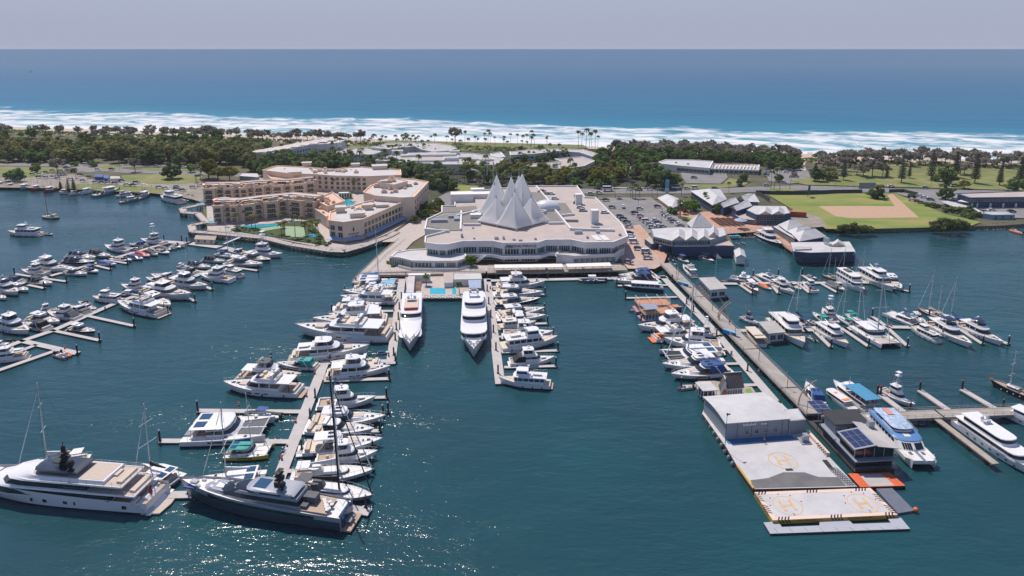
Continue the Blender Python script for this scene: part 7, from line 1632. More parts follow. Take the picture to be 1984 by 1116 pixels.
at('dark',[(35,352,1.25),(25,350,1.0),(70,334,.7)],'dark bushy tree behind the fishing trawlers','waterfront yard trees');at('she',[(112,338,1.3)],'grey wispy tree over the parked cars in the waterfront yard','waterfront yard trees');at('she',[(262,333,1.0)],'thin leaning tree on the left roadside lawn','waterfront yard trees')
at('dark',[(334,346,1.45)],'single round dark tree standing on the left lawn',None);at('bright',[(370,334,1.0)],'small bright green tree beside the left road bend',None);at('yel',[(405,346,1.5),(423,350,1.2),(445,350,1.2)],'broad yellow-green tree behind the cream apartments','yellow-green trees')
at('bush',[(145,322,1.6),(70,324,1.6),(142,334,1.2),(180,323,2)],'dark bush beside the left road','roadside bushes',cat='shrub')
at('palm',[(147,345,.9),(380,352,.9),(390,356,.9),(383,360,.8)],'palm on the left waterfront yard','yard palms')
at('norfolk',[(118,368,.42),(133,370,.42),(144,371,.5)],'dark narrow pine beside the fishing boats','yard pines')
# resort palms and trees
scatter(['palm','palm','dark','fan'],[(500,338),(640,345),(760,352),(850,372),(880,352),(780,326),(640,312),(520,318)],130,'palm or tree in the dense garden between the resort and cream hotel','resort garden trees',(.9,1.3),4.2)
scatter(['palm','tallpalm'],[(640,312),(720,304),(800,308),(830,300),(760,292),(640,298)],40,'palm in the courtyard gardens of the white resort','resort courtyard palms',(.7,1.0),4.5)
scatter(['palm','dark','bushb'],[(1000,315),(1070,316),(1110,305),(1080,297),(1010,300)],40,'palm or shrub in the garden court of the right resort wing','resort courtyard palms',(.6,.9),4)
scatter(['palm','palm','bright','yel'],[(890,350),(960,362),(1050,366),(1180,366),(1230,360),(1230,340),(1100,340),(990,330),(900,332)],130,'palm or tree along the avenue behind the mall','avenue trees',(.85,1.25),4.2)
scatter(['dark','bright','red'],[(1160,340),(1260,352),(1290,345),(1270,315),(1190,300),(1160,310)],46,'leafy tree in the grove right of the resort','grove trees',(.95,1.3),4.6)
for i,(lx,h)in enumerate(((672,.7),(690,.75),(722,.7),(740,.75),(790,.8),(800,.75),(880,.75),(900,.8),(920,.7),(940,.9),(945,1.0),(975,.7),(990,.8),(1003,.7),(1013,.75),(1022,.8),(1030,.85),(1036,.9),(1060,.6),(768,.8),(782,.85),(812,.7),(836,.65),(960,.6))):
    at('tallpalm',[(lx,281+(i%3)*3,h*1.0)],'tall slender palm standing along the beach behind the resort','beachfront palms')
at('tallpalm',[(1121,288,1.05),(1126,289,1.0),(1135,288,1.3),(1141,290,1.0),(1147,288,.9),(1153,289,1.0),(1158,288,.7)],'very tall palm in the clump against the surf','tall palm clump')
at('she',[(882,278,1.6)],'large rounded tree alone on the beach behind the resort',None)
scatter(['dark','bright','yel'],[(795,440),(835,425),(860,405),(850,396),(815,410),(790,425)],16,'green tree on the slope between hotel and mall','slope trees',(.45,.75),3)
at('palm',[(842,362,1.1),(850,364,1.1),(858,366,1.1),(866,362,1.0),(852,372,1.0),(936,356,1.0),(905,352,.9),(915,352,.9),(925,352,.9)],'royal palm in front of the resort lobby','lobby palms')
scatter('dark',[(810,358),(850,370),(876,378),(880,366),(845,352)],16,'dark tree beside the drive behind the cream hotel','drive trees',(.6,.9),4)
# hotel garden palms
at('palmy',[(488,440,1.0),(495,442,1.0),(545,452,.9),(600,445,1.0),(606,448,1.1),(598,455,.9),(585,437,.8)],'yellow-green palm in the cream hotel garden','hotel garden palms',z=2.9)
at('palm',[(460,443,.95),(547,440,.7),(572,459,1.0),(592,455,.8),(612,460,.9),(618,455,.9),(475,432,.6),(436,428,.5),(610,470,.6),(552,455,.8)],'green palm in the cream hotel garden','hotel garden palms',z=2.9)
at('palm',[(642,362,.9),(685,375,.9),(680,392,.8),(732,418,.8),(745,414,.8),(765,425,.7),(795,392,.7),(785,402,.7),(650,372,.8),(672,402,.6)],'palm close against the cream hotel walls','hotel palms')
scatter('bush',[(450,446),(511,457),(590,470),(640,480),(640,474),(560,462),(470,443)],34,'low hedge shrub along the boardwalk garden','hedge shrubs',(.4,.7),1.8,'shrub')
at('bright',[(912,517,.9)],'bushy tree at the foot of the mall staircase',None,1.0)
scatter('palm',[(770,344),(860,356),(960,362),(1060,362),(1060,350),(960,350),(860,345),(790,336)],48,'tall palm in the dense row before the resort lobby','lobby palms',(.8,1.1),3.6)
scatter(['palm','dark'],[(480,330),(560,322),(640,318),(660,326),(560,336),(500,344)],44,'palm or tree before the long white resort block','resort garden trees',(1.0,1.4),4)
scatter(['tallpalm','bushb','bushb'],[(650,292),(780,283),(1120,289),(1120,294),(950,297),(700,298)],70,'palm or shrub in the beachfront resort gardens','beachfront garden plants',(.55,.85),4)
# middle right
at('fig',[(1262,362,1.0),(1288,366,1.05),(1300,362,.9)],'huge spreading fig tree beside the roadside parking','fig trees')
scatter('she',[(1165,302),(1300,306),(1420,312),(1545,316),(1545,306),(1420,298),(1300,291),(1190,292)],88,'grey-green coastal oak in the belt behind the ribbed-roof lodge','right coastal oaks',(.85,1.3),5.5)
scatter('dark',[(1165,310),(1300,314),(1420,320),(1540,326),(1540,312),(1300,302),(1165,302)],62,'dark tree in front of the coastal oaks behind the ribbed-roof lodge','right scrub trees',(.8,1.15),5.5)
scatter('dark',[(1490,332),(1548,330),(1548,318),(1480,318)],18,'dark tree around the beach car park','right scrub trees',(.8,1.2),5)
scatter('she',[(1585,326),(1720,322),(1860,324),(2060,332),(2060,318),(1860,310),(1720,308),(1585,312)],84,'grey coastal oak in the park strip above the right beach','right park oaks',(.8,1.25),6)
at('she',[(1605,338,1.25),(1672,344,1.2),(1690,343,1.3),(1710,343,1.2),(1660,340,1.1),(1860,340,1.0),(1868,338,1.0),(1630,338,1.0)],'thin-trunked grey oak on the right park lawn','right park oaks')
at('norfolk',[(1746,355,1.0),(1803,350,1.0),(1888,356,1.15),(1850,345,1.1),(1936,360,.9),(1975,358,1.1),(1578,352,.95),(1634,350,.8),(1718,346,.5),(1761,346,.6)],'dark upright Norfolk pine on the right park lawn','park pines')
at('dark',[(1834,358,1.5)],'large round dark tree beside the right road',None);at('bright',[(1812,352,.9)],'small bright green tree left of the large round dark tree',None);at('forest',[(1606,350,1.0)],'olive tree over the brick amenities block',None);at('dark',[(1583,352,1.0)],'dark bushy tree by the beach car park exit',None)
at('dark',[(1965,372,1.2)],'round dark tree behind the depot roof',None);at('yel',[(1868,366,.8)],'open yellowish tree on the verge left of the depot',None);at('dark',[(1832,388,1.0)],'spreading tree at the depot car park entrance',None)
at('tallpalm',[(1493,368,.95),(1499,369,.9),(1511,369,.95),(1529,369,.75),(1505,352,.7)],'slender palm on the roundabout island','roundabout palms')
at('dark',[(1508,352,.7),(1440,352,.8),(1432,360,.5)],'dark tree near the roundabout','roundabout trees');at('palm',[(1412,374,.7)],'palm beside the wharf village entrance',None)
at('palm',[(1222,384,.9),(1226,385,.9),(1240,385,.9),(1232,386,.8),(1263,384,.8),(1273,384,.8),(1192,384,1.0),(1157,384,.9),(1320,380,.8)],'palm in the planted strip at the top of the mall car park','car park palms')
at('palm',[(1315,424,1.05),(1319,424,1.0),(1317,421,.8)],'palm pair at the plaza edge','plaza palms');at('bright',[(1338,412,1.2),(1345,408,1.0),(1388,414,1.0)],'bright green tree in the wharf plaza','plaza trees');at('red',[(1325,416,.8)],'reddish tree in the wharf plaza',None);at('palm',[(1367,400,.8),(1372,404,.7),(1340,398,.7)],'palm between the wharf buildings','wharf palms');at('bush',[(1303,415,1.6),(1508,432,1.4),(1480,432,1.2)],'dark shrub in the wharf village','wharf shrubs',cat='shrub')
at('dark',[(1700,386,1.0),(1690,385,.7)],'dark bushy thicket on the green field by the fence','field thicket');at('palm',[(1697,386,.9),(1705,384,.8)],'palm in the field thicket by the fence','field thicket')
at('mangrove',[(1630,449,1.0),(1643,450,1.1),(1656,451,1.2),(1670,450,1.0),(1684,450,.9)],'mangrove bush in the clump on the field shore','field mangroves',cat='shrub');at('mangrove',[(1812,446,1.1),(1822,447,1.5),(1836,447,1.6),(1850,447,1.5),(1864,446,1.1)],'mangrove bush in the tall clump left of the blue shed','shed mangroves',cat='shrub')
at('bush',[(1800,401,1.6),(1836,411,1.5),(1845,409,1.3),(1862,414,1.8),(1872,414,1.8),(1880,416,1.8),(1870,420,1.4),(1880,423,1.4),(1888,420,1.4),(1815,402,1.2),(1765,384,1.3)],'trimmed dark hedge bush by the depot','depot hedges',cat='shrub')
at('fan',[(826,553,.8)],'fan palm at the left end of the pool deck',None,z=1.3);at('fan',[(890,568,.8)],'fan palm right of the blue pool',None,z=1.3)
at('bushb',[(755,512,1.0),(762,518,.8),(775,492,.9),(785,494,.7),(800,490,.7)],'green shrub in a planter on the left mall promenade','promenade shrubs',cat='shrub')
# coastal scrub as ground cover
rr=random.Random(5);mb=MB()
def tuft(x,y,r):
    for k in range(7):
        a=rr.uniform(0,6.28);q=Vector((x+math.cos(a)*r*rr.random(),y+math.sin(a)*r*rr.random(),LZ+r*rr.uniform(.15,.7)));u=Vector((rr.uniform(-1,1),rr.uniform(-1,1),rr.uniform(-.3,.3))).normalized()*r*.5;v=Vector((-u.y,u.x,rr.uniform(.2,.6)));mb.add([q-u-v*.5,q+u-v*.5,q+u+v*.5,q-u+v*.5],[(0,1,2,3)])
for _ in range(5200):
    x=rr.uniform(-1100,760);sd_=rr.uniform(-62,-38);X,Y=beach(x,sd_);tuft(X,Y,rr.uniform(.8,2.0))
for _ in range(2600):
    X,Y=P(rr.uniform(-300,520),rr.uniform(268,300),LZ);tuft(X,Y,rr.uniform(1.2,2.6))
single('coastal_scrub',mb,leafm('scrub_leaves',(.17,.23,.06)),'low green coastal scrub covering the dunes behind the beach','scrub',kind='stuff')

# thin sea haze over the whole place
mb=MB();mb.box(-4000,-80,-1.2,4000,4200,118);hm=bpy.data.materials.new('haze_air');hm.use_nodes=True;hn=hm.node_tree.nodes;hn.remove(hn['Principled BSDF'])
pv=hn.new('ShaderNodeVolumePrincipled');pv.inputs['Color'].default_value=(.90,.94,1,1);pv.inputs['Density'].default_value=.00006;hm.node_tree.links.new(pv.outputs[0],hn['Material Output'].inputs['Volume'])
single('haze',mb,hm,'thin pale sea haze over the marina and coast','haze',kind='stuff')
# ================================================================== HELIPAD, CHAPEL, FLOATING HOUSES AND SMALL THINGS
HGREY=mat('heliport_grey_deck',(.50,.49,.50),.8,.16,.25);HDARK=mat('dark_ramp',(.105,.105,.11),.85,.3,.25,col2=(.15,.145,.145));PEACH=mat('pale_peach_edge',(.68,.52,.43),.7,.08,1);YEDGE=mat('yellow_edge',(.55,.33,.05),.65,.2,1);LINEY=mat('faded_yellow_line',(.62,.43,.22),.75,.25,1.5);CYANS=mat('blue_deck_strip',(.03,.17,.36),.6,.1,.5)
def flat(root,nm,pts,z,m):p=ccw(pts);mb=MB();mb.add([(*q,z)for q in p],[list(range(len(p)))]);return part(nm,mb,m,root)
rHP=bld_root('heliport','grey floating heliport barge with dark ramp, hangar apron and two helipads in front','heliport')
deck=QL('F',[(70,275),(230,500),(300,622),(405,770),(1085,754),(900,555),(760,400),(735,330),(560,190),(100,180)],1.4)
mb=MB();mb.prism(ccw(deck),-.3,1.4,1,0);part('apron_deck',mb,[HGREY,DOCKD],rHP)
flat(rHP,'dark_ramp',QL('F',[(385,712),(500,698),(600,660),(740,660),(830,690),(958,692),(1015,750),(407,766)],1.4),1.42,HDARK)
def circle_line(root,c,r,w_,z,m,nm='landing_circle'):
    mb=MB();n=40;v=[]
    for i in range(n):a=6.283*i/n;v+=[(c[0]+(r-w_)*math.cos(a),c[1]+(r-w_)*math.sin(a),z),(c[0]+r*math.cos(a),c[1]+r*math.sin(a),z)]
    mb.add(v,[(2*i,2*i+1,(2*i+3)%(2*n),(2*i+2)%(2*n))for i in range(n)]);return part(nm,mb,m,root)
def Hmark(root,c,s,z,m,ang):
    mb=MB()
    ca,sa=math.cos(ang),math.sin(ang)
    for dx,dy,l_,w_ in((-.42*s,0,.22*s,1.3*s),(.42*s,0,.22*s,1.3*s),(0,0,.64*s,.22*s)):
        mb.obox((c[0]+dx*ca-dy*sa,c[1]+dx*sa+dy*ca),l_,w_,.012,ang,z)
    part('letter_h',mb,m,root)
hd=Vector(Q('F',1085,754,1.4))-Vector(Q('F',405,770,1.4));ha=math.atan2(hd.y,hd.x)
c=Q('F',597,582,1.4);circle_line(rHP,c,3.6,.28,1.43,LINEY);Hmark(rHP,c,3.0,1.425,LINEY,ha)
PZ=1.2;pad=ccw(QL('F',[(412,790),(1172,762),(1350,938),(532,975)],PZ));mb=MB();mb.prism(pad,.1,PZ,1,0);part('front_pad_deck',mb,[HGREY,YEDGE],rHP)
ip=inset(pad,1.0);mb=MB();n=4
for i in range(4):
    j=(i+1)%4;mb.add([(*pad[i],PZ+.015),(*pad[j],PZ+.015),(*ip[j],PZ+.015),(*ip[i],PZ+.015)],[(0,1,2,3)])
part('pad_border',mb,PEACH,rHP)
mb=MB()
for i in range(4):
    a,b=Vector(pad[i]),Vector(pad[(i+1)%4]);d=(b-a);L=d.length;d.normalize();nn=Vector((-d.y,d.x))
    for base_ in(.04,.46,.90):
        mb=MB()
        for k in range(4):
            t=base_*L+k*.75;p=a+d*t
            if t>L-1:continue
            mb.add([(*(p+nn*.02),PZ+.028),(*(p+d*.35+nn*.02),PZ+.028),(*(p+d*.95+nn*.98),PZ+.028),(*(p+d*.6+nn*.98),PZ+.028)],[(0,1,2,3)])
            o=-nn*.015;mb.add([(*(p+o),PZ-.01),(*(p+d*.35+o),PZ-.01),(*(p+d*.95+o),.4),(*(p+d*.6+o),.4)],[(0,1,2,3)])
        part('hazard_stripes',mb,BLACK,rHP)
# the edge lettering is too small to read in the photograph: short dark strokes in its place
fa,fb=sorted(((Vector(p)for p in pad)),key=lambda q:q.y)[:2];fa,fb=(fa,fb)if fa.x<fb.x else(fb,fa);d=(fb-fa).normalized();nn=Vector((d.y,-d.x));L=(fb-fa).length;mb=MB()
for s0 in(.20,.60):
    for k in range(22):
        if k%6==5:continue
        p=fa+d*(L*s0+k*.27)+nn*.02;mb.obox(p,.15,.02,.16+.06*(k%3),math.atan2(d.y,d.x),.72)
part('edge_lettering',mb,BLACK,rHP)
for u,v,tx in((628,877,'3'),(1120,862,'2')):
    c=Q('F',u,v,PZ);circle_line(rHP,c,3.4,.22,PZ+.02,LINEY);Hmark(rHP,c,2.9,PZ+.022,LINEY,ha+.05)
    q=Q('F',672 if tx=='3' else 1170,936 if tx=='3' else 917,PZ);text_mesh(tx,1.1,BLACK,rHP,'pad_number',Matrix.Translation((*q,PZ+.025))@Matrix.Rotation(ha,4,'Z'),ext=.005)
    mb=MB()
    for a in(100,140,60,20,180):mb.tube((c[0]+4.0*math.cos(R(a)),c[1]+4.0*math.sin(R(a)),PZ),(c[0]+4.0*math.cos(R(a)),c[1]+4.0*math.sin(R(a)),PZ+.12),.15,n=6)
    part('pad_marker_light',mb,RED,rHP)
ed=QL('F',[(300,622),(405,770)],1.4);mb=MB();dstrip(mb,ed[0],ed[1],.5,1.4,1.75);part('yellow_kerb',mb,YEDGE,rHP)
mb=MB();dstrip(mb,Q('F',752,395,1.4),Q('F',895,552,1.4),.9,1.4,2.2);part('peach_kerb',mb,PEACH,rHP)
mb=MB();a,b=Vector(Q('F',825,470,2.2)),Vector(Q('F',895,548,2.2))
for k in range(6):p=a.lerp(b,k/6);mb.obox(p,.35,.95,.02,math.atan2((b-a).y,(b-a).x),2.2)
part('kerb_stripes',mb,BLACK,rHP)
mb=MB();a,b=Q('F',925,640,1.5),Q('F',1050,752,1.5)
for o_ in(-.9,-.3,.3,.9):mb.tube((a[0]+o_,a[1],1.9),(b[0]+o_,b[1],1.9),.1)
for k in range(9):t=k/8;mb.tube((lerp(a[0],b[0],t)-.9,lerp(a[1],b[1],t),1.9),(lerp(a[0],b[0],t)+.9,lerp(a[1],b[1],t),1.9),.07)
part('lattice_gangway',mb,GREYC,rHP)
for u,v,w_,d_ in((640,643,1.8,.9),(895,610,1.3,4.0)):c=Q('F',u,v,1.4);mb=MB();mb.obox(c,w_,d_,.03,ha,1.41);part('deck_grating',mb,BLACK,rHP)
mb=MB();c=Q('F',735,455,1.4);mb.obox(c,2.6,3.6,.25,ha,1.4);mb.obox((c[0]+.4,c[1]),1.3,1.6,1.8,ha,1.6);mb.tube((c[0]-.6,c[1]-.7,1.6),(c[0]-.6,c[1]-.7,3.2),.35,n=8);tag(link('generator',mb.mesh('generator',SILVER)),'silver generator skid standing on the grey helipad apron','generator')
mb=MB()
for k in range(9):c=Q('F',90+k*24,290+k*40,.3);mb=MB();mb.ball((c[0]-.6,c[1],.5),.55,.55,.8);part('tyre_fender',mb,RUBBER,rHP)
pass
# side floats
mb=MB();a=QL('F',[(470,988),(568,982),(592,1018),(838,1008),(838,972),(1022,966),(1058,998),(1305,990),(1285,962),(1372,957),(1432,1030),(515,1062)],.5);p_=ccw(a);mb.prism(p_,-.1,.5,1,0)
o_=single('floating_platform',mb,[mat('modular_float_grey',(.36,.38,.43),.75,.1,1.2),DOCKD],'long light grey modular float moored in front of the two helipads','pontoon');mb=MB()
for k in range(9):x=560+k*100;q0,q1=Q('F',x-22,1022,.5),Q('F',x+6,1058-k*3,.5);mb.tube((*q0,.51),(*q1,.51),.04,n=4)
part('module_joints',mb,GREYC,o_)
rO=bld_root('launch_float','orange and grey floating launch pad in front of the dark two-storey restaurant','pontoon');op=ccw(QL('F',[(1024,668),(1300,660),(1402,748),(1105,757)],.9));mb=MB();mb.prism(op,-.1,.9,1,0);part('orange_deck',mb,[mat('orange_matting',(.62,.12,.04),.8,.15,.6),BLACK],rO)
flat(rO,'grey_deck_panel',QL('F',[(1100,676),(1245,670),(1330,746),(1165,752)],.9),.92,ROOFG)
mb=MB();mb.prism(ccw(QL('F',[(1205,763),(1312,760),(1462,910),(1352,928)],.5)),-.1,.5);o_=single('floating_platform',mb,mat('slate_float',(.13,.145,.19),.7,.2,.6),'dark slate float angled off the right side of the helipads','pontoon');mb=MB();c=Q('F',1468,910,.5);mb.ball((c[0],c[1],.7),.6);part('orange_buoy',mb,ORANGE,o_,50)
# hangar
rG=bld_root('hangar','grey helicopter hangar with white barrel roof at the back of the heliport','hangar')
hp=QL('F',[(222,446),(627,414)],1.4);hb=Q('F',78,262,1.4);fl,fr_=Vector(hp[0]),Vector(hp[1]);bl=Vector(hb);dv=fr_-fl;br=bl+dv;dep=(bl-fl)
mb=MB();nA=12;rings=[]
for k in range(nA+1):t=k/nA;rings.append((t,6.1-.3*t+.7*math.sin(math.pi*t)))
Lw=[(*(fl),1.4)]+[(*(fl+dep*t),z)for t,z in rings]+[(*(bl),1.4)];Rw=[(p[0]+dv.x,p[1]+dv.y,p[2])for p in Lw]
mb.loft([Lw,Rw]);part('wall',mb,BLUEW,rG)
mb=MB();Lr=[(*(fl+dep*(t*1.04-.02)),z+.12)for t,z in rings]+[(*(fl+dep*(t*1.04-.02)),z+.32)for t,z in rings[::-1]];e=dv.normalized()*.5;mb.loft([[(p[0]-e.x,p[1]-e.y,p[2])for p in Lr],[(p[0]+dv.x+e.x,p[1]+dv.y+e.y,p[2])for p in Lr]]);part('barrel_roof',mb,ROOFM,rG,30)
for i in range(4):facade(rG,fl+dv*(.31+i*.155),fl+dv*(.36+i*.155),[3.4],1,1.0,1.6,'plain')
mb=MB()
for t in(.18,.41,.66,.9):p=fl+dv*t+Vector((dv.y,-dv.x)).normalized()*.04;mb.obox(p,.12,.06,4.4,math.atan2(dv.y,dv.x),1.5)
part('cladding_joints',mb,GREYC,rG);mb=MB()
for k,(t,hh)in enumerate([(.27+.021*i,.5+.25*((i*7)%3==0))for i in range(10)]+[(.56+.02*i,.45)for i in range(5)]):
    p=fl+dv*t+Vector((dv.y,-dv.x)).normalized()*.12;mb.obox(p,.26,.05,hh,math.atan2(dv.y,dv.x),5.2)
part('wall_lettering',mb,WHITE,rG)
flat(rG,'blue_apron',[tuple(fl+Vector((-.2,-.1))),tuple(fr_+Vector((1.0,-.1))),tuple(fr_+Vector((1.6,-2.2))),tuple(fl+Vector((.2,-2.2)))],1.425,CYANS)
rX=bld_root('hangar_annex','low white-roofed annex with white stair rail joined to the right of the hangar');pa=QL('F',[(640,326),(750,314),(700,240),(600,248)],5.4);block(rX,pa,1.4,5.4,BLUEW,ROOFM,0);mb=MB();q=QL('F',[(640,390),(660,375),(745,368)],2.4);railing(mb,[(*t,1.4)for t in q],1.1,.9,.06);part('stair_rail',mb,WHITE,rX)
# dark two-storey restaurant barge
rR=bld_root('floating_restaurant','dark navy two-storey floating restaurant with solar panels and black roof beside the heliport')
DK=mat('dark_navy_cladding',(.03,.05,.085),.6,.15,.5);SOL=mat('solar_panel_blue',(.025,.035,.10),.2,.1,1,spec=.6)
fl=Vector(Q('F',1065,660,.6));fr_=Vector(Q('F',1330,645,.6));bl=Vector(Q('F',735,300,.6));dv=fr_-fl;dp=(bl-fl);br=bl+dv*.8
mb=MB();mb.prism(ccw([tuple(fl),tuple(fr_),tuple(br),tuple(bl)]),-.3,.9);part('pontoon',mb,DOCKD,rR)
def sub(t0,t1,s0,s1):return[tuple(fl+dv*t0+dp*s0),tuple(fl+dv*t1+dp*s0),tuple(fl+dv*t1+dp*s1),tuple(fl+dv*t0+dp*s1)]
block(rR,sub(.04,.96,.03,.62),.9,3.6,DK,ROOFG,0,'lower_wall','deck_floor');block(rR,sub(.02,.98,.04,.30),3.9,6.6,DK,ROOFG,0,'upper_wall','upper_ceiling')
mb=MB();mb.prism(ccw(sub(-.03,1.03,-.02,.66)),3.6,3.9);part('balcony_slab',mb,BLUEW,rR)
mb=MB();q=sub(-.02,1.02,-.015,.3);railing(mb,[(*q[3],.9),(*q[0],.9),(*q[1],.9)],1.0,1.4,.05);part('lower_railing',mb,STEEL,rR)
a,b=Vector(q[0]),Vector(q[1]);g=sub(.02,.98,.04,.3);mb=MB()
ga,gb=Vector(g[0]),Vector(g[1]);gd=(gb-ga).normalized();gn=Vector((gd.y,-gd.x))
for k in range(5):p=ga.lerp(gb,k/4)+gn*.05;mb.obox(p,.18,.16,2.6,math.atan2(gd.y,gd.x),3.95)
part('window_posts',mb,SILVER,rR);mb=MB();p=(ga+gb)/2+gn*.06;mb.obox(p,(gb-ga).length*.97,.06,2.3,math.atan2(gd.y,gd.x),4.05);part('front_glass',mb,GLASS,rR)
mb=MB();l0,l1=Vector(g[0]),Vector(g[3]);ld=l1-l0;p=(l0+l1)/2-gd*.06;mb.obox(p,ld.length*.92,.06,1.6,math.atan2(ld.y,ld.x),4.5);part('side_glass',mb,GLASS,rR)
mb=MB();p=(Vector(sub(.04,.96,.03,.62)[0])+Vector(sub(.04,.96,.03,.62)[1]))/2+gn*.05;mb.obox(p,(gb-ga).length*.9,.06,1.5,math.atan2(gd.y,gd.x),1.7);part('lower_glass',mb,GLASS,rR)
s_=sub(-.04,.50,.01,.33);mb=MB();mb.add([(*s_[0],6.8),(*s_[1],7.7),(*s_[2],7.7),(*s_[3],6.8),(*s_[0],6.65),(*s_[1],7.55),(*s_[2],7.55),(*s_[3],6.65)],[(0,1,2,3),(7,6,5,4),(0,4,5,1),(1,5,6,2),(2,6,7,3),(3,7,4,0)]);part('front_roof',mb,SILVER,rR)
s_=sub(.0,.46,.03,.31);sp=[Vector((*s_[0],6.92)),Vector((*s_[1],7.70)),Vector((*s_[2],7.70)),Vector((*s_[3],6.92))]
for i in range(3):
    for j in range(3):
        f_=lambda u,v:sp[0].lerp(sp[1],u).lerp(sp[3].lerp(sp[2],u),v);mb=MB();mb.add([f_(i/3+.012,j/3+.012),f_((i+1)/3-.012,j/3+.012),f_((i+1)/3-.012,(j+1)/3-.012),f_(i/3+.012,(j+1)/3-.012)],[(0,1,2,3)]);part('solar_panel',mb,SOL,rR)
s_=sub(.50,1.08,-.01,.44);mb=MB();mb.add([(*s_[0],7.7),(*s_[1],6.7),(*s_[2],6.7),(*s_[3],7.7),(*s_[0],7.55),(*s_[1],6.55),(*s_[2],6.55),(*s_[3],7.55)],[(0,1,2,3),(7,6,5,4),(0,4,5,1),(1,5,6,2),(2,6,7,3),(3,7,4,0)]);part('sloping_roof',mb,ROOFG,rR)
block(rR,sub(.10,.88,.44,.66),3.9,7.0,BLUEW,DK,0,'rear_cabin_wall','rear_cabin_ceiling');mb=MB();mb.prism(ccw(sub(.02,.96,.42,.70)),7.0,7.25);part('black_roof',mb,mat('black_membrane_roof',(.03,.03,.033),.6,.3,.5),rR)
g2=sub(.10,.88,.44,.66);facade(rR,g2[0],g2[1],[5.6],4,1.3,1.2)
s_=sub(.0,.42,.72,.98);mb=MB();mb.prism(ccw(s_),6.0,6.1);part('rear_solar_roof',mb,SILVER,rR)
for i in range(2):
    for j in range(3):q=sub(.01+i*.205,.2+i*.205,.73+j*.085,.805+j*.085);mb=MB();mb.prism(ccw(q),6.12,6.15);part('solar_panel',mb,SOL,rR)
mb=MB()
for q in inset(ccw(s_),.3):mb.tube((*q,.9),(*q,6.0),.1)
part('roof_posts',mb,SILVER,rR);mb=MB();q=Vector(sub(.86,.9,.36,.40)[0]);mb.obox(q,1.6,1.2,1.9,math.atan2(gd.y,gd.x),7.0);part('roof_unit',mb,SILVER,rR)
# chapel barge
rC=bld_root('chapel','little white floating chapel with dark slate roof and arched orange door','chapel')
cp=ccw(QL('F',[(22,88),(80,178),(440,168),(395,100),(150,60),(40,62)],1.0));mb=MB();mb.prism(cp,-.2,1.0,1,0);part('pontoon',mb,[TIMBER,DOCKD],rC)
SLATE=mat('slate_roof',(.10,.085,.085),.8,.35,1.5)
ip=gable(rC,QL('F',[(232,110),(345,102),(300,45),(185,52)],4.6),4.6,8.2,MALLW,SLATE,1.0,.35,0,0,MALLW)
a,b=Vector(ip[0]),Vector(ip[1])
e_=min(range(4),key=lambda k:ip[k][1]+ip[(k+1)%4][1]);a,b=Vector(ip[e_]),Vector(ip[(e_+1)%4]);a,b=(a,b)if a.x<b.x else(b,a);facade(rC,a,b,[2.9],6,.5,1.8)
pq=QL('F',[(185,118),(250,112),(238,85),(175,90)],4.2);gable(rC,pq,4.2,7.4,MALLW,SLATE,1.0,.3,1,0,MALLW)
lo=sorted([Vector(q)for q in pq],key=lambda q:q.y)[:2];c=(lo[0]+lo[1])/2+Vector((.05,.22));mb=MB();arch=[(-.75,0),(.75,0),(.75,1.9),(.5,2.6),(0,3.0),(-.5,2.6),(-.75,1.9)];mb.loft([[(c.x+x,c.y-.12,1.02+z)for x,z in arch],[(c.x+x,c.y+.05,1.02+z)for x,z in arch]]);part('arched_door',mb,mat('orange_door',(.55,.13,.03),.5),rC)
mb=MB();mb.tube((c.x,c.y,7.2),(c.x,c.y,8.6),.07);mb.box(c.x-.35,c.y-.05,8.0,c.x+.35,c.y+.05,8.12);part('gable_cross',mb,WHITE,rC)
mb=MB();q=QL('F',[(85,172),(440,164)],1.0);railing(mb,[(*q[0],1.0),(*q[1],1.0)],1.0,1.2,.06);part('picket_fence',mb,WHITE,rC);flat(rC,'green_mat',QL('F',[(350,118),(385,108),(400,140),(365,150)],1.0),1.03,mat('green_turf',(.16,.30,.05),.9,.2,2))
r=bld_root('pavilion','white flat-roofed glass pavilion left of the little chapel','pavilion');q=QL('F',[(75,128),(178,122),(120,64),(22,70)],4.2);mb=MB();mb.prism(ccw(q),4.0,4.25);part('roof',mb,ROOFM,r);mb=MB()
ii=inset(ccw(q),.4)
for k in range(4):
    for t in(0,.33,.66):p=Vector(ii[k]).lerp(Vector(ii[(k+1)%4]),t);mb.obox(p,.16,.16,3.0,0,1.0)
part('posts',mb,WHITE,r);mb=MB();mb.prism(inset(ccw(q),.8),1.0,3.2);part('glass_wall',mb,GLASS,r)
# floating offices
def fl_office(label,crop,pts,ze):
    r=bld_root('floating_office',label,'houseboat');q=ccw(QL(crop,pts,ze));mb=MB();mb.prism(inset(q,-.6),-.2,.7);part('pontoon',mb,DOCKD,r);mb=MB();mb.prism(inset(q,.5),.7,ze-.1);part('wall',mb,MALLW,r);mb=MB();mb.prism(q,ze-.1,ze+.25);part('roof',mb,ROOFG,r)
    i=inset(q,.45)
    for k in range(4):
        a,b=Vector(i[k]),Vector(i[(k+1)%4]);n=max(2,round((b-a).length/3));facade(r,a,b,[2.3],n,(b-a).length/n*.75,1.9,'plain')
fl_office('white floating office with flat grey roof beside the long pier','a6',[(745,125),(880,118),(985,215),(840,226)],4.4);fl_office('white floating office with flat grey roof beside the old cream-roofed ferry','a7',[(440,618),(600,608),(708,716),(545,732)],4.0)
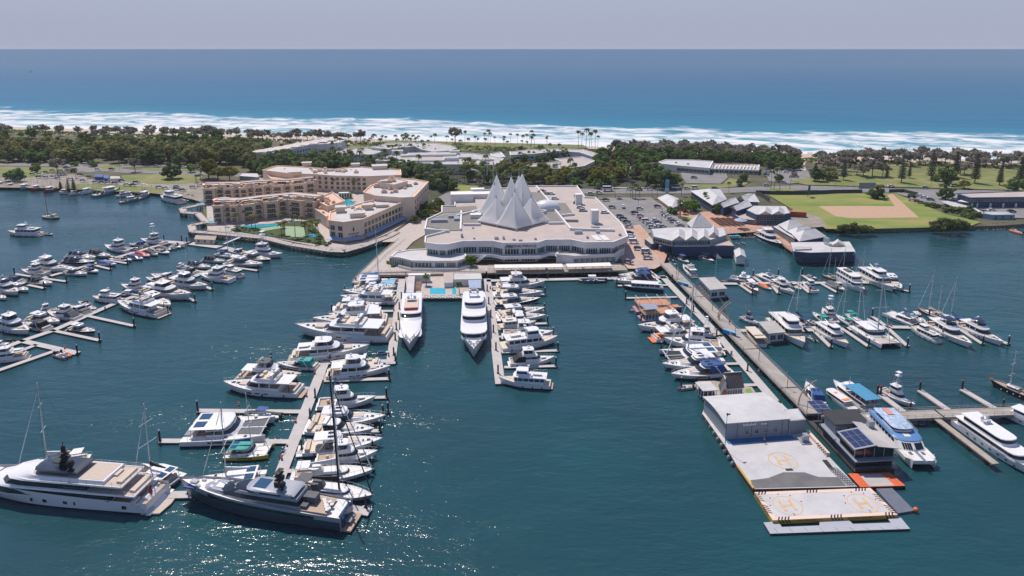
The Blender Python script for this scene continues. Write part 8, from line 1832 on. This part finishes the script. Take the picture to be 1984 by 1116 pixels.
# arch sculptures
ARCH=mat('pale_pink_sculpture',(.56,.37,.28),.6,.1,1)
def arch(label,pts):
    mb=MB();P3=[(*Q(c_,u,v,0 if z is None else z),z)for c_,u,v,z in pts];
    a,b,c=[Vector(p)for p in P3];prev=None
    for k in range(11):t=k/10;p=a*(1-t)**2+b*2*t*(1-t)+c*t*t;prev and mb.tube(prev[0],p,prev[1],max(.08,.28*(1-t*.7)),7);prev=(p,max(.08,.28*(1-t*.7)))
    single('arch_sculpture',mb,ARCH,label,'sculpture','curved tusk sculptures along the pier')
arch('curved tusk sculpture leaning right, nearest in the trio on the pier',[('G',848,478,2.6),('G',850,395,7),('G',950,338,11)]);arch('curved tusk sculpture leaning right, inner one of the trio',[('G',840,460,2.6),('G',845,380,7),('G',935,325,11)]);arch('curved tusk sculpture leaning left, crossing the other two',[('G',930,488,2.6),('G',920,390,7),('G',852,305,11)]);arch('single curved tusk sculpture at the heliport end of the pier',[('F',700,215,2.6),('F',705,110,7),('F',822,55,11)]);arch('curved tusk sculpture at the shore end of the pier',[('b2',545,930,2.6),('b2',600,780,6),('b2',520,620,11)])
# lamp posts
def lamp():
    r=thing('lamp_post',None,None);mb=MB();mb.tube((0,0,0),(0,0,5.2),.1,.06,6);part('pole',mb,GREYC,r);mb=MB();mb.box(-.15,-.15,5.2,.9,.15,5.35);mb.tube((0,0,5.1),(0,0,5.5),.16,n=6);part('lamp_head',mb,GREYC,r);return r
for i,(u,v)in enumerate(((1470,699),(1424,652),(1525,752),(1348,572),(1380,602),(1310,540))):
    place('lamp',lamp,f'grey lamp post on the long pier, {"nearest" if i == 2 else ["second", "third", "", "fifth", "fourth", "sixth"][i] + " nearest"} the heliport','lamp post',(*P(u,v,2.6),2.6),rnd.uniform(0,6),'pier lamp posts')
place('lamp',lamp,'tall lamp post at the front left corner of the hangar','lamp post',(*Q('F',216,520,1.4),1.4),.3,None,(1,1,2.0));place('lamp',lamp,'tall silver lamp post beside the dark floating restaurant','lamp post',(*Q('F',833,462,1.2),1.2),.3,None,(1,1,1.8))
for i,(x,y)in enumerate(((1236,408),(1281,440),(1213,374),(1278,372))):place('lamp',lamp,f'tall lamp post in the mall car park, {["upper middle", "lower right", "roadside left", "roadside right"][i]} one','lamp post',(*P(x,y,2.1),2.1),1,'car park lamps',(1,1,2.0))
for i,(x,y)in enumerate(((232,330),(279,322),(1618,362),(1803,366))):place('lamp',lamp,f'street lamp beside the {["left road bend", "left forest edge", "right field fence", "right park road"][i]}','lamp post',(*P(x,y,2.1),2.1),1,'street lamps',(1,1,1.9))
# fire hose posts on the docks
def hose():
    r=thing('hose_post',None,None);mb=MB();mb.box(-.25,-.2,.6,.25,.2,1.9);part('cabinet',mb,RED,r);mb=MB();mb.box(-.27,-.22,1.2,.27,.22,1.45);part('white_panel',mb,WHITE,r);return r
for i,(x,y,wh)in enumerate(((610,724,'left edge of the centre foreground dock, fourth nearest'),(594,768,'left edge of the centre foreground dock, third nearest'),(573,818,'left edge of the centre foreground dock, second nearest'),(546,890,'left edge of the centre foreground dock, nearest'),(463,787,'long finger beside the white power catamaran'),(418,846,'finger in front of the white power catamaran'),(753,690,'corner of the dock left of the pool'),(763,602,'dock left of the pool beside the motor yachts'),(204,600,'second left dock, middle one'),(76,642,'second left dock, nearest one'),(126,675,'tip of the second left dock'),(950,560,'dock right of the pool, far one'),(1417,687,'dock beside the long pier, near one'),(1470,722,'edge of the long pier near the chapel'),(1446,546,'upper right dock, left one'),(1588,545,'upper right dock, right one'),(1556,636,'middle right dock, left one'),(1726,632,'middle right dock, middle one'))):place('hose',hose,f'red fire hose post on the {wh}','hose post',(*P(x,y,.6),0),.5,'dock fire hose posts')
# cars -------------------------------------------------------------------------
def car_b(col,van=False):
    def f():
        r=thing('parked_car',None,None);L,W,H=4.5,1.8,(1.5 if not van else 2.0);m_=mat('car_paint_'+col[0],col[1],.3,0,1,coat=.6)
        prof=[(-2.2,.35),(2.2,.35),(2.25,.6),(2.1,.82),(1.2,.95),(-1.9,1.0),(-2.2,.85)]if not van else[(-2.3,.35),(2.3,.35),(2.35,.7),(2.0,1.05),(1.7,1.1),(-2.3,1.1)]
        mb=MB();mb.loft([[(x,-W/2,z)for x,z in prof],[(x,W/2,z)for x,z in prof]]);part('body',mb,m_,r)
        lo,hi=((-1.95,1.15,.86,.96,.1),(-1.4,.45,.68,1.42,.1))if not van else((-2.28,1.8,.88,1.08,.1),(-2.2,1.2,.80,1.85,.1))
        mb=MB();tier(mb,lo,hi);part('windows',mb,GLASS,r)
        mb=MB();q=[lo[i]if i<0 else hi[i]for i in range(5)];mb.box(hi[0]-.05,-hi[2]-.02,hi[3]-.02,hi[1]+.05,hi[2]+.02,hi[3]+.06);part('roof_panel',mb,m_,r)
        for x in(-1.35,1.4):
            for y in(-.88,.88):mb=MB();mb.tube((x,y-.1,.33),(x,y+.1,.33),.33,n=10);part('wheel',mb,BLACK,r)
        return r
    return f
CC={'white':(.72,.72,.72),'silver':(.42,.43,.45),'black':(.02,.02,.024),'blue':(.03,.07,.22),'red':(.36,.04,.04),'grey':(.14,.145,.155)}
LOTS={
 'the mall car park':[('b8',90,222,'white',0),('b8',185,210,'white',0),('b8',270,300,'black',0),('b8',345,388,'grey',0),('b8',480,382,'white',1.4),('b8',432,272,'white',1.4),('b8',675,405,'silver',0),('b8',890,378,'blue',0),('b8',615,455,'black',.15),('b8',680,490,'silver',.15),('b8',705,525,'red',.15),('b8',745,555,'whitev',.15),('b8',790,590,'silver',.15),('b8',865,545,'white',.15),('b8',890,572,'grey',.15),('b8',820,625,'silver',.15),('b8',905,615,'white',.15),('b8',950,620,'silver',.15),('b8',970,460,'grey',.15),('b8',985,472,'silver',.15),('b8',1010,495,'white',.15),('b8',1045,530,'silver',.15),('b8',1075,555,'grey',.15),('b8',1145,590,'white',.15),('b8',1165,608,'silver',.15),('b8',440,495,'grey',0),('b8',475,525,'black',0),('b8',520,565,'black',0),('b8',540,595,'grey',0),('b8',550,618,'silver',0)],
 'the mall service drive':[('b8',555,700,'black',0),('b8',585,765,'white',0),('b8',605,805,'whitev',0),('b8',660,885,'blue',-.2),('b8',755,925,'whitev',0),('b8',770,995,'silver',0),('b8',745,930,'silver',0),('b8',575,738,'silver',0),('b8',545,1050,'grey',-.7)],
 'the mall rooftop car park':[('K',1300,225,'white',0),('K',1330,262,'white',0),('K',1505,242,'black',0),('K',1500,295,'grey',0),('K',1525,330,'white',0),('K',1545,355,'silver',0),('K',1712,370,'white',0),('K',1235,205,'red',0),('K',1265,225,'silver',0)],
 'the roadside parking by the fig trees':[('b8',295,180,'whitevv',0),('b8',555,170,'white',0),('b8',670,175,'black',0),('b8',795,168,'silver',0),('b8',930,168,'silver',0),('b8',1120,160,'whitevv',0),('c4',865,700,'silver',0),('c4',965,695,'whitev',0),('c4',1220,700,'blue',0),('c4',245,710,'black',0)],
 'the spa lodge car park':[('c4',955,562,'black',0),('c4',1540,660,'grey',.3)],
 'the right main road':[('c5',30,555,'silver',0),('c5',1535,572,'silver',0),('c5',1715,570,'white',0),('c6',305,495,'silver',-.1)],
 'the beach car park':[('c5',50,350,'grey',0),('c5',40,390,'silver',0),('c5',30,415,'blue',0),('c5',320,345,'silver',0),('c5',370,352,'grey',0),('c5',465,350,'white',0),('c5',405,385,'blue',0),('c5',410,415,'red',0),('c5',430,440,'black',0),('c5',300,375,'white',0),('c5',640,360,'blue',0)],
 'the depot car park':[('c6',160,640,'white',-.6),('c6',225,652,'red',-.6),('c6',265,668,'grey',-.6),('c6',245,592,'white',-.6),('c6',295,610,'white',-.6),('c6',370,635,'blue',-.6),('c6',635,475,'whitev',0),('c6',500,475,'grey',0),('c6',650,635,'white',0),('c6',1060,755,'white',0),('c6',1290,770,'black',0)],
 'the left waterfront yard':[('b6',625,105,'grey',0),('b6',715,80,'silver',0),('b6',830,80,'white',0),('b6',940,80,'silver',0),('b6',900,40,'black',0),('b6',850,125,'silver',.4),('b6',450,130,'silver',0),('b6',540,125,'white',0),('b6',530,165,'grey',0),('b6',630,170,'silver',0),('b6',735,165,'white',0),('b6',790,180,'silver',0),('b6',1085,135,'black',0),('b6',965,195,'white',0),('b6',1125,215,'silver',0),('b6',1210,165,'grey',0),('b6',1300,180,'white',0),('b6',1295,235,'silver',.3),('b6',1380,240,'grey',0),('b6',1470,245,'silver',0),('b6',1555,250,'grey',0),('b6',1650,215,'grey',0),('b6',1715,270,'white',.3),('b6',1800,275,'black',.2),('b7',825,255,'silver',.3),('b7',920,270,'white',.3),('b7',1080,280,'blue',.1),('b7',1090,250,'silver',.1),('b7',1175,300,'grey',0),('b7',1330,255,'silver',0),('b7',490,185,'grey',0)],
 'the left road bend':[('b6',1325,65,'white',0),('b6',1510,62,'black',0),('N',660,435,'whitev',0),('N',915,432,'black',0),('N',1205,448,'silver',0),('N',1410,455,'white',0),('N',1525,460,'silver',0)],
}
for lot,cars in LOTS.items():
    tot={};cn={}
    ws=[]
    for c_,u,v,col,a in cars:
        z=11.65 if 'rooftop' in lot else LZ+.8;x,y=Q(c_,u,v,z);ws.append((x,y,z,col,a));k=col.rstrip('v')+('v' if col.endswith('v')else '');tot[k]=tot.get(k,0)+1
    for x,y,z,col,a in sorted(ws):
        van=col.endswith('v');cl=col.rstrip('v')if col!='silver' else 'silver'
        if col.startswith('white'):cl='white'
        k=col.rstrip('v')+('v' if van else '');cn[k]=cn.get(k,0)+1;nm=f'{cl} {"van" if van else "car"}'
        lab=f'only {nm} parked in {lot}' if tot[k]==1 else f'{nm} in {lot}, '+('leftmost' if cn[k]==1 else ORD[cn[k]-1]+' from left')+' of that colour'
        s=1.7 if col.endswith('vv')else 1.12;place('car'+k,car_b((cl,CC[cl]),van),lab,'van' if van else 'car',(x,y,z+.02 if 'rooftop' in lot else z+.1),a,'vehicles in '+lot,s)
# umbrellas ----------------------------------------------------------------------
def umb(m_):
    def f():
        r=thing('umbrella',None,None);mb=MB();rg=[[(2.0*q*math.cos(6.283*i/8),2.0*q*math.sin(6.283*i/8),2.3+.75*(1-q))for i in range(8)]for q in(1,.5,.02)];mb.loft(rg,c0=False);part('canopy',mb,m_,r);mb=MB();mb.tube((0,0,0),(0,0,3),.05,n=5);part('pole',mb,STEEL,r);return r
    return f
UMBS=[('mall terrace','K',[(1530,660,6.3,1.4),(1630,660,6.3,1.4),(1752,652,6.3,1.3),(1795,640,6.3,1.3)],OFFW),('jetty restaurant deck','c7',[(915,785,3.4,1.1),(1160,796,3.4,.8),(1240,794,3.4,.8),(1325,792,3.4,.8),(1410,790,3.4,.8),(1508,788,3.4,.8),(1605,786,3.4,.8),(1675,784,3.4,.8),(1740,783,3.4,.8)],OFFW),('wharf plaza','c8',[(1150,665,2.9,1.9)],AWN)]
for wh,c_,lst,m_ in UMBS:
    for i,(u,v,z,s)in enumerate(lst):place('umb'+wh,umb(m_),(f'large blue and white parasol on the {wh}' if len(lst)==1 else f'cream umbrella on the {wh}, '+('leftmost' if i==0 else ORD[i]+' from left')),'umbrella',(*Q(c_,u,v,z),z),0,'umbrellas on the '+wh,s)
for i,(u,v)in enumerate(((740,895),(855,880),(950,850),(1060,830))):
    x,y=P(630+u/13.95,400+v/13.95,3);place('umbred',umb(RED),f'red closed parasol outside the cream hotel, {"leftmost" if i == 0 else ORD[i] + " from left"}','umbrella',(x,y,2.9),0,'red hotel parasols',(.45,.45,.9))
# outdoor tables on the wharf plaza
def tset():
    r=thing('picnic_table',None,None);mb=MB();mb.box(-.9,-.4,.7,.9,.4,.78);part('table_top',mb,WOOD,r);mb=MB();mb.box(-.9,-.85,.42,.9,-.6,.48);mb.box(-.9,.6,.42,.9,.85,.48);part('benches',mb,WOOD,r);mb=MB()
    for x in(-.7,.7):mb.box(x-.06,-.8,0,x+.06,.8,.42);mb.box(x-.06,-.1,.42,x+.06,.1,.7)
    part('legs',mb,BLACK,r);return r
for j in range(6):
    for i in range(9):u,v=790+i*36+j*22,570+j*16+(i%2)*6;place('table',tset,'dark picnic table in the outdoor seating rows on the pink wharf plaza','table',(*Q('c8',u,v,LZ),LZ+.75),.5,'picnic tables on the plaza',1.0)
# pedal boats and kayaks
for i,(u,v)in enumerate(((1310,318),(1340,312),(1365,320),(1400,316),(1435,308),(1465,320))):place('ped',pedal_boat(mat('turquoise_plastic',(.04,.38,.52),.4)),f'turquoise pedal boat in the inlet row, {"leftmost" if i == 0 else ORD[i] + " from left"}','pedal boat',(*Q('b2',u,v,.3),0),1.2,'pedal boats in the inlet')
for i,(u,v)in enumerate(((1500,322),(1540,318),(1580,320),(1620,316),(1660,318),(1700,315),(1420,400),(1460,415),(1510,395),(1545,410))):place('js',jetski(WHITE),f'white water scooter in the inlet, {"leftmost" if i == 0 else ORD[i] + " in order"} of ten','water scooter',(*Q('b2',u,v,.3),0),1.2,'water scooters in the inlet')
def kayak():
    r=thing('kayak',None,None);mb=MB();hullshape(mb,4.2,.8,.45,.4,keel=.1,tw=.1,full=.5,stripe=.2);part('hull',mb,[mat('lime_plastic',(.42,.55,.05),.4),YELLOW],r,40);mb=MB();mb.box(-.5,-.25,.38,.5,.25,.43);part('seat_well',mb,BLACK,r);return r
for i in range(6):place('kayak',kayak,f'lime green kayak on the inlet pontoon, {"leftmost" if i == 0 else ORD[i] + " from left"}','kayak',(*Q('b2',1600+i*26,250-(i%2)*5,.5),.5),.2,'kayaks in the inlet')
mb=MB();dstrip(mb,Q('b2',1580,262,.5),Q('b2',1780,258,.5),3.4,0,.48);single('kayak_pontoon',mb,DOCKM,'small pontoon carrying lime green kayaks under the pink bridge','pontoon')
# blue bins on the pier, billboards, fence, container, mast sign
for i,(c_,u,v,cl)in enumerate((('b2',635,1010,'far'),('G',928,585,'near'))):
    r=thing('blue_bin_row',f'row of blue and green bins on the long pier, {cl} one','bins',(*Q(c_,u,v,2.6),2.6),math.radians(-48));mb=MB()
    for k in range(4):mb.box(-2.4+k*1.25,-.5,0,-1.3+k*1.25,.5,1.15)
    part('bins',mb,mat('bin_blue',(.02,.22,.55),.5),r);mb=MB();mb.box(1.35,-.5,0,2.45,.5,1.15);part('green_bin',mb,TEAL,r);mb=MB()
    for k in range(5):mb.box(-2.45+k*1.25,-.55,1.15,-1.25+k*1.25,.55,1.25)
    part('lids',mb,LBLUE,r)
def billboard(label,u,v,w_,h,ang,m_):
    r=thing('billboard',label,'billboard',(*Q('c5',u,v,LZ),LZ+.5),ang);mb=MB();mb.box(-w_/2,-.15,3,w_/2,.15,3+h);part('panel',mb,m_,r);mb=MB()
    for x in(-w_*.35,w_*.35):mb.tube((x,.2,0),(x,.2,3+h),.14)
    part('posts',mb,GREYC,r)
billboard('dark billboard seen from behind at the left of the field',602,720,5,5.5,.9,NAVYW);billboard('wide grey billboard above the field fence by the thicket',1385,660,12,4.5,0,BLUEW)
def fence(label,pts,h,m_):
    w_=[Vector(P(x,y,LZ))for x,y in pts];r=thing('fence',label,'fence',(*w_[0],LZ));mb=MB();mp=MB()
    for a,b in zip(w_,w_[1:]):
        a,b=a-w_[0],b-w_[0];d=b-a;L=d.length;dstrip(mb,a,b,.12,.6,h)
        for k in range(int(L/3)+1):q=a+d*(k*3/L);mp.tube((q.x,q.y,0),(q.x,q.y,h+.2),.08,n=4)
    part('screen_panels',mb,m_,r);part('posts',mp,GREYC,r)
FEN=mat('dark_shade_cloth',(.05,.06,.065),.85,.3,.8)
fence('dark screen fence along the back of the green field',[(1464,377),(1500,378.5),(1560,378.5),(1620,376),(1670,375.5)],3.2,FEN);fence('dark screen fence running down beside the wharf village',[(1464,377),(1478,384),(1491,392)],3.2,FEN);fence('dark screen fence between the field and the depot car park',[(1722,374.5),(1750,374),(1778,381)],3.0,FEN)
r=thing('shipping_container','rust orange container on the gravel beside the wharf pub','container',(*Q('c5',447,985,LZ),LZ+.6),-.25);mb=MB();mb.box(-5,-1.7,0,5,1.7,3.2)
for k in range(24):mb.box(-4.9+k*.42,-1.78,.1,-4.75+k*.42,1.78,3.1)
part('container_shell',mb,mat('rust_orange',(.42,.12,.05),.8,.3,1),r);mb=MB();mb.box(5.0,-1.5,.2,5.06,-.03,3.0);mb.box(5.0,.03,.2,5.06,1.5,3.0);part('doors',mb,MATS['rust_orange'],r)
r=thing('pylon_sign','slim pale blue pylon sign behind the wharf village','sign',(*P(1292,375,LZ),LZ),0);mb=MB();mb.box(-1.3,-.3,0,1.3,.3,4);part('base',mb,MALLW,r);mb=MB();mb.prism(disc((0,0),1.4,.35,12),4,10);part('panel',mb,LBLUE,r)
r=thing('flagpole','white flagpole with white pennant beside the floating office','flagpole',(*P(1386,536,1),.6),0);mb=MB();mb.tube((0,0,0),(0,0,12),.08,.04,6);part('pole',mb,WHITE,r);mb=MB();mb.add([(0,0,11.6),(2.6,-.3,9.2),(0,0,9.2)],[(0,1,2)]);part('pennant',mb,OFFW,r)
# people ---------------------------------------------------------------------------
def person(shirt,trousers,hair,label,x,y,z,rz,stride=.18):
    r=thing('person',label,'person',(x,y,z),rz)
    V=[(0,0,.95),(0,0,1.15),(0,0,1.42),(0,0,1.52),(0,.0,1.60),(0,.01,1.72),(0,.1,.92),(stride,.1,.50),(stride*.3,.1,.08),(stride*.3+.14,.1,.04),(0,-.1,.92),(-stride,-.1,.50),(-stride*1.6,-.1,.1),(-stride*1.6+.14,-.1,.04),(0,.19,1.42),(-.06,.24,1.14),(.06,.25,.9),(.09,.25,.8),(0,-.19,1.42),(.06,-.24,1.14),(.14,-.25,.92),(.18,-.25,.83)]
    E=[(0,1),(1,2),(2,3),(3,4),(4,5),(0,6),(6,7),(7,8),(8,9),(0,10),(10,11),(11,12),(12,13),(2,14),(14,15),(15,16),(16,17),(2,18),(18,19),(19,20),(20,21)]
    RD=[.14,.13,.15,.06,.085,.08,.09,.065,.045,.04,.09,.065,.045,.04,.06,.045,.035,.03,.06,.045,.035,.03]
    me=bpy.data.meshes.new('body');me.from_pydata(V,E,[]);o=bpy.data.objects.new('body',me);COL.objects.link(o);md=o.modifiers.new('skin','SKIN')
    for i,rd in enumerate(RD):me.skin_vertices[0].data[i].radius=(rd,rd)
    me.skin_vertices[0].data[0].use_root=True;o.modifiers.new('sub','SUBSURF').levels=1
    dg=bpy.context.evaluated_depsgraph_get();nm_=bpy.data.meshes.new_from_object(o.evaluated_get(dg));bpy.data.objects.remove(o)
    for m_ in(mat('skin',(.45,.28,.20),.6),mat('cloth_'+shirt[0],shirt[1],.85),mat('cloth_'+trousers[0],trousers[1],.85)):nm_.materials.append(m_)
    for p in nm_.polygons:c=p.center;p.material_index=0 if c.z>1.5 or(abs(c.y)>.2 and c.z<1.2)or c.z<0 else(1 if c.z>.98 else 2);p.use_smooth=True
    link('body',nm_,r);mb=MB();mb.ball((-.02,0,1.70),.10,.098,.10,8,6);part('hair',mb,mat('hair_'+hair[0],hair[1],.8),r,60)
PN=('black',(.02,.02,.025));HB=('brown',(.06,.035,.02))
person(('orange',(.6,.14,.05)),PN,HB,'person in orange top walking on the apron before the hangar',*Q('F',475,468,1.4),1.4,-1.0)
person(('white',(.6,.6,.6)),PN,HB,'person in white top walking on the floating dock beside the long pier',*P(1395,652,.6),.62,-.8);person(('blue',(.05,.1,.3)),PN,HB,'person in blue top following on the floating dock beside the pier',*P(1385,640,.6),.62,-.8)
person(('red',(.4,.04,.04)),PN,HB,'person in red top standing on the long pier near the tusk sculptures',*P(1413,628,2.6),2.6,.5);person(('pink',(.5,.25,.25)),PN,HB,'person in pink top walking on the shore footpath at left',*Q('b7',625,275,LZ),LZ+.5,.3);person(('tan',(.4,.3,.2)),PN,HB,'person in tan top standing on the left lawn path',*Q('b7',715,265,LZ),LZ+.5,.3)
